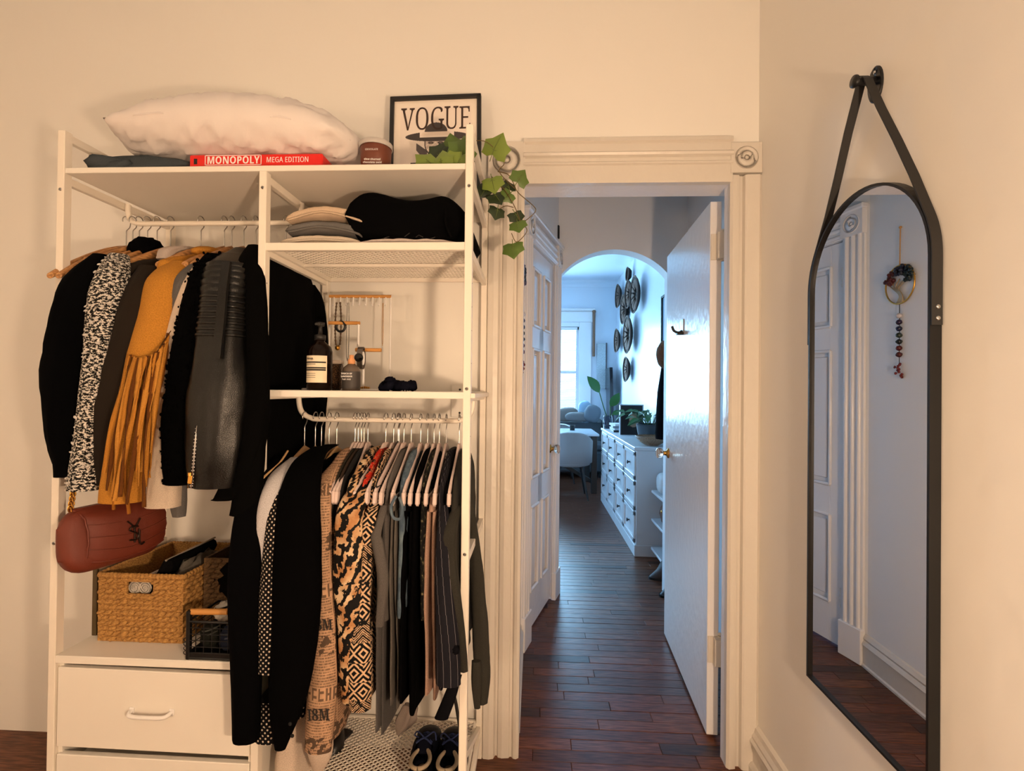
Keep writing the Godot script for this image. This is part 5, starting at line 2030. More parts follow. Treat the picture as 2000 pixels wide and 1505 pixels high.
func vanity_things() -> void:
	var y := 1.301
	# pump bottle
	var amber := mat(Color(0.07, 0.035, 0.022), 0.15)
	amber.metallic_specular = 0.3
	var o := thing("pump_bottle", "brown pump bottle with a cream label on the middle shelf", "bottle", "", Vector3(-0.6254, 1.31, -1.385))
	o.position.y = y
	var s := mk()
	lathe(s, [Vector2(0, 0), Vector2(0.032, 0), Vector2(0.035, 0.004), Vector2(0.035, 0.112), Vector2(0.031, 0.126), Vector2(0.018, 0.137), Vector2(0.013, 0.142), Vector2(0.013, 0.150), Vector2(0, 0.150)], Transform3D(), 32)
	part(o, "body", s, amber)
	s = mk()
	wrap_label(s, 0.0354, 0.022, 0.099, -1.15, 1.0)
	part(o, "label", s, mat(Color(0.90, 0.85, 0.74), 0.7), "cream paper label")
	s = mk()
	for b in [[0.078, 0.082], [0.074, 0.0755], [0.062, 0.066], [0.056, 0.0605], [0.0475, 0.0485], [0.042, 0.043], [0.0365, 0.0375]]:
		wrap_label(s, 0.0357, b[0], b[1], -1.05, 0.9 if b[1] - b[0] > 0.002 else 0.1)
	part(o, "printed_bands", s, M.ink)
	letters(o, "Aēsop.", Vector3(-0.013, 0.0905, 0.0334), 0.0085, M.ink, "Droid Sans", Basis(Vector3.UP, -0.40))
	s = mk()
	lathe(s, [Vector2(0, 0.146), Vector2(0.0155, 0.146), Vector2(0.0155, 0.160), Vector2(0.006, 0.163), Vector2(0.005, 0.185), Vector2(0.011, 0.187), Vector2(0.012, 0.197), Vector2(0, 0.199)], Transform3D(), 20)
	bar(s, Vector3(0, 0.192, 0), Vector3(0.004, 0.188, 0.034), 0.011, 0.008, 0.002)
	part(o, "pump", s, M.black)
	# smaller spray bottle
	o = thing("spray_bottle", "small grey bottle with a peach cap and dark label", "bottle", "", Vector3(-0.5375, 1.32, -1.4))
	o.position.y = y
	s = mk()
	lathe(s, [Vector2(0, 0), Vector2(0.024, 0), Vector2(0.0255, 0.003), Vector2(0.0255, 0.056), Vector2(0.022, 0.068), Vector2(0.012, 0.076), Vector2(0.009, 0.079), Vector2(0, 0.08)], Transform3D(), 28)
	part(o, "body", s, mat(Color(0.36, 0.31, 0.27), 0.25))
	s = mk()
	wrap_label(s, 0.0258, 0.006, 0.056, -2.2, 2.2)
	part(o, "label", s, mat(Color(0.20, 0.18, 0.17), 0.6))
	for k in 3:
		letters(o, ["TOUCH OF", "LAVENDER", "hair mist"][k], Vector3(-0.004, 0.049 - k * 0.008, 0.0260), [0.0066, 0.0066, 0.0045][k], M.white, "Droid Sans", Basis(), Vector2(1, 1), "lettering", k < 2)
	s = mk()
	lathe(s, [Vector2(0, 0.078), Vector2(0.0105, 0.078), Vector2(0.0105, 0.090), Vector2(0.0065, 0.094), Vector2(0.0065, 0.104), Vector2(0, 0.105)], Transform3D(), 20)
	part(o, "cap", s, mat(Color(0.85, 0.60, 0.40), 0.5), "peach spray cap")
	# perfume flask in a printed sleeve
	o = thing("perfume_flask", "square dark speckled perfume flask between the two bottles", "bottle", "", Vector3(-0.603, 1.32, -1.455))
	o.position.y = y
	s = mk()
	box(s, Vector3(0, 0.040, 0), Vector3(0.032, 0.080, 0.024), 0.004)
	var sp := mat(Color(1, 1, 1), 0.35)
	sp.albedo_texture = M.speckle
	part(o, "flask", s, tri_uv(sp, Vector3.ONE * 9))
	s = mk()
	box(s, Vector3(0, 0.086, 0), Vector3(0.033, 0.012, 0.025), 0.002)
	part(o, "collar", s, mat(Color(0.72, 0.66, 0.60), 0.3))
	# jewellery stand: white wire frame with three bamboo bars
	o = thing("jewellery_stand", "white wire jewellery stand with three wooden bars and hooks", "stand", "", Vector3(-0.57, y, -1.60))
	var xl := -0.708
	var xr := -0.496
	s = mk()
	tube(s, [Vector3(xl, y + 0.003, -1.64), Vector3(xl, y + 0.325, -1.64)], 0.003, 8)
	tube(s, [Vector3(xr, y + 0.003, -1.64), Vector3(xr, y + 0.325, -1.64)], 0.003, 8)
	tube(s, [Vector3(xl, y + 0.003, -1.64), Vector3(xr, y + 0.003, -1.64)], 0.003, 8)
	tube(s, [Vector3(xl, y + 0.003, -1.64), Vector3(xl, y + 0.003, -1.45), Vector3(xr + 0.01, y + 0.003, -1.45), Vector3(xr, y + 0.003, -1.64)], 0.003, 8)
	tube(s, [Vector3(-0.570, y + 0.003, -1.54), Vector3(-0.570, y + 0.222, -1.54)], 0.004, 8)
	tube(s, [Vector3(-0.527, y + 0.003, -1.47), Vector3(-0.527, y + 0.128, -1.47)], 0.004, 8)
	wpart(o, "wire_frame", s, M.white)
	for b in [[xl - 0.002, xr + 0.002, 0.322, -1.64, 0.0055], [-0.668, -0.566, 0.217, -1.54, 0.0058], [-0.552, -0.472, 0.125, -1.47, 0.0058]]:
		s = mk()
		tube(s, [Vector3(b[0], y + b[2], b[3]), Vector3(b[1], y + b[2], b[3])], b[4], 12)
		wpart(o, "wooden_bar", s, M.bamboo)
	for k in 9:
		s = mk()
		var hx := xl + 0.016 + k * 0.0225
		tube(s, smooth_path([Vector3(hx, y + 0.318, -1.636), Vector3(hx, y + 0.300, -1.634), Vector3(hx + 0.001, y + 0.288, -1.628), Vector3(hx + 0.002, y + 0.292, -1.620)]), 0.0022, 6)
		wpart(o, "hook", s, M.white)
	# chains and bangles hung on it
	var necklaces := [["double gold bead necklace hanging on the jewellery stand", Vector3(-0.67, 1.596, -1.62), 0.150, 0.011, mat(Color(0.42, 0.34, 0.26), 0.35, 0.7), 0.0036], ["fine silver chain hanging beside the gold bead necklace", Vector3(-0.6383, 1.597, -1.625), 0.20, 0.005, M.chrome, 0.0020], ["thin chain with a pearl hanging at the right of the jewellery stand", Vector3(-0.5182, 1.597, -1.625), 0.145, 0.003, M.gold, 0.0009]]
	for nl in necklaces:
		var q := thing("necklace", nl[0], "necklace", "necklaces on the jewellery stand", nl[1])
		s = mk()
		var n := int(nl[2] / (nl[5] * 1.6))
		for e in [-1, 1]:
			for k in n:
				var t := float(k) / n
				var wd: float = nl[3] * (0.35 + 0.65 * sin(PI * (0.15 + 0.7 * t))) * (1.0 if t < 0.92 else (1.0 - t) / 0.08)
				blob(s, Vector3(e * wd, -t * nl[2], 0.002 * e), Vector3.ONE * nl[5] * (0.8 if k % 2 else 1.1), Basis(), 0.0, 0.0, 4, 6)
		part(q, "chain", s, nl[4])
		if nl[5] < 0.001 or nl[5] > 0.002:
			s = mk()
			blob(s, Vector3(0, -nl[2] - 0.002, 0.002), Vector3.ONE * nl[5] * 2.4, Basis(), 0.0, 0.0, 8, 12)
			part(q, "pendant", s, M.white if nl[5] < 0.001 else M.gold)
	var bang := thing("bangle", "dark bangle around the middle bar of the jewellery stand", "bracelet", "", Vector3(-0.628, y + 0.205, -1.54))
	s = mk()
	var ring := []
	for k in 25:
		ring.append(Vector3(0.016 * cos(TAU * k / 24.0), 0.016 * sin(TAU * k / 24.0), 0.004 * cos(TAU * k / 24.0)))
	tube(s, ring, 0.004, 8)
	part(bang, "ring", s, M.black_metal)
	var wa := thing("wrist_watch", "silver wrist watch looped over the lowest wooden bar", "watch", "", Vector3(-0.529, y + 0.125, -1.455))
	s = mk()
	var band := []
	for k in 21:
		var a := TAU * k / 20.0
		band.append(PackedVector3Array([Vector3(-0.008, -0.026 + 0.034 * cos(a), 0.018 * sin(a)), Vector3(0.008, -0.026 + 0.034 * cos(a), 0.018 * sin(a)), Vector3(0.008, -0.026 + 0.031 * cos(a), 0.0155 * sin(a)), Vector3(-0.008, -0.026 + 0.031 * cos(a), 0.0155 * sin(a))]))
	loft(s, band, true, false, -1)
	part(wa, "strap", s, mat(Color(0.45, 0.42, 0.39), 0.3, 0.8))
	s = mk()
	lathe(s, [Vector2(0, 0), Vector2(0.013, 0), Vector2(0.013, 0.005), Vector2(0.011, 0.006), Vector2(0, 0.006)], Transform3D(Basis(Vector3.RIGHT, PI / 2), Vector3(0, -0.026, 0.018)), 20)
	part(wa, "case", s, M.black_metal)
	# scrunchies
	for k in 2:
		var q := thing("scrunchie", ["dark navy scrunchie, left of the pair on the middle shelf", "dark navy scrunchie, right of the pair on the middle shelf"][k], "scrunchie", "scrunchies on the middle shelf", [Vector3(-0.413, 1.318, -1.375), Vector3(-0.3673, 1.318, -1.365)][k])
		q.position.y = y
		s = mk()
		var rings := []
		for i in 37:
			var a := TAU * i / 36.0
			var c := Vector3(0.020 * cos(a), 0.014 + (0.006 * sin(a * 2.0 + k) if k == 0 else 0.002), 0.018 * sin(a))
			var rr := PackedVector3Array()
			for j in 14:
				var b := TAU * j / 14
				var w := 0.0115 * (1.0 + 0.28 * sin(i * 1.9 + sin(b) * 2.0) * cos(b * 2.0 + i) + 0.15 * sin(i * 3.7))
				rr.append(c + Vector3(cos(a) * cos(b), sin(b) * 1.1, sin(a) * cos(b)) * w)
			rings.append(rr)
		loft(s, rings, true, false)
		part(q, "gathered_cloth", s, fabric(Color(0.06, 0.065, 0.11), 0.7, 30.0, 0.5))
		if k == 0:
			s = mk()
			blob(s, Vector3(0.0, 0.030, 0.004), Vector3(0.016, 0.011, 0.013), Basis(), 0.4, 4.0, 8, 14)
			part(q, "top_fold", s, fabric(Color(0.06, 0.065, 0.11), 0.7, 30.0, 0.5))
	# gold hair clip
	o = thing("hair_clip", "small gold hair clip on the middle shelf behind the spray bottle", "hair clip", "", Vector3(-0.5212, 1.321, -1.47))
	o.position.y = y
	s = mk()
	for k in 5:
		box(s, Vector3(-0.012 + k * 0.006, 0.007, 0.0), Vector3(0.004, 0.013 - absf(k - 2) * 0.002, 0.012), 0.001)
	span(s, Vector3(-0.015, 0.0, -0.006), Vector3(0.015, 0.003, 0.006), 0.001)
	part(o, "clip", s, M.gold)
	s = mk()
	tube(s, [Vector3(-0.015, 0.004, 0.0), Vector3(0.016, 0.004, 0.0)], 0.0015, 6)
	part(o, "hinge_pin", s, M.brass)


func wrap_label(s: SurfaceTool, r: float, y0: float, y1: float, a0: float, a1: float) -> void:
	# angles from the front (+z) towards +x
	s.set_smooth_group(0)
	s.set_uv(Vector2.ZERO)
	for k in 16:
		var a := lerpf(a0, a1, k / 16.0)
		var b := lerpf(a0, a1, (k + 1) / 16.0)
		var pa := Vector3(sin(a) * r, 0, cos(a) * r)
		var pb := Vector3(sin(b) * r, 0, cos(b) * r)
		quad(s, pa + Vector3.UP * y0, pb + Vector3.UP * y0, pb + Vector3.UP * y1, pa + Vector3.UP * y1, pa)


# ---------------------------------------------------------------- clothes on the upper rail
func coat_body(o: Node3D, x: float, y_top: float, y_hem: float, th: float, m: Material, sd: float, zf := -1.335, dx := 0.0) -> MeshInstance3D:
	var s := mk()
	drape(s, x, [[y_top, -1.50, -1.55, 0.012], [y_top - 0.02, -1.455, -1.595, th * 0.7], [y_top - 0.055, zf - 0.03, -1.69, th * 0.85], [y_top - 0.10, zf - 0.004, -1.715, th], [y_top - 0.35, zf, -1.72, th * 1.05, dx * 0.5], [y_hem + 0.05, zf, -1.72, th, dx], [y_hem, zf, -1.715, th * 0.9, dx]], 0.007, 26.0, sd)
	return wpart(o, "body", s, m)


func build_upper_clothes() -> void:
	var wood := "wooden hangers on the upper rail"
	var ry := 1.846
	wood_hanger("wooden hanger at the far left end of the upper rail, empty", -1.340, ry, M.hanger_wood, wood, -0.026)
	wood_hanger("wooden hanger second from the left end of the upper rail", -1.318, ry, M.hanger_wood, wood, -0.022)
	wood_hanger("wooden hanger with trouser bar, third from the left end", -1.296, ry, M.hanger_wood, wood, -0.016, true)
	wood_hanger("wooden hanger inside the black sweater", -1.268, ry, M.hanger_wood, wood, 0.0, false, 0.002, 0.175)
	wood_hanger("wooden hanger inside the black and white tweed jacket", -1.236, ry, M.hanger_wood, wood, 0.0, false, 0.002, 0.175)
	wood_hanger("wooden hanger inside the dark brown coat", -1.190, ry, M.hanger_wood, wood, 0.0, false, 0.002, 0.175)
	wood_hanger("wooden hanger inside the tan fringed jacket", -1.088, ry, M.hanger_wood, wood, 0.0, false, 0.002, 0.175)
	wood_hanger("wooden hanger inside the grey sweater", -1.010, ry, M.hanger_wood, wood, 0.0, false, 0.002, 0.175)
	wood_hanger("wooden hanger inside the cream jacket", -0.985, ry, M.hanger_wood, wood, 0.0, false, 0.002, 0.175)
	wood_hanger("wooden hanger inside the black fleece jacket", -0.945, ry, M.hanger_wood, wood, 0.0, false, 0.002, 0.175)
	wood_hanger("wooden hanger inside the black leather jacket", -0.905, ry, M.hanger_wood, wood, 0.0, false, 0.002, 0.175)
	wood_hanger("wooden hanger inside the black blazer by the middle post", -0.868, ry, M.hanger_wood, wood, 0.0, false, 0.002, 0.175)
	wood_hanger("wooden hanger inside the long black coat behind the middle post", -0.805, ry, M.hanger_wood, wood, 0.0, false, 0.002, 0.175)
	# black sweater
	var ink := fabric(DARK, 0.95, 22.0, 0.9)
	var o := thing("black_sweater", "plain black sweater leftmost on the upper rail", "sweater", "", Vector3(-1.26, 1.72, -1.525))
	coat_body(o, -1.262, 1.735, 1.09, 0.030, ink, 1.0)
	var s := mk()
	sleeve(s, [Vector3(-1.273, 1.69, -1.36), Vector3(-1.26, 1.6, -1.3), Vector3(-1.281, 1.467, -1.29), Vector3(-1.302, 1.325, -1.29), Vector3(-1.304, 1.183, -1.29), Vector3(-1.298, 1.091, -1.29)], [0.022, 0.052, 0.062, 0.058, 0.048, 0.030], 0.75, 0.10, 2.0)
	wpart(o, "sleeve", s, ink)
	s = mk()
	sleeve(s, [Vector3(-1.298, 1.098, -1.29), Vector3(-1.297, 1.055, -1.29)], [0.029, 0.027], 0.8, 0.06, 7.0)
	wpart(o, "cuff", s, ink)
	s = mk()
	blob(s, Vector3(-1.247, 1.742, -1.50), Vector3(0.050, 0.040, 0.055), Basis(), 0.25, 1.0)
	wpart(o, "collar", s, ink)
	# tweed jacket
	var tw := printed(M.tweed, 4.4, 4.4, 0.6)
	tw.normal_enabled = true
	tw.normal_texture = M.weave_normal
	tw.normal_scale = 1.5
	o = thing("tweed_jacket", "black and white knobbly tweed jacket beside the black sweater", "jacket", "", Vector3(-1.225, 1.72, -1.525))
	s = mk()
	drape(s, -1.222, [[1.725, -1.50, -1.55, 0.015], [1.70, -1.44, -1.60, 0.024], [1.655, -1.36, -1.69, 0.028], [1.60, -1.34, -1.71, 0.03], [1.3, -1.335, -1.72, 0.033], [1.075, -1.335, -1.72, 0.036]], 0.007, 26.0, 5.0)
	wpart(o, "body", s, tw)
	s = mk()
	var tr := sleeve(s, [Vector3(-1.208, 1.687, -1.35), Vector3(-1.181, 1.594, -1.295), Vector3(-1.189, 1.467, -1.285), Vector3(-1.201, 1.326, -1.28), Vector3(-1.22, 1.171, -1.28), Vector3(-1.233, 1.023, -1.28)], [0.026, 0.044, 0.044, 0.038, 0.036, 0.044], 0.8, 0.10, 3.0)
	wpart(o, "sleeve", s, tw)
	# raised yarn knots on the sleeve
	s = mk()
	rng.seed = 31
	for r in range(2, tr.size() - 1):
		for k in 6:
			var p: Vector3 = tr[r][rng.randi() % 22].lerp(tr[r - 1][rng.randi() % 22], 0.0)
			blob(s, p + Vector3(0, rng.randf_range(-0.012, 0.012), 0), Vector3(0.007, 0.003, 0.003) * rng.randf_range(0.7, 1.3), Basis(Vector3.BACK, rng.randf_range(-0.8, 0.8)), 0.4, r + k, 4, 6)
	wpart(o, "yarn_knots", s, mat(Color(0.80, 0.78, 0.76), 0.4)).set_meta("kind", "stuff")
	# dark brown coat
	var br := fabric(Color(0.13, 0.10, 0.07), 0.85, 20.0, 0.6)
	o = thing("brown_coat", "dark brown coat between the tweed and the tan jacket", "coat", "", Vector3(-1.16, 1.72, -1.525))
	coat_body(o, -1.165, 1.725, 1.08, 0.034, br, 9.0)
	s = mk()
	sleeve(s, [Vector3(-1.126, 1.656, -1.36), Vector3(-1.106, 1.563, -1.305), Vector3(-1.121, 1.44, -1.295), Vector3(-1.148, 1.298, -1.29), Vector3(-1.169, 1.157, -1.29), Vector3(-1.172, 1.036, -1.29)], [0.024, 0.042, 0.048, 0.048, 0.042, 0.030], 0.8, 0.12, 4.0)
	wpart(o, "sleeve", s, br)
	# white fuzzy collar peeping behind the tan jacket
	o = thing("fluffy_sweater", "white fluffy sweater showing only its shoulder behind the tan jacket", "top", "", Vector3(-1.115, 1.70, -1.525))
	var fl := fabric(Color(0.86, 0.80, 0.76), 1.0, 30.0, 1.6)
	s = mk()
	drape(s, -1.112, [[1.738, -1.50, -1.55, 0.018], [1.715, -1.44, -1.60, 0.026], [1.67, -1.40, -1.68, 0.026], [1.50, -1.40, -1.70, 0.024], [1.10, -1.40, -1.70, 0.024]], 0.006, 30.0, 12.0)
	wpart(o, "body", s, fl)
	s = mk()
	sleeve(s, [Vector3(-1.1, 1.682, -1.38), Vector3(-1.116, 1.718, -1.42), Vector3(-1.119, 1.741, -1.47), Vector3(-1.119, 1.756, -1.52)], [0.018, 0.026, 0.028, 0.022], 0.8, 0.2, 13.0)
	wpart(o, "collar", s, fl)
	fringed_jacket()
	# grey sweater and cream jacket
	var gr := fabric(Color(0.40, 0.39, 0.385), 0.95, 22.0, 0.8)
	o = thing("grey_sweater", "grey sweater sleeve between the tan and the black fleece jackets", "sweater", "", Vector3(-1.0, 1.72, -1.525))
	coat_body(o, -1.005, 1.722, 1.12, 0.022, gr, 15.0, -1.345)
	s = mk()
	sleeve(s, [Vector3(-0.9795, 1.676, -1.38), Vector3(-0.9754, 1.601, -1.315), Vector3(-0.9869, 1.499, -1.305), Vector3(-0.9923, 1.385, -1.305), Vector3(-0.9966, 1.243, -1.31), Vector3(-0.9883, 1.015, -1.31), Vector3(-0.9917, 0.9441, -1.32)], [0.016, 0.032, 0.030, 0.026, 0.022, 0.022, 0.016], 0.9, 0.10, 6.0)
	wpart(o, "sleeve", s, gr)
	var cr := fabric(Color(0.90, 0.83, 0.75), 1.0, 26.0, 1.4)
	o = thing("cream_jacket", "cream shearling jacket with a pale straight hem below the black fleece", "jacket", "", Vector3(-0.975, 1.72, -1.525))
	coat_body(o, -0.978, 1.722, 1.02, 0.022, cr, 17.0, -1.34)
	s = mk()
	sleeve(s, [Vector3(-0.9679, 1.676, -1.37), Vector3(-0.9467, 1.598, -1.3), Vector3(-0.9659, 1.496, -1.285), Vector3(-0.9824, 1.383, -1.275), Vector3(-1.001, 1.243, -1.295), Vector3(-1.008, 1.103, -1.29), Vector3(-1.016, 0.9793, -1.29)], [0.016, 0.026, 0.030, 0.030, 0.034, 0.042, 0.048], 0.7, 0.06, 8.0)
	wpart(o, "sleeve", s, cr)
	# black fleece jacket
	var bf := fabric(Color(0.018, 0.018, 0.021), 1.0, 40.0, 2.2)
	o = thing("black_fleece_jacket", "black curly fleece jacket left of the ribbed leather sleeve", "jacket", "", Vector3(-0.94, 1.72, -1.525))
	coat_body(o, -0.940, 1.727, 1.06, 0.028, bf, 19.0)
	s = mk()
	var fr := sleeve(s, [Vector3(-0.9343, 1.692, -1.37), Vector3(-0.9117, 1.605, -1.3), Vector3(-0.9178, 1.467, -1.275), Vector3(-0.9376, 1.328, -1.27), Vector3(-0.9552, 1.19, -1.27), Vector3(-0.9594, 1.044, -1.275)], [0.026, 0.044, 0.052, 0.050, 0.046, 0.038], 0.75, 0.10, 10.0)
	wpart(o, "sleeve", s, bf)
	s = mk()
	rng.seed = 8
	for r in range(1, fr.size() - 1):
		for k in 24:
			blob(s, fr[r][rng.randi() % 22] + Vector3(0, rng.randf_range(-0.01, 0.01), 0), Vector3.ONE * rng.randf_range(0.003, 0.0055), Basis(), 0.4, k, 4, 6)
	wpart(o, "fleece_curls", s, bf).set_meta("kind", "stuff")
	leather_jacket()
	# black blazer bulging past the middle post
	var bz := fabric(Color(0.026, 0.025, 0.024), 0.9, 20.0, 0.6)
	o = thing("black_blazer", "black blazer whose sleeve bulges in front of the middle post", "blazer", "", Vector3(-0.86, 1.72, -1.525))
	coat_body(o, -0.862, 1.738, 1.03, 0.026, bz, 21.0)
	s = mk()
	sleeve(s, [Vector3(-0.8301, 1.726, -1.4), Vector3(-0.8025, 1.648, -1.33), Vector3(-0.7754, 1.527, -1.3), Vector3(-0.7571, 1.386, -1.285), Vector3(-0.7591, 1.247, -1.28), Vector3(-0.7811, 1.108, -1.28), Vector3(-0.8167, 1.018, -1.28), Vector3(-0.8483, 1.002, -1.285)], [0.022, 0.036, 0.038, 0.034, 0.042, 0.045, 0.040, 0.026], 0.8, 0.08, 12.0)
	sleeve(s, [Vector3(-0.7516, 1.219, -1.28), Vector3(-0.7612, 1.109, -1.28), Vector3(-0.7788, 0.965, -1.28)], [0.026, 0.034, 0.040], 0.7, 0.05, 14.0)
	wpart(o, "sleeve", s, bz)
	# the long black coat seen through the right bay
	o = thing("long_black_coat", "big black coat seen right of the middle post behind the shelves", "coat", "", Vector3(-0.81, 1.72, -1.525))
	s = mk()
	drape(s, -0.812, [[1.745, -1.49, -1.56, 0.02], [1.72, -1.42, -1.62, 0.032], [1.68, -1.37, -1.68, 0.040], [1.60, -1.355, -1.725, 0.044], [1.45, -1.35, -1.738, 0.046], [1.2, -1.35, -1.738, 0.042], [0.95, -1.36, -1.735, 0.036], [0.80, -1.38, -1.72, 0.030]], 0.004, 22.0, 23.0)
	wpart(o, "body", s, bz)
	s = mk()
	sleeve(s, [Vector3(-0.80, 1.67, -1.68), Vector3(-0.785, 1.60, -1.70), Vector3(-0.776, 1.40, -1.712), Vector3(-0.780, 1.20, -1.712), Vector3(-0.785, 1.05, -1.71)], [0.02, 0.032, 0.034, 0.032, 0.028], 0.7, 0.08, 16.0)
	wpart(o, "sleeve", s, bz)


func fringed_jacket() -> void:
	var tan_ := fabric(Color(0.77, 0.53, 0.20), 0.9, 16.0, 0.5)
	var o := thing("fringed_jacket", "tan suede jacket with long fringes hanging from its sleeve", "jacket", "", Vector3(-1.07, 1.72, -1.525))
	coat_body(o, -1.075, 1.735, 1.00, 0.036, tan_, 25.0)
	var s := mk()
	sleeve(s, [Vector3(-1.046, 1.673, -1.38), Vector3(-1.037, 1.607, -1.31), Vector3(-1.036, 1.51, -1.285), Vector3(-1.049, 1.397, -1.275), Vector3(-1.072, 1.271, -1.27), Vector3(-1.096, 1.133, -1.265), Vector3(-1.107, 0.9982, -1.26)], [0.028, 0.044, 0.046, 0.054, 0.055, 0.055, 0.056], 0.7, 0.05, 18.0, 26)
	wpart(o, "sleeve", s, tan_)
	# yoke seam with whip stitches, then the strands
	var yoke := [Vector3(-1.069, 1.39, -1.235), Vector3(-1.033, 1.379, -1.222), Vector3(-1.006, 1.385, -1.22), Vector3(-0.9865, 1.396, -1.226), Vector3(-0.9785, 1.419, -1.24), Vector3(-0.9821, 1.449, -1.262)]
	s = mk()
	tube(s, smooth_path(yoke), 0.0026, 6)
	wpart(o, "yoke_seam", s, fabric(Color(0.66, 0.42, 0.13)))
	s = mk()
	for k in 8:
		var a: Vector3 = Vector3(yoke[3]).lerp(yoke[5], k / 7.0)
		bar(s, a + Vector3(-0.008, -0.010, 0.004), a + Vector3(0.006, 0.008, 0.004), 0.003, 0.002)
	wpart(o, "stitches", s, fabric(Color(0.30, 0.18, 0.06)))
	rng.seed = 17
	var path := smooth_path(yoke, 5)
	for k in 17:
		var t := k / 16.0
		var a: Vector3 = path[int(t * (path.size() - 1))]
		var len_ := rng.randf_range(0.28, 0.40)
		var sway := rng.randf_range(-0.016, 0.012) - 0.036 * (1.0 - t * 0.2)
		var pts := smooth_path([a + Vector3(0, 0.002, 0.003), a + Vector3(sway * 0.15 + rng.randf_range(-0.006, 0.006), -len_ * 0.3, 0.018), a + Vector3(sway * 0.55, -len_ * 0.65, 0.022 + rng.randf_range(0.0, 0.006)), a + Vector3(sway + rng.randf_range(-0.012, 0.012), -len_, 0.022)], 6)
		var rings := []
		for i in pts.size():
			var tw := rng.randf_range(-0.2, 0.2) + sin(i * 0.35 + k) * 0.7
			var wd := 0.0062 * (1.0 - 0.25 * i / pts.size())
			var dv := Vector3(cos(tw), 0, sin(tw)) * wd
			var nn := Vector3(-sin(tw), 0, cos(tw)) * 0.0009
			rings.append(PackedVector3Array([pts[i] - dv - nn, pts[i] + dv - nn, pts[i] + dv + nn, pts[i] - dv + nn]))
		s = mk()
		loft(s, rings, true, true, 0)
		wpart(o, "fringe_strand", s, fabric([Color(0.74, 0.50, 0.19), Color(0.40, 0.23, 0.07), Color(0.80, 0.56, 0.24)][k % 3]))
	for k in 2:
		s = mk()
		tube(s, smooth_path([[Vector3(-1.105, 1.163, -1.235), Vector3(-1.098, 1.071, -1.225), Vector3(-1.098, 0.9837, -1.225)], [Vector3(-1.072, 1.138, -1.225), Vector3(-1.057, 1.047, -1.215), Vector3(-1.047, 0.9767, -1.215)]][k]), 0.0042, 6)
		wpart(o, "fringe_strand", s, fabric(Color(0.60, 0.37, 0.12)))
	s = mk()
	blob(s, Vector3(-1.02, 1.726, -1.46), Vector3(0.034, 0.016, 0.06), Basis(Vector3.RIGHT, 0.2), 0.15, 3.0)
	wpart(o, "collar", s, tan_)


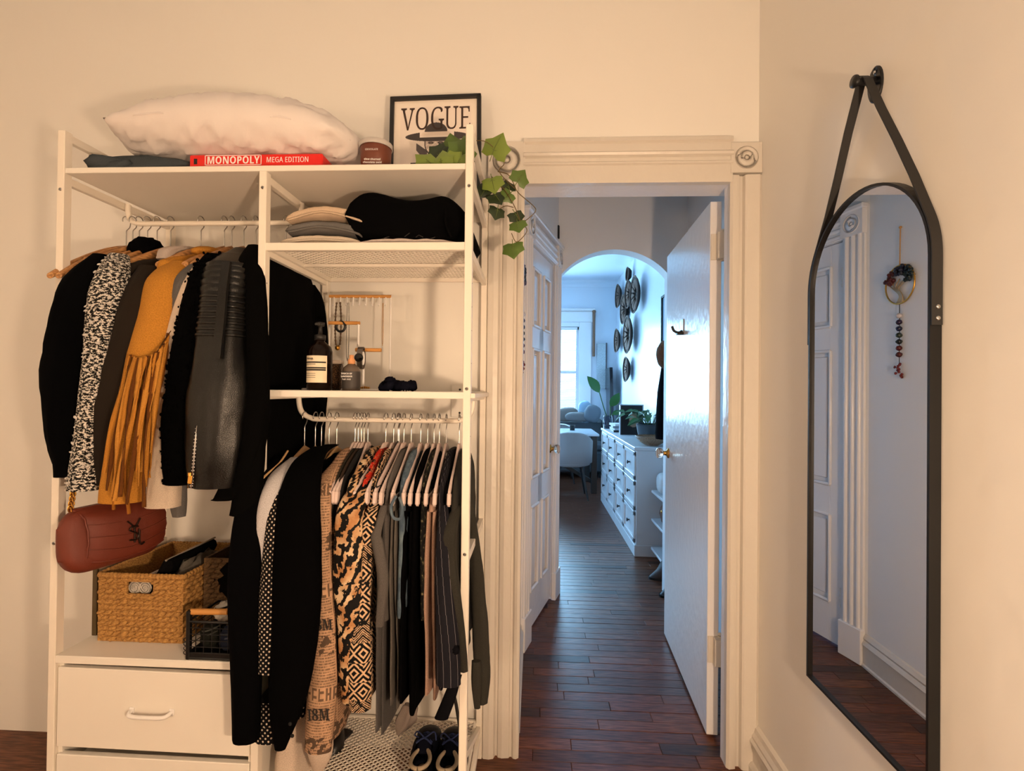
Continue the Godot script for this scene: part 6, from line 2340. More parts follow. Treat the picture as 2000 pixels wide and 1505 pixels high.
func leather_jacket() -> void:
	var le := mat(Color(0.022, 0.022, 0.020), 0.33)
	le.normal_enabled = true
	le.normal_texture = M.weave_normal
	le.normal_scale = 0.35
	le.metallic_specular = 0.42
	le = tri_uv(le, Vector3.ONE * 9)
	var o := thing("leather_jacket", "dark leather jacket with ribbed upper sleeve and zipped cuff", "jacket", "", Vector3(-0.90, 1.72, -1.525))
	coat_body(o, -0.903, 1.730, 1.05, 0.028, le, 27.0)
	var s := mk()
	var rg := sleeve(s, [Vector3(-0.8852, 1.692, -1.37), Vector3(-0.8552, 1.626, -1.3), Vector3(-0.8405, 1.521, -1.265), Vector3(-0.837, 1.396, -1.25), Vector3(-0.8372, 1.274, -1.245), Vector3(-0.8422, 1.153, -1.245), Vector3(-0.8494, 1.044, -1.25)], [0.034, 0.056, 0.060, 0.066, 0.074, 0.070, 0.058], 0.66, 0.085, 22.0, 28)
	wpart(o, "sleeve", s, le)
	# ribs across the upper arm
	for k in 13:
		var big := k < 5
		var v := 0.5 * (k * 1.0)
		var at_: float = 5.0 + (k * 1.15 if big else 5.6 + (k - 5) * 0.74)
		var i := int(at_)
		if i + 1 >= rg.size():
			break
		var f := at_ - i
		var c := mid(rg[i]).lerp(mid(rg[i + 1]), f)
		var rings := []
		var hh := 0.013 if big else 0.0058
		for e in [[-0.8, 0.99], [-0.6, 1.045], [0.0, 1.06], [0.6, 1.045], [0.8, 0.99]]:
			var r := PackedVector3Array()
			for j in 28:
				var p: Vector3 = rg[i][j].lerp(rg[i + 1][j], f) - c
				r.append(c + Vector3(p.x * e[1], e[0] * hh, p.z * e[1]))
			rings.append(r)
		s = mk()
		loft(s, rings, true, false)
		wpart(o, "rib", s, le)
	# plain strip running down over the ribs
	s = mk()
	var strip := []
	for p in [Vector3(-0.8321, 1.644, -1.262), Vector3(-0.8142, 1.567, -1.222), Vector3(-0.805, 1.484, -1.2), Vector3(-0.8039, 1.379, -1.185)]:
		strip.append(p)
	var sp := smooth_path(strip, 6)
	var rings := []
	for p in sp:
		rings.append(PackedVector3Array([p + Vector3(-0.011, 0, -0.012), p + Vector3(0.011, 0, -0.012), p + Vector3(0.011, 0, -0.003), p + Vector3(-0.011, 0, -0.003)]))
	loft(s, rings, true, true, -1)
	wpart(o, "sleeve_strip", s, le)
	# cuff zip
	s = mk()
	var zp := smooth_path([Vector3(-0.8567, 1.229, -1.203), Vector3(-0.8631, 1.171, -1.202), Vector3(-0.8703, 1.105, -1.206), Vector3(-0.8799, 1.048, -1.213)], 5)
	tube(s, zp, 0.0026, 6)
	for k in 22:
		var p: Vector3 = zp[int(k * (zp.size() - 1) / 22.0)].lerp(zp[mini(zp.size() - 1, int(k * (zp.size() - 1) / 22.0) + 1)], fmod(k * (zp.size() - 1) / 22.0, 1.0))
		box(s, p, Vector3(0.0085, 0.0022, 0.004), 0.0005)
	wpart(o, "zip", s, M.chrome)
	s = mk()
	var q: Vector3 = Vector3(-0.877, 1.071, -1.203)
	box(s, q, Vector3(0.011, 0.022, 0.003), 0.001, Basis(Vector3.BACK, -0.12))
	box(s, q + Vector3(0, 0.013, 0.001), Vector3(0.007, 0.010, 0.006), 0.001)
	wpart(o, "zip_pull", s, M.brass)
	s = mk()
	sleeve(s, [Vector3(-0.9143, 1.736, -1.46), Vector3(-0.908, 1.706, -1.42), Vector3(-0.8816, 1.675, -1.36)], [0.02, 0.03, 0.036], 0.8, 0.1, 2.0)
	wpart(o, "shoulder", s, le)


# ---------------------------------------------------------------- clothes on the lower rail
func hung_top(called: String, label: String, cat: String, x: float, hem: float, th: float, m: Material, sd: float, opt := {}) -> Node3D:
	# a garment over the shoulders of a slim hanger; its front edge faces the room
	var zf: float = opt.get("zf", -1.325)
	var zr: float = opt.get("zr", -1.725)
	var dx: float = opt.get("dx", 0.0)
	var o := thing(called, label, cat, opt.get("group", ""), Vector3(x, 1.05, -1.525))
	var s := mk()
	drape(s, x, [[1.122, -1.475, -1.575, 0.007], [1.110, -1.44, -1.61, maxf(0.006, th * 0.6)], [1.078, -1.38, -1.67, maxf(0.0065, th * 0.75)], [1.040, zf - 0.014, zr + 0.01, maxf(0.0065, th * 0.85)], [0.97, zf, zr, th], [(0.97 + hem) * 0.5, zf + opt.get("belly", 0.0), zr, th * opt.get("mid", 1.0), dx * 0.5], [hem + 0.03, zf, zr, th * opt.get("end", 1.0), dx], [hem, zf - 0.004, zr + 0.004, th * 0.85 * opt.get("end", 1.0), dx]], opt.get("wave", 0.005), opt.get("freq", 36.0), sd)
	wpart(o, "body", s, m)
	return o


func hung_trousers(called: String, label: String, x: float, hem: float, th: float, m: Material, sd: float, opt := {}) -> Node3D:
	# trousers clipped by the waistband, two flat legs hanging side by side
	var o := thing(called, label, "trousers", opt.get("group", ""), Vector3(x, 0.99, -1.525))
	var dx: float = opt.get("dx", 0.0)
	var s := mk()
	drape(s, x, [[1.008, -1.335, -1.715, th * 0.7], [0.975, -1.332, -1.718, th * 0.8], [0.968, -1.33, -1.72, th * 0.75]], 0.001, 20.0, sd, 36, 2)
	wpart(o, "waistband", s, m)
	for e in [-1, 1]:
		s = mk()
		var off: float = th * 0.45 * e
		drape(s, x + off, [[0.97, -1.332, -1.718, th * 0.5], [0.86, -1.326, -1.72, th * 0.62], [0.70, -1.335 - 0.01 * e, -1.70, th * 0.55, dx * 0.4], [hem + 0.1 - 0.01 * e, -1.345 - 0.012 * e, -1.66, th * 0.5, dx * 0.9], [hem - 0.012 * e, -1.345 - 0.012 * e, -1.65, th * 0.46, dx]], opt.get("wave", 0.004), 30.0, sd + e, 36)
		wpart(o, "trouser_leg", s, m)
	return o


func build_lower_clothes() -> void:
	var ry := 1.2165
	# left end: pale wooden hangers with dark and white garments
	var pale := "pale wooden hangers on the lower rail"
	wood_hanger("pale hanger edge inside the long black blazer", -0.735, ry, M.beige_wood, pale, 0.0, false, 0.012, 0.19)
	wood_hanger("pale wooden hanger inside the white shirt", -0.700, ry, M.beige_wood, pale, 0.0, false, 0.012, 0.19)
	wood_hanger("pale wooden hanger next to the one in the white shirt", -0.680, ry, M.beige_wood, pale, 0.0, false, 0.012, 0.19)
	wood_hanger("pale wooden hanger inside the polka dot dress", -0.655, ry, M.beige_wood, pale, 0.0, false, 0.012, 0.19)
	wood_hanger("pale wooden hanger inside the black cardigan", -0.630, ry, M.beige_wood, pale, 0.0, false, 0.012, 0.19)
	var bk := fabric(Color(0.021, 0.021, 0.026), 0.93, 20.0, 0.7)
	var o := thing("long_black_blazer", "long black blazer at the left end of the lower rail, sleeve before the drawers", "blazer", "", Vector3(-0.735, 1.05, -1.525))
	var s := mk()
	drape(s, -0.728, [[1.10, -1.49, -1.56, 0.012], [1.08, -1.43, -1.62, 0.02], [1.045, -1.37, -1.68, 0.022], [1.0, -1.34, -1.71, 0.024], [0.7, -1.335, -1.72, 0.026], [0.42, -1.335, -1.72, 0.024]], 0.004, 24.0, 31.0)
	wpart(o, "body", s, bk)
	s = mk()
	sleeve(s, [Vector3(-0.7461, 1.104, -1.4), Vector3(-0.752, 1.047, -1.315), Vector3(-0.7622, 0.9834, -1.285), Vector3(-0.7567, 0.8675, -1.26), Vector3(-0.7537, 0.7097, -1.25), Vector3(-0.7454, 0.5521, -1.245), Vector3(-0.7442, 0.3896, -1.245)], [0.016, 0.028, 0.040, 0.046, 0.044, 0.039, 0.034], 0.75, 0.05, 32.0)
	wpart(o, "sleeve", s, bk)
	s = mk()
	tube(s, smooth_path([Vector3(-0.7351, 1.119, -1.42), Vector3(-0.7343, 1.089, -1.37), Vector3(-0.7464, 1.056, -1.305), Vector3(-0.76, 1.022, -1.285), Vector3(-0.7658, 0.976, -1.27)]), 0.0032, 8)
	wpart(o, "piping", s, M.beige_wood, "pale edge along the shoulder")
	var ws := fabric(Color(0.80, 0.79, 0.80), 0.9, 20.0, 0.5)
	o = thing("white_shirt", "white shirt squeezed between the black blazer and polka dot dress", "shirt", "", Vector3(-0.70, 1.05, -1.525))
	s = mk()
	drape(s, -0.700, [[1.095, -1.47, -1.57, 0.012], [1.07, -1.42, -1.62, 0.018], [1.03, -1.36, -1.69, 0.02], [0.95, -1.335, -1.71, 0.02], [0.55, -1.335, -1.72, 0.012]], 0.004, 30.0, 33.0)
	wpart(o, "body", s, ws)
	s = mk()
	sleeve(s, [Vector3(-0.6998, 1.103, -1.4), Vector3(-0.707, 1.061, -1.32), Vector3(-0.714, 0.9869, -1.275), Vector3(-0.7205, 0.8668, -1.265), Vector3(-0.7184, 0.7311, -1.265), Vector3(-0.7215, 0.5656, -1.27)], [0.016, 0.026, 0.026, 0.022, 0.016, 0.008], 0.75, 0.10, 34.0)
	wpart(o, "sleeve", s, ws)
	var pk := printed(M.polka, 34.0, 34.0)
	o = thing("polka_dot_dress", "black dress with small white dots behind the black cardigan", "dress", "", Vector3(-0.66, 1.05, -1.525))
	s = mk()
	drape(s, -0.660, [[1.09, -1.47, -1.57, 0.014], [1.06, -1.40, -1.65, 0.022], [1.02, -1.34, -1.71, 0.026], [0.8, -1.325, -1.72, 0.026], [0.55, -1.325, -1.72, 0.028], [0.39, -1.325, -1.72, 0.034]], 0.006, 34.0, 35.0)
	wpart(o, "body", s, pk)
	s = mk()
	sleeve(s, [Vector3(-0.6714, 1.088, -1.38), Vector3(-0.6826, 1.042, -1.31), Vector3(-0.6815, 0.9629, -1.265), Vector3(-0.6812, 0.8461, -1.25), Vector3(-0.6874, 0.7119, -1.25), Vector3(-0.6879, 0.5648, -1.25)], [0.012, 0.022, 0.024, 0.028, 0.030, 0.028], 0.75, 0.06, 36.0)
	wpart(o, "sleeve", s, pk)
	s = mk()
	drape(s, -0.7074, [[0.47, -1.265, -1.40, 0.028], [0.41, -1.26, -1.40, 0.034], [0.368, -1.255, -1.40, 0.040]], 0.004, 40.0, 38.0)
	wpart(o, "skirt_hem", s, pk)
	var bc := fabric(Color(0.020, 0.019, 0.021), 0.95, 24.0, 0.9)
	o = thing("black_cardigan", "wide black cardigan left of the newsprint dress", "cardigan", "", Vector3(-0.62, 1.05, -1.525))
	s = mk()
	drape(s, -0.622, [[1.105, -1.49, -1.56, 0.016], [1.08, -1.42, -1.63, 0.024], [1.03, -1.35, -1.70, 0.028], [0.95, -1.33, -1.72, 0.03], [0.6, -1.325, -1.72, 0.032], [0.40, -1.33, -1.71, 0.028]], 0.005, 24.0, 41.0)
	wpart(o, "body", s, bc)
	s = mk()
	sleeve(s, [Vector3(-0.6369, 1.132, -1.43), Vector3(-0.6372, 1.095, -1.34), Vector3(-0.6284, 1.015, -1.28), Vector3(-0.616, 0.9014, -1.25), Vector3(-0.6119, 0.772, -1.24), Vector3(-0.6156, 0.6421, -1.235), Vector3(-0.6298, 0.5098, -1.235), Vector3(-0.6481, 0.3747, -1.235)], [0.026, 0.044, 0.056, 0.062, 0.064, 0.058, 0.048, 0.014], 0.62, 0.04, 42.0, 26)
	wpart(o, "sleeve", s, bc)
	s = mk()
	sleeve(s, [Vector3(-0.6227, 1.134, -1.47), Vector3(-0.6416, 1.121, -1.42), Vector3(-0.6467, 1.092, -1.36)], [0.022, 0.030, 0.034], 0.8, 0.08, 43.0)
	wpart(o, "collar", s, bc)
	s = mk()
	for k in 3:
		blob(s, Vector3(Vector3(-0.6084, 0.4843, -1.215)) + Vector3(0.006 * k - 0.010, -0.030 * k, 0), Vector3(0.005, 0.005, 0.003), Basis(), 0, 0, 6, 10)
	wpart(o, "button", s, M.hole)
	# newsprint dress
	var np := printed(M.newsprint, 2.4, 1.25)
	o = hung_top("newsprint_dress", "beige dress printed like old newspaper beside the black cardigan", "dress", -0.5809, 0.3311, 0.034, np, 45.0, {"zf": -1.30, "mid": 1.1, "end": 1.25, "wave": 0.006})
	s = mk()
	sleeve(s, [Vector3(-0.5815, 1.087, -1.4), Vector3(-0.585, 1.041, -1.33), Vector3(-0.5803, 0.9587, -1.29), Vector3(-0.5736, 0.8111, -1.28), Vector3(-0.5579, 0.6503, -1.275), Vector3(-0.5559, 0.5148, -1.275), Vector3(-0.5647, 0.3492, -1.275)], [0.012, 0.024, 0.036, 0.036, 0.036, 0.040, 0.036], 0.6, 0.05, 46.0, 26)
	wpart(o, "sleeve", s, np)
	for q in [[Vector3(-0.5474, 0.6913, -1.247), 0.030], [Vector3(-0.5535, 0.4576, -1.247), 0.032]]:
		letters(o, "I8M", Vector3(q[0]) - o.position, q[1], M.ink, "Droid Serif", Basis(Vector3.BACK, 0.05), Vector2(1, 1.3), "lettering", true)
	# white hangers with what they carry
	var items := [
		["slim white hanger inside the newsprint dress", 634.0, 0.0],
		["slim white hanger inside the dark olive top", 641.0, 0.0],
		["slim white hanger inside the brown top", 649.0, 0.0],
		["slim white hanger inside the charcoal top", 655.0, 0.0],
		["slim white hanger, frontmost of the left bunch, inside the tiger print blouse", 664.0, 0.10],
		["slim white hanger inside the red printed top", 706.0, -0.10],
		["slim white hanger inside the diamond patterned dress", 724.0, -0.05],
		["slim white hanger carrying the longest grey trousers", 737.0, -0.03],
		["slim white hanger inside the grey knit top", 748.0, -0.02],
		["slim white hanger inside the faded denim shirt", 765.0, 0.02],
		["slim white hanger carrying the black trousers", 787.0, 0.02],
		["slim white hanger inside the plain black top", 803.0, 0.0],
		["slim white hanger inside the dark leaf patterned blouse", 818.0, 0.0],
		["slim white hanger carrying the beige trousers", 830.0, 0.03],
		["slim white hanger inside the navy pinstriped shirt", 846.0, 0.04],
		["slim white hanger at the right end, inside the charcoal pleated top", 876.0, 0.03]]
	for it in items:
		var u: float = it[1]
		slim_hanger(it[0], (u - 1045.0 - 2.8) / 950.0 * 1.31, ry, it[2], 0.0)
	var wire := thing("wire_hanger", "black wire hanger showing in the gap between the two bunches", "hanger", "", Vector3(-0.432, ry, -1.525))
	s = mk()
	hook_wire(s, Vector3.ZERO, -0.075)
	part(wire, "hook", s, M.chrome)
	s = mk()
	tube(s, smooth_path([Vector3(0, -0.075, 0), Vector3(0.0, -0.085, 0.03), Vector3(0, -0.125, 0.12), Vector3(0, -0.165, 0.20), Vector3(0, -0.178, 0.205), Vector3(0, -0.180, 0.18), Vector3(0, -0.178, 0.0), Vector3(0, -0.180, -0.18), Vector3(0, -0.178, -0.205), Vector3(0, -0.165, -0.20), Vector3(0, -0.125, -0.12), Vector3(0, -0.085, -0.03), Vector3(0, -0.075, 0)]), 0.0022, 6)
	part(wire, "frame", s, M.black)
	hung_top("olive_tunic", "dark olive top, first of the dark bunch right of the newsprint dress", "top", -0.5566, 0.5135, 0.007, fabric(Color(0.16, 0.15, 0.12)), 51.0)
	hung_top("brown_tunic", "dark brown top second in the dark bunch left of the tiger print", "top", -0.5466, 0.4997, 0.007, fabric(Color(0.20, 0.155, 0.12)), 52.0)
	hung_top("charcoal_tunic", "charcoal top third in the dark bunch left of the tiger print", "top", -0.5351, 0.4928, 0.008, fabric(Color(0.12, 0.12, 0.125)), 53.0)
	var tg := printed(M.tiger, 3.1, 3.1, 0.7)
	o = hung_top("tiger_blouse", "tan and black tiger striped blouse in the middle of the lower rail", "blouse", -0.5038, 0.4610, 0.024, tg, 55.0, {"zf": -1.30, "mid": 1.1, "end": 1.0, "wave": 0.007, "dx": 0.02})
	s = mk()
	sleeve(s, [Vector3(-0.4792, 1.059, -1.4), Vector3(-0.4882, 1.012, -1.32), Vector3(-0.4978, 0.9593, -1.295), Vector3(-0.4949, 0.8251, -1.285), Vector3(-0.4851, 0.6639, -1.28), Vector3(-0.4749, 0.5285, -1.28), Vector3(-0.4788, 0.4709, -1.285)], [0.014, 0.034, 0.036, 0.038, 0.034, 0.036, 0.026], 0.6, 0.12, 56.0, 26)
	wpart(o, "sleeve", s, tg)
	s = mk()
	sleeve(s, [Vector3(-0.5234, 1.103, -1.48), Vector3(-0.5245, 1.082, -1.44), Vector3(-0.5201, 1.054, -1.38)], [0.014, 0.020, 0.022], 0.8, 0.15, 57.0)
	wpart(o, "neckline", s, fabric(Color(0.06, 0.06, 0.07)))
	hung_top("printed_tunic", "black top with a red printed panel beside the tiger blouse", "top", -0.4739, 0.8852, 0.014, printed(M.red_print, 8.0, 8.0), 59.0, {"wave": 0.003})
	var az := printed(M.aztec, 2.5, 2.5, 0.8)
	o = hung_top("diamond_dress", "black and cream dress with nested diamond pattern", "dress", -0.4498, 0.4416, 0.014, az, 61.0, {"wave": 0.005, "dx": -0.012, "end": 1.6})
	s = mk()
	sleeve(s, [Vector3(-0.4444, 1.002, -1.37), Vector3(-0.4451, 0.9579, -1.305), Vector3(-0.4542, 0.8501, -1.295), Vector3(-0.4598, 0.7033, -1.285), Vector3(-0.46, 0.5861, -1.275), Vector3(-0.4555, 0.4594, -1.275)], [0.010, 0.018, 0.020, 0.028, 0.036, 0.028], 0.6, 0.10, 62.0)
	wpart(o, "sleeve", s, az)
	var gy := fabric(Color(0.33, 0.32, 0.315), 0.95, 22.0, 0.7)
	hung_trousers("grey_trousers", "longest grey trousers on the lower rail, reaching the mesh shelf", -0.4201, 0.3449, 0.014, gy, 63.0, {"dx": -0.004})
	o = hung_top("knit_jumper", "grey knit top with a looped sleeve beside the long grey trousers", "top", -0.4045, 0.6659, 0.013, fabric(Color(0.36, 0.345, 0.335), 0.95, 22.0, 0.8), 65.0, {"wave": 0.004})
	s = mk()
	sleeve(s, [Vector3(-0.411, 0.9875, -1.33), Vector3(-0.4215, 0.9198, -1.295), Vector3(-0.4151, 0.8929, -1.285), Vector3(-0.4, 0.8006, -1.285), Vector3(-0.408, 0.675, -1.285)], [0.010, 0.013, 0.016, 0.015, 0.011], 0.8, 0.10, 66.0)
	wpart(o, "sleeve", s, fabric(Color(0.36, 0.345, 0.335), 0.95, 22.0, 0.8))
	hung_trousers("taupe_trousers", "narrow taupe grey trousers behind the grey knit top", -0.3876, 0.4195, 0.012, fabric(Color(0.38, 0.36, 0.34)), 67.0)
	var dn := printed(M.faded_denim, 5.0, 3.0)
	o = hung_top("denim_shirt", "faded blue denim shirt with a rolled collar loop", "shirt", -0.3678, 0.6728, 0.018, dn, 69.0, {"wave": 0.004})
	s = mk()
	tube(s, smooth_path([Vector3(-0.3712, 1.019, -1.3), Vector3(-0.3824, 0.993, -1.292), Vector3(-0.3753, 0.964, -1.288), Vector3(-0.3559, 0.9617, -1.288), Vector3(-0.3518, 0.9882, -1.292), Vector3(-0.3627, 1.016, -1.3)]), 0.0042, 8)
	wpart(o, "collar_loop", s, dn)
	hung_trousers("black_trousers", "black trousers between the denim shirt and the dark leaf blouse", -0.3481, 0.4223, 0.020, bk, 71.0)
	hung_top("black_tunic", "plain black top right of the black trousers", "top", -0.3284, 0.4112, 0.016, bc, 73.0)
	hung_top("leaf_blouse", "near black blouse with dim leaf specks", "blouse", -0.3087, 0.6686, 0.012, printed(M.dim_leaves, 5.0, 5.0), 75.0)
	hung_trousers("beige_trousers", "beige pink trousers, palest garment on the right of the lower rail", -0.2835, 0.4499, 0.019, fabric(Color(0.70, 0.57, 0.50), 0.93, 20.0, 0.5), 77.0, {"dx": 0.004})
	var ps := printed(M.pinstripe, 26.0, 1.0)
	o = hung_top("pinstripe_shirt", "navy pinstriped shirt with a tied cuff on the lower rail", "shirt", -0.2569, 0.4831, 0.014, ps, 79.0, {"dx": 0.006})
	s = mk()
	sleeve(s, [Vector3(-0.2473, 0.9888, -1.34), Vector3(-0.2408, 0.9243, -1.295), Vector3(-0.2346, 0.7919, -1.285), Vector3(-0.2228, 0.6486, -1.275), Vector3(-0.2187, 0.5349, -1.275)], [0.010, 0.018, 0.024, 0.030, 0.032], 0.6, 0.06, 80.0)
	wpart(o, "sleeve", s, ps)
	s = mk()
	sleeve(s, [Vector3(-0.1975, 0.5526, -1.285), Vector3(-0.2164, 0.4957, -1.28), Vector3(-0.2375, 0.4411, -1.28)], [0.013, 0.017, 0.019], 0.5, 0.06, 81.0)
	blob(s, Vector3(-0.1993, 0.6306, -1.265), Vector3(0.010, 0.012, 0.010), Basis(), 0.5, 3.0)
	wpart(o, "tie", s, fabric(Color(0.06, 0.06, 0.075)))
	var ol := fabric(Color(0.185, 0.18, 0.165), 0.93, 22.0, 0.7)
	o = hung_top("pleated_tunic", "charcoal pleated top rightmost inside the wardrobe frame", "top", -0.2192, 0.5412, 0.016, ol, 83.0, {"wave": 0.006, "freq": 60.0, "dx": 0.01})
	s = mk()
	sleeve(s, [Vector3(-0.2089, 0.9873, -1.35), Vector3(-0.2225, 0.937, -1.3), Vector3(-0.2291, 0.87, -1.295), Vector3(-0.2103, 0.7499, -1.29), Vector3(-0.1948, 0.6529, -1.295), Vector3(-0.1834, 0.5553, -1.3)], [0.012, 0.020, 0.024, 0.020, 0.017, 0.012], 0.7, 0.10, 84.0)
	wpart(o, "sleeve", s, ol)
	# the sleeve that hangs out past the right posts
	var gj := fabric(Color(0.215, 0.21, 0.19), 0.92, 20.0, 0.6)
	o = thing("grey_green_jacket", "grey green jacket whose sleeve hangs outside the right wardrobe post", "jacket", "", Vector3(-0.20, 1.05, -1.525))
	s = mk()
	drape(s, -0.212, [[1.10, -1.48, -1.57, 0.010], [1.07, -1.42, -1.62, 0.014], [1.03, -1.37, -1.68, 0.014], [0.9, -1.36, -1.70, 0.014], [0.55, -1.36, -1.70, 0.012]], 0.003, 34.0, 85.0)
	wpart(o, "body", s, gj)
	s = mk()
	sleeve(s, [Vector3(-0.2022, 0.9837, -1.5), Vector3(-0.1865, 0.8656, -1.5), Vector3(-0.1703, 0.7083, -1.5), Vector3(-0.1604, 0.5354, -1.5), Vector3(-0.1519, 0.4472, -1.49), Vector3(-0.1529, 0.3569, -1.48)], [0.010, 0.016, 0.022, 0.026, 0.024, 0.018], 0.7, 0.12, 86.0)
	wpart(o, "sleeve", s, gj)
	s = mk()
	sleeve(s, [Vector3(-0.1689, 0.4889, -1.47), Vector3(-0.1674, 0.415, -1.465), Vector3(-0.1636, 0.3507, -1.465)], [0.014, 0.015, 0.009], 0.7, 0.12, 87.0)
	wpart(o, "cuff", s, gj)


# ---------------------------------------------------------------- bags, baskets and shoes in the lower part
func build_bottom_things() -> void:
	shoulder_bag()
	woven_basket()
	wire_basket()
	pale_things()
	sneakers()


func shoulder_bag() -> void:
	var red := mat(Color(0.40, 0.145, 0.06), 0.6)
	red.normal_enabled = true
	red.normal_texture = M.weave_normal
	red.normal_scale = 0.3
	red = tri_uv(red, Vector3.ONE * 10)
	# local axes: x along the bag towards the wall, y up, z out of its quilted face (to the right of the room)
	var a: Vector3 = Vector3(-1.283, 0.8749, -1.262)
	var o := thing("shoulder_bag", "red brown quilted leather shoulder bag on a gold chain at the left post", "bag", "", a)
	var bx := Vector3(0.36, 0.03, -0.94).normalized()
	var bz := Vector3(0.94, 0.05, 0.36).normalized()
	var by := bz.cross(bx).normalized()
	o.basis = Basis(bx, by, bx.cross(by).normalized())
	var s := mk()
	var rings := []
	for k in 29:
		var t := k / 28.0
		t = 0.5 - 0.5 * cos(PI * t)
		var x := lerpf(-0.005, 0.255, t)
		var e := pow(maxf(0.0, 1.0 - pow(absf(t * 2.0 - 1.0), 7.0)), 0.5)
		var r := PackedVector3Array()
		for j in 28:
			var q := TAU * j / 28
			var yy := signf(sin(q)) * pow(absf(sin(q)), 0.62)
			var zz := signf(cos(q)) * pow(absf(cos(q)), 0.70)
			# belly at the bottom, narrow at the mouth
			var wd := 0.046 * (0.62 + 0.38 * (0.5 - 0.5 * yy)) * maxf(e, 0.10)
			r.append(Vector3(x, 0.088 * yy * maxf(e, 0.50) * (1.0 if yy > 0.0 else 1.05), zz * wd))
		rings.append(r)
	loft(s, rings)
	part(o, "body", s, red)
	# flap with its quilting over the front
	s = mk()
	var fl := []
	for i in 9:
		var v := i / 8.0
		var row := PackedVector3Array()
		for j in 13:
			var u := j / 12.0
			var x := lerpf(0.040, 0.245, u) + 0.006 * sin(v * 3.0)
			var y := lerpf(0.078, -0.074 + 0.016 * pow(absf(u * 2.0 - 1.0), 2.0), v)
			var bulge := 0.043 + 0.010 * sin(PI * clampf(v, 0.0, 1.0)) + 0.004 * absf(sin(v * PI * 4.0)) - 0.012 * pow(absf(u * 2.0 - 1.0), 4.0)
			row.append(Vector3(x, y, bulge - (0.022 if i == 0 else 0.0)))
		fl.append(row)
	s.set_smooth_group(0)
	for i in 8:
		for j in 12:
			quad(s, fl[i][j], fl[i][j + 1], fl[i + 1][j + 1], fl[i + 1][j], Vector3(0, 0, 1))
	var flap := part(o, "flap", s, red)
	s = mk()
	for i in [2, 4, 6]:
		var l := []
		for j in 13:
			l.append(fl[i][j] + Vector3(0, -0.010 * (1.0 - absf(j - 6.0) / 6.0), 0.0012))
		tube(s, l, 0.0016, 6)
	var edge := []
	for i in 9:
		edge.append(fl[i][0] + Vector3(0, 0, 0.001))
	tube(s, edge, 0.0026, 6)
	edge = []
	for j in 13:
		edge.append(fl[8][j] + Vector3(0, 0, 0.0))
	tube(s, edge, 0.0026, 6)
	part(flap, "quilting", s, mat(Color(0.40, 0.16, 0.10), 0.5))
	# interlaced letters of the clasp, in dark metal
	s = mk()
	var c := Vector3(0.150, -0.004, 0.060)
	tube(s, smooth_path([c + Vector3(-0.016, 0.036, 0), c + Vector3(0.0, 0.012, 0.001), c + Vector3(0.0, -0.030, 0.001)]), 0.0024, 6)
	tube(s, [c + Vector3(0.018, 0.036, 0), c + Vector3(0.0, 0.010, 0.002)], 0.0024, 6)
	tube(s, smooth_path([c + Vector3(0.010, 0.014, 0.002), c + Vector3(-0.004, 0.018, 0.003), c + Vector3(-0.012, 0.008, 0.003), c + Vector3(0.008, -0.008, 0.003), c + Vector3(0.004, -0.022, 0.003), c + Vector3(-0.014, -0.020, 0.003)]), 0.0024, 6)
	tube(s, smooth_path([c + Vector3(0.013, 0.006, 0.002), c + Vector3(0.013, -0.038, 0.002), c + Vector3(0.026, -0.037, 0.001)]), 0.0024, 6)
	part(flap, "monogram", s, mat(Color(0.20, 0.14, 0.11), 0.3, 0.7))
	s = mk()
	span(s, Vector3(0.030, 0.080, -0.016), Vector3(0.222, 0.089, 0.012), 0.003)
	part(o, "top_edge", s, red)
	# chain straps going up to the rail
	for k in 2:
		s = mk()
		var p0 := Vector3(0.030 + 0.16 * k, 0.084, -0.006)
		var p1 := o.basis.inverse() * (Vector3([Vector3(-1.309, 1.033, -1.33), Vector3(-1.33, 1.02, -1.4)][k]) - a)
		var n := 13
		for i in n:
			var p := p0.lerp(p1, float(i) / (n - 1))
			var link := []
			for j in 13:
				var q := TAU * j / 12.0
				var w := Vector3(cos(q) * 0.0065, sin(q) * 0.0095, 0) if i % 2 else Vector3(0, sin(q) * 0.0095, cos(q) * 0.0065)
				link.append(p + w)
			tube(s, link, 0.0017, 5, false)
		part(o, "chain", s, M.gold)
	s = mk()
	tube(s, [Vector3(0.030, 0.082, -0.010), o.basis.inverse() * (Vector3(Vector3(-1.33, 1.03, -1.345)) - a)], 0.0035, 6)
	part(o, "strap", s, red)


func weave_wall(s: SurfaceTool, o: Vector3, u: Vector3, n: Vector3, w: float, h: float, skip: Rect2, sd: int) -> void:
	# rows of short slanting twists that lie on a basket wall
	rng.seed = sd
	var rows := int(h / 0.0145)
	var cols := int(w / 0.0235)
	for j in rows:
		for i in cols + 1:
			var x := (i + (0.5 if j % 2 else 0.0)) * 0.0235
			var y := (j + 0.5) * h / rows
			if x < 0.006 or x > w - 0.006 or skip.has_point(Vector2(x, y)):
				continue
			var t := Basis(u, Vector3.UP, n) * Basis(Vector3.BACK, rng.randf_range(0.10, 0.55) * (1.0 if j % 2 else 0.65))
			blob(s, o + u * (x + rng.randf_range(-0.002, 0.002)) + Vector3.UP * y + n * rng.randf_range(0.0, 0.002), Vector3(0.0150, rng.randf_range(0.0060, 0.0082), 0.0058), t, 0.2, i + j * 3.0, 5, 8)


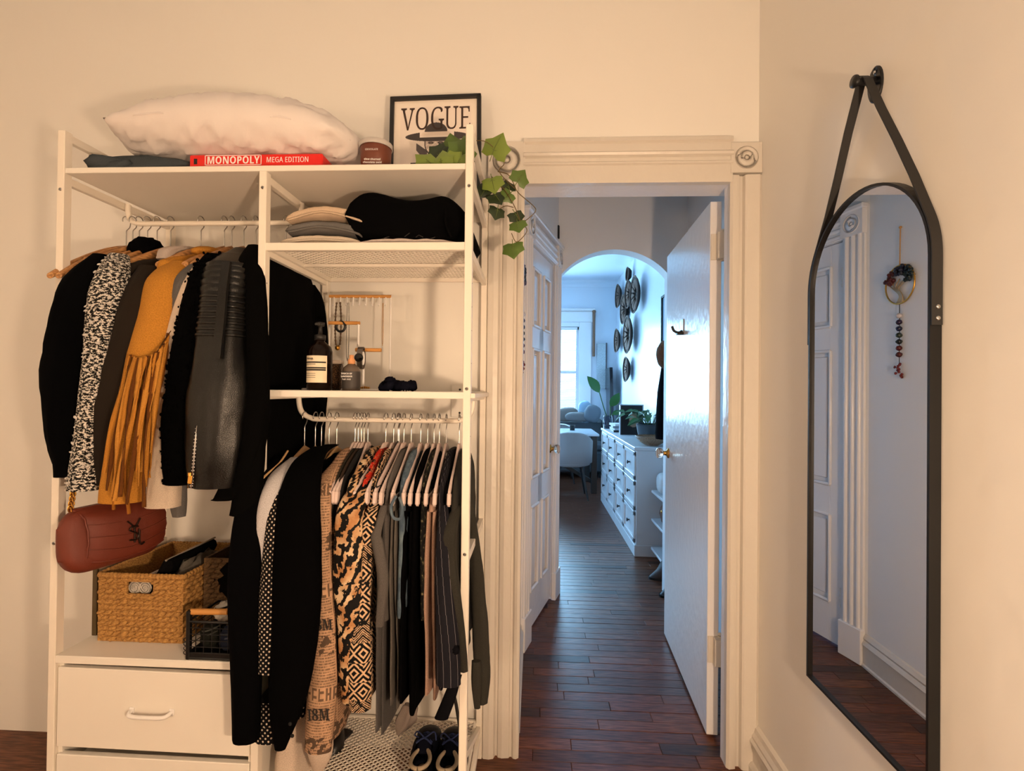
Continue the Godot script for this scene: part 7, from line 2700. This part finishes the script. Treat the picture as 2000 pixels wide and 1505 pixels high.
func woven_basket() -> void:
	var y := 0.545
	var straw := tri_uv(textured(mat(Color(0.80, 0.62, 0.34), 0.8), M.wood_tex), Vector3(9, 30, 9))
	var o := thing("woven_basket", "honey coloured woven basket with a handle slot on the drawer unit", "basket", "", Vector3(-1.17, y, -1.53))
	var x0 := -1.300
	var x1 := -1.037
	var zf := -1.402
	var zb := -1.70
	var h := 0.200
	var s := mk()
	# walls with the handle slot left open in front
	span(s, Vector3(x0 + 0.007, y + 0.001, zb + 0.007), Vector3(x1 - 0.007, y + 0.012, zf - 0.007))
	span(s, Vector3(x0, y, zb), Vector3(x0 + 0.007, y + h, zf))
	span(s, Vector3(x1 - 0.007, y, zb), Vector3(x1, y + h, zf))
	span(s, Vector3(x0 + 0.007, y, zb), Vector3(x1 - 0.007, y + h, zb + 0.007))
	var hx0 := x0 + 0.088
	var hx1 := x0 + 0.170
	span(s, Vector3(x0 + 0.007, y, zf - 0.007), Vector3(x1 - 0.007, y + 0.142, zf))
	span(s, Vector3(x0 + 0.007, y + 0.178, zf - 0.007), Vector3(x1 - 0.007, y + h, zf))
	span(s, Vector3(x0 + 0.007, y + 0.142, zf - 0.007), Vector3(hx0, y + 0.178, zf))
	span(s, Vector3(hx1, y + 0.142, zf - 0.007), Vector3(x1 - 0.007, y + 0.178, zf))
	wpart(o, "basket_walls", s, straw)
	s = mk()
	weave_wall(s, Vector3(x0, y, zf), Vector3.RIGHT, Vector3.BACK, x1 - x0, h - 0.012, Rect2(0.082, 0.138, 0.094, 0.044), 3)
	weave_wall(s, Vector3(x1, y, zf), Vector3(0, 0, -1), Vector3.RIGHT, zf - zb, h - 0.012, Rect2(0.11, 0.138, 0.08, 0.044), 4)
	weave_wall(s, Vector3(x0, y, zb), Vector3(0, 0, 1), Vector3.LEFT, zf - zb, h - 0.012, Rect2(0.11, 0.138, 0.08, 0.044), 5)
	wpart(o, "woven_strands", s, straw).set_meta("kind", "stuff")
	s = mk()
	for e in [[Vector3(x0, y + h, zf), Vector3(x1, y + h, zf)], [Vector3(x1, y + h, zf), Vector3(x1, y + h, zb)], [Vector3(x1, y + h, zb), Vector3(x0, y + h, zb)], [Vector3(x0, y + h, zb), Vector3(x0, y + h, zf)]]:
		for k in 22:
			var p: Vector3 = Vector3(e[0]).lerp(e[1], (k + 0.5) / 22.0)
			var d: Vector3 = (e[1] - e[0]).normalized()
			blob(s, p + Vector3(0, -0.004, 0), Vector3(0.0095, 0.009, 0.0068), Basis(d, Vector3.UP, d.cross(Vector3.UP)) * Basis(Vector3.BACK, 0.5), 0.15, k, 5, 8)
	wpart(o, "braided_rim", s, straw)
	# what lies in it
	var c := thing("dark_pouch", "dark pouch with a pale edge standing in the woven basket", "pouch", "", Vector3(-1.14, y + 0.13, -1.54))
	s = mk()
	box(s, Vector3(-1.145, y + 0.165, -1.545), Vector3(0.035, 0.15, 0.23), 0.012, Basis(Vector3.BACK, -0.5))
	wpart(c, "pouch", s, fabric(Color(0.06, 0.06, 0.065)))
	s = mk()
	tube(s, [Vector3(-1.118, y + 0.232, -1.435), Vector3(-1.112, y + 0.236, -1.655)], 0.003, 6)
	wpart(c, "pale_edge", s, mat(Color(0.62, 0.58, 0.53), 0.7))
	c = thing("rolled_cloth", "rolled white cloth seen through the basket handle slot", "cloth", "", Vector3(-1.185, y + 0.15, -1.46))
	s = mk()
	for k in 2:
		var at_ := Vector3(-1.203 + k * 0.033, y + 0.153, -1.45)
		var spiral := []
		for j in 40:
			var q := j * 0.42
			var r := 0.020 - j * 0.00042
			spiral.append(at_ + Vector3(cos(q) * r, sin(q) * r, 0.03))
		tube(s, spiral, 0.0022, 5)
		lathe(s, [Vector2(0, 0), Vector2(0.019, 0), Vector2(0.019, 0.10), Vector2(0, 0.10)], Transform3D(Basis(Vector3.RIGHT, -PI / 2), at_ + Vector3(0, 0, 0.028)), 18)
	wpart(c, "roll", s, fabric([Color(0.85, 0.82, 0.78), Color(0.6, 0.6, 0.6)][0]))
	c = thing("grey_cloth", "crumpled grey cloth heaped in the right half of the woven basket", "cloth", "", Vector3(-1.08, y + 0.13, -1.53))
	s = mk()
	blob(s, Vector3(-1.085, y + 0.155, -1.54), Vector3(0.038, 0.065, 0.11), Basis(), 0.35, 6.0, 12, 18)
	wpart(c, "heap", s, fabric(Color(0.42, 0.40, 0.37)))
	# flat pale board between basket and post, with dark binding
	c = thing("pale_folder", "pale folder with dark gold spine standing left of the woven basket", "folder", "", Vector3(-1.322, y, -1.58))
	s = mk()
	span(s, Vector3(-1.342, y, -1.715), Vector3(-1.331, y + 0.215, -1.435), 0.002)
	wpart(c, "board", s, mat(Color(0.74, 0.70, 0.64), 0.6))
	s = mk()
	span(s, Vector3(-1.344, y, -1.436), Vector3(-1.329, y + 0.216, -1.427), 0.002)
	wpart(c, "spine", s, mat(Color(0.30, 0.24, 0.12), 0.5))
	# second basket in the shade behind the coats
	o = thing("dark_basket", "second woven basket in the shade right of the honey one", "basket", "", Vector3(-0.90, y, -1.58))
	x0 = -1.022
	x1 = -0.800
	zf = -1.47
	zb = -1.722
	h = 0.23
	s = mk()
	span(s, Vector3(x0 + 0.007, y + 0.001, zb + 0.007), Vector3(x1 - 0.007, y + 0.012, zf - 0.007))
	span(s, Vector3(x0, y, zb), Vector3(x0 + 0.007, y + h, zf))
	span(s, Vector3(x1 - 0.007, y, zb), Vector3(x1, y + h, zf))
	span(s, Vector3(x0 + 0.007, y, zb), Vector3(x1 - 0.007, y + h, zb + 0.007))
	span(s, Vector3(x0 + 0.007, y, zf - 0.007), Vector3(x1 - 0.007, y + h, zf))
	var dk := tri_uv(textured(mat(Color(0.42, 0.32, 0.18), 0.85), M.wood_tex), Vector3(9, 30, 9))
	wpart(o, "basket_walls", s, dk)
	s = mk()
	weave_wall(s, Vector3(x0, y, zf), Vector3.RIGHT, Vector3.BACK, x1 - x0, h, Rect2(0, 0, 0, 0), 6)
	weave_wall(s, Vector3(x0, y, zb + 0.007), Vector3.RIGHT, Vector3.BACK, x1 - x0, h, Rect2(0, 0, 0, 0), 7)
	weave_wall(s, Vector3(x0, y, zb), Vector3(0, 0, 1), Vector3.LEFT, zf - zb, h, Rect2(0, 0, 0, 0), 8)
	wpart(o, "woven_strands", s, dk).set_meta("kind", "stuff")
	c = thing("black_cloth", "black cloth bulging out of the shaded basket", "cloth", "", Vector3(-0.89, y + 0.2, -1.56))
	s = mk()
	blob(s, Vector3(-0.885, y + 0.165, -1.53), Vector3(0.10, 0.085, 0.115), Basis(), 0.3, 2.0, 14, 22)
	wpart(c, "heap", s, fabric(Color(0.02, 0.02, 0.022)))


func wire_basket() -> void:
	var y := 0.546
	var o := thing("wire_basket", "black wire basket with wooden handle bar on the drawer unit", "basket", "", Vector3(-0.89, y, -1.38))
	var x0 := -0.963
	var x1 := -0.800
	var zf := -1.322
	var zb := -1.455
	var h := 0.105
	var s := mk()
	for k in 2:
		var yy := y + 0.004 + k * (h - 0.004)
		var th := 0.0038
		tube(s, [Vector3(x0, yy, zf), Vector3(x1, yy, zf), Vector3(x1, yy, zb), Vector3(x0, yy, zb), Vector3(x0, yy, zf)], th, 6)
	span(s, Vector3(x0, y, zf - 0.003), Vector3(x1, y + 0.020, zf + 0.001), 0.001)
	span(s, Vector3(x0 - 0.001, y, zb), Vector3(x0 + 0.003, y + 0.020, zf), 0.001)
	span(s, Vector3(x0 - 0.004, y, zf - 0.010), Vector3(x0 + 0.007, y + 0.135, zf + 0.004), 0.002)
	span(s, Vector3(x0, y + 0.001, zb), Vector3(x1, y + 0.004, zf))
	wpart(o, "frame", s, M.black_metal)
	s = mk()
	for k in 8:
		var x := lerpf(x0, x1, k / 7.0)
		tube(s, [Vector3(x, y, zf), Vector3(x, y + h, zf)], 0.0013, 5)
		tube(s, [Vector3(x, y, zb), Vector3(x, y + h, zb)], 0.0013, 5)
	for k in 5:
		var yy := y + h * (k + 1) / 6.0
		tube(s, [Vector3(x0, yy, zf), Vector3(x1, yy, zf)], 0.0013, 5)
		tube(s, [Vector3(x0, yy, zf), Vector3(x0, yy, zb)], 0.0013, 5)
		var z := lerpf(zf, zb, k / 4.0)
		tube(s, [Vector3(x0, y, z), Vector3(x0, y + h, z)], 0.0013, 5)
	wpart(o, "wires", s, M.black_metal).set_meta("kind", "stuff")
	s = mk()
	for k in 4:
		var ring := []
		for j in 13:
			ring.append(Vector3(x0 - 0.006 + 0.005 * cos(TAU * j / 12), y + 0.018 + k * 0.012 + 0.005 * sin(TAU * j / 12), zf))
		tube(s, ring, 0.0012, 5, false)
	wpart(o, "wire_loops", s, M.black_metal)
	s = mk()
	tube(s, [Vector3(-0.9589, 0.6748, -1.33), Vector3(-0.8522, 0.6783, -1.33)], 0.0085, 14)
	wpart(o, "wooden_handle", s, M.bamboo)
	# contents
	var items := [
		["grey and white striped sock ball in the wire basket", Vector3(-0.885, y + 0.115, -1.375), Vector3(0.036, 0.028, 0.035), Color(0.78, 0.76, 0.72)],
		["navy patterned cloth low in the wire basket", Vector3(-0.855, y + 0.045, -1.365), Vector3(0.045, 0.036, 0.035), Color(0.13, 0.16, 0.24)],
		["olive dark cloth at the left of the wire basket", Vector3(-0.925, y + 0.045, -1.375), Vector3(0.032, 0.038, 0.035), Color(0.11, 0.12, 0.10)],
		["pale blue grey cloth at the back of the wire basket", Vector3(-0.86, y + 0.095, -1.415), Vector3(0.045, 0.038, 0.03), Color(0.60, 0.62, 0.62)]]
	for k in items.size():
		var it: Array = items[k]
		var c := thing("sock_ball", it[0], "sock", "rolled socks and cloths in the wire basket", it[1])
		s = mk()
		blob(s, it[1], it[2], Basis(Vector3.BACK, 0.3), 0.3, k * 4.0, 10, 16)
		wpart(c, "ball", s, fabric(it[3]))
		s = mk()
		for j in 2:
			var ring := []
			for i in 17:
				var q := TAU * i / 16.0
				ring.append(Vector3(it[1]) + Vector3(it[2].x * 0.78 * cos(q), it[2].y * (0.30 + j * 0.32) + it[2].x * 0.2 * cos(q), it[2].z * 0.9 * sin(q)))
			tube(s, ring, 0.0026, 5, false)
		wpart(c, "stripe", s, fabric(Color(0.12, 0.12, 0.12) if k == 0 else Color(it[3]).lightened(0.25)))


func pale_things() -> void:
	# a cream garment that hangs behind the front row, and what shows of it near the floor
	var cream := fabric(Color(0.86, 0.79, 0.72), 0.95, 20.0, 0.6)
	var o := thing("cream_dress", "long cream dress behind the newsprint dress, its skirt showing near the floor", "dress", "", Vector3(-0.66, 1.05, -1.525))
	var s := mk()
	drape(s, -0.690, [[1.08, -1.47, -1.57, 0.008], [1.03, -1.40, -1.66, 0.010], [0.95, -1.37, -1.70, 0.010], [0.60, -1.37, -1.70, 0.016], [0.40, -1.36, -1.70, 0.034], [0.24, -1.345, -1.70, 0.058], [0.19, -1.34, -1.70, 0.062]], 0.007, 30.0, 91.0)
	wpart(o, "body", s, cream)
	s = mk()
	sleeve(s, [Vector3(-0.592, 0.52, -1.36), Vector3(-0.588, 0.40, -1.345), Vector3(-0.588, 0.30, -1.34), Vector3(-0.597, 0.235, -1.35)], [0.010, 0.028, 0.034, 0.016], 0.7, 0.12, 92.0)
	wpart(o, "sleeve", s, cream)
	# black boot beside it
	o = thing("black_boot", "black ankle boot on the mesh shelf under the newsprint dress", "boot", "", Vector3(-0.625, 0.126, -1.58))
	s = mk()
	var bt := [Vector3(-0.6687, 0.1637, -1.64), Vector3(-0.6506, 0.1372, -1.61), Vector3(-0.6482, 0.1217, -1.58), Vector3(-0.6599, 0.1061, -1.56)]
	tube(s, smooth_path(bt, 4), PackedFloat32Array([0.020, 0.023, 0.024, 0.025, 0.026, 0.027, 0.028, 0.028, 0.028, 0.027, 0.026, 0.024, 0.020]), 14)
	wpart(o, "upper", s, mat(Color(0.03, 0.03, 0.033), 0.4))
	s = mk()
	box(s, Vector3(-0.645, 0.131, -1.60), Vector3(0.040, 0.010, 0.12), 0.004, Basis(Vector3.UP, -0.3))
	wpart(o, "sole", s, M.black)
	# black strap dangling above the sneakers
	o = thing("black_strap", "thin black strap arching down to the sneakers behind the right post", "strap", "", Vector3(-0.242, 0.2955, -1.55))
	s = mk()
	tube(s, smooth_path([Vector3(-0.2575, 0.3456, -1.56), Vector3(-0.2455, 0.3117, -1.56), Vector3(-0.2366, 0.2647, -1.56), Vector3(-0.2295, 0.2241, -1.56), Vector3(-0.229, 0.1844, -1.57)]), 0.0055, 8)
	wpart(o, "strap", s, M.black)
	# grey cloth end on the mesh shelf
	o = thing("white_cloth", "small crumpled white cloth hanging below the black trousers", "cloth", "", Vector3(-0.4196, 0.2051, -1.6))
	s = mk()
	sleeve(s, [Vector3(-0.4033, 0.2648, -1.6), Vector3(-0.4113, 0.2223, -1.6), Vector3(-0.4263, 0.188, -1.6), Vector3(-0.4397, 0.1638, -1.6)], [0.020, 0.026, 0.018, 0.005], 0.6, 0.45, 93.0)
	wpart(o, "cloth", s, fabric(Color(0.58, 0.53, 0.50)))


func sneakers() -> void:
	var navy := fabric(Color(0.060, 0.070, 0.115), 0.75, 24.0, 0.8)
	for k in 2:
		var toe: Vector3 = [Vector3(-0.3358, 0.2, -1.608), Vector3(-0.2522, 0.2, -1.598)][k]
		var heel: Vector3 = [Vector3(-0.3219, 0.2, -1.394), Vector3(-0.2427, 0.2, -1.399)][k]
		var fwd := Vector3(toe.x - heel.x, 0, toe.z - heel.z).normalized()
		var at_ := Vector3((toe.x + heel.x) / 2.0, 0.126, (toe.z + heel.z) / 2.0)
		var o := thing("sneaker", ["left navy sneaker of the pair on the mesh shelf", "right navy sneaker of the pair, beside the wardrobe post"][k], "shoe", "navy sneakers on the mesh shelf", at_)
		o.basis = Basis(fwd.cross(Vector3.UP), Vector3.UP, -fwd)   # local -z points to the toe
		var L := 0.262
		# outline half widths and upper heights from heel (t = 0) to toe (t = 1)
		var hw := smooth_nums([0.020, 0.034, 0.035, 0.035, 0.040, 0.046, 0.045, 0.033, 0.012], 3)
		var n := hw.size()
		var s := mk()
		var rings := []
		for i in n:
			var t := float(i) / (n - 1)
			var z := (0.5 - t) * L
			var lift := 0.012 * smoothstep(0.75, 1.0, t)
			rings.append(PackedVector3Array([Vector3(-hw[i] * 1.08, 0.002 + lift, z), Vector3(-hw[i] * 1.1, 0.024 + lift, z), Vector3(hw[i] * 1.1, 0.024 + lift, z), Vector3(hw[i] * 1.08, 0.002 + lift, z)]))
		loft(s, rings, true, true, -1)
		part(o, "sole", s, mat(Color(0.10, 0.105, 0.13), 0.7))
		# upper: from toe to the back of the tongue a closed vault, then the open collar
		s = mk()
		var up := []
		for i in range(n - 1, -1, -1):
			var t := float(i) / (n - 1)
			var z := (0.5 - t) * L
			var top := 0.032 + 0.052 * smoothstep(1.0, 0.45, t) + 0.012 * smoothstep(0.2, 0.0, t)
			var open := smoothstep(0.47, 0.36, t)
			var r := PackedVector3Array()
			for j in 21:
				var a := PI * j / 20.0
				var x := -cos(a)
				var yy := pow(sin(a), 0.75)
				# in the collar zone the vault splits: its crown sinks into the shoe
				if open > 0.0 and absf(x) < 0.80:
					yy = lerpf(yy, lerpf(pow(0.6, 0.75), -0.05, smoothstep(0.80, 0.45, absf(x))), open)
				r.append(Vector3(x * hw[i], 0.022 + top * yy, z))
			up.append(r)
		loft(s, up, false)
		part(o, "upper", s, navy)
		# beige padded collar ring
		s = mk()
		var col := []
		for j in 25:
			var a := TAU * j / 24.0
			var z := 0.078 + 0.052 * cos(a)
			col.append(Vector3(0.027 * sin(a) * (1.0 + 0.12 * cos(a)), 0.100 + 0.012 * cos(a) * (1.0 if cos(a) > 0 else 0.6) - 0.004, z))
		tube(s, col, 0.0058, 8, false)
		part(o, "collar", s, mat(Color(0.60, 0.54, 0.45), 0.8))
		s = mk()
		blob(s, Vector3(0, 0.045, 0.075), Vector3(0.024, 0.006, 0.048), Basis(), 0.05, 1.0, 8, 16)
		part(o, "insole", s, mat(Color(0.34, 0.28, 0.22), 0.9))
		s = mk()
		box(s, Vector3(0, 0.098, 0.022), Vector3(0.034, 0.008, 0.050), 0.003, Basis(Vector3.RIGHT, 0.5))
		part(o, "tongue", s, navy)
		s = mk()
		for q in 5:
			var z := -0.040 + q * 0.015
			var yy := 0.083 + q * 0.006
			tube(s, smooth_path([Vector3(-0.024, yy - 0.006, z), Vector3(0, yy + 0.006, z - 0.005), Vector3(0.024, yy - 0.006, z + 0.004)], 3), 0.0025, 6)
		tube(s, smooth_path([Vector3(0, 0.112, 0.012), Vector3(-0.022, 0.122, 0.0), Vector3(-0.032, 0.104, -0.008), Vector3(0, 0.110, 0.010), Vector3(0.028, 0.120, -0.002), Vector3(0.036, 0.100, 0.008)], 4), 0.0022, 6)
		part(o, "laces", s, fabric(Color(0.17, 0.21, 0.36)))
		s = mk()
		blob(s, Vector3(0.0, 0.043, -0.098), Vector3(0.041, 0.024, 0.036), Basis(), 0.0, 0.0, 10, 16)
		part(o, "toe_cap", s, mat(Color(0.045, 0.05, 0.075), 0.6))
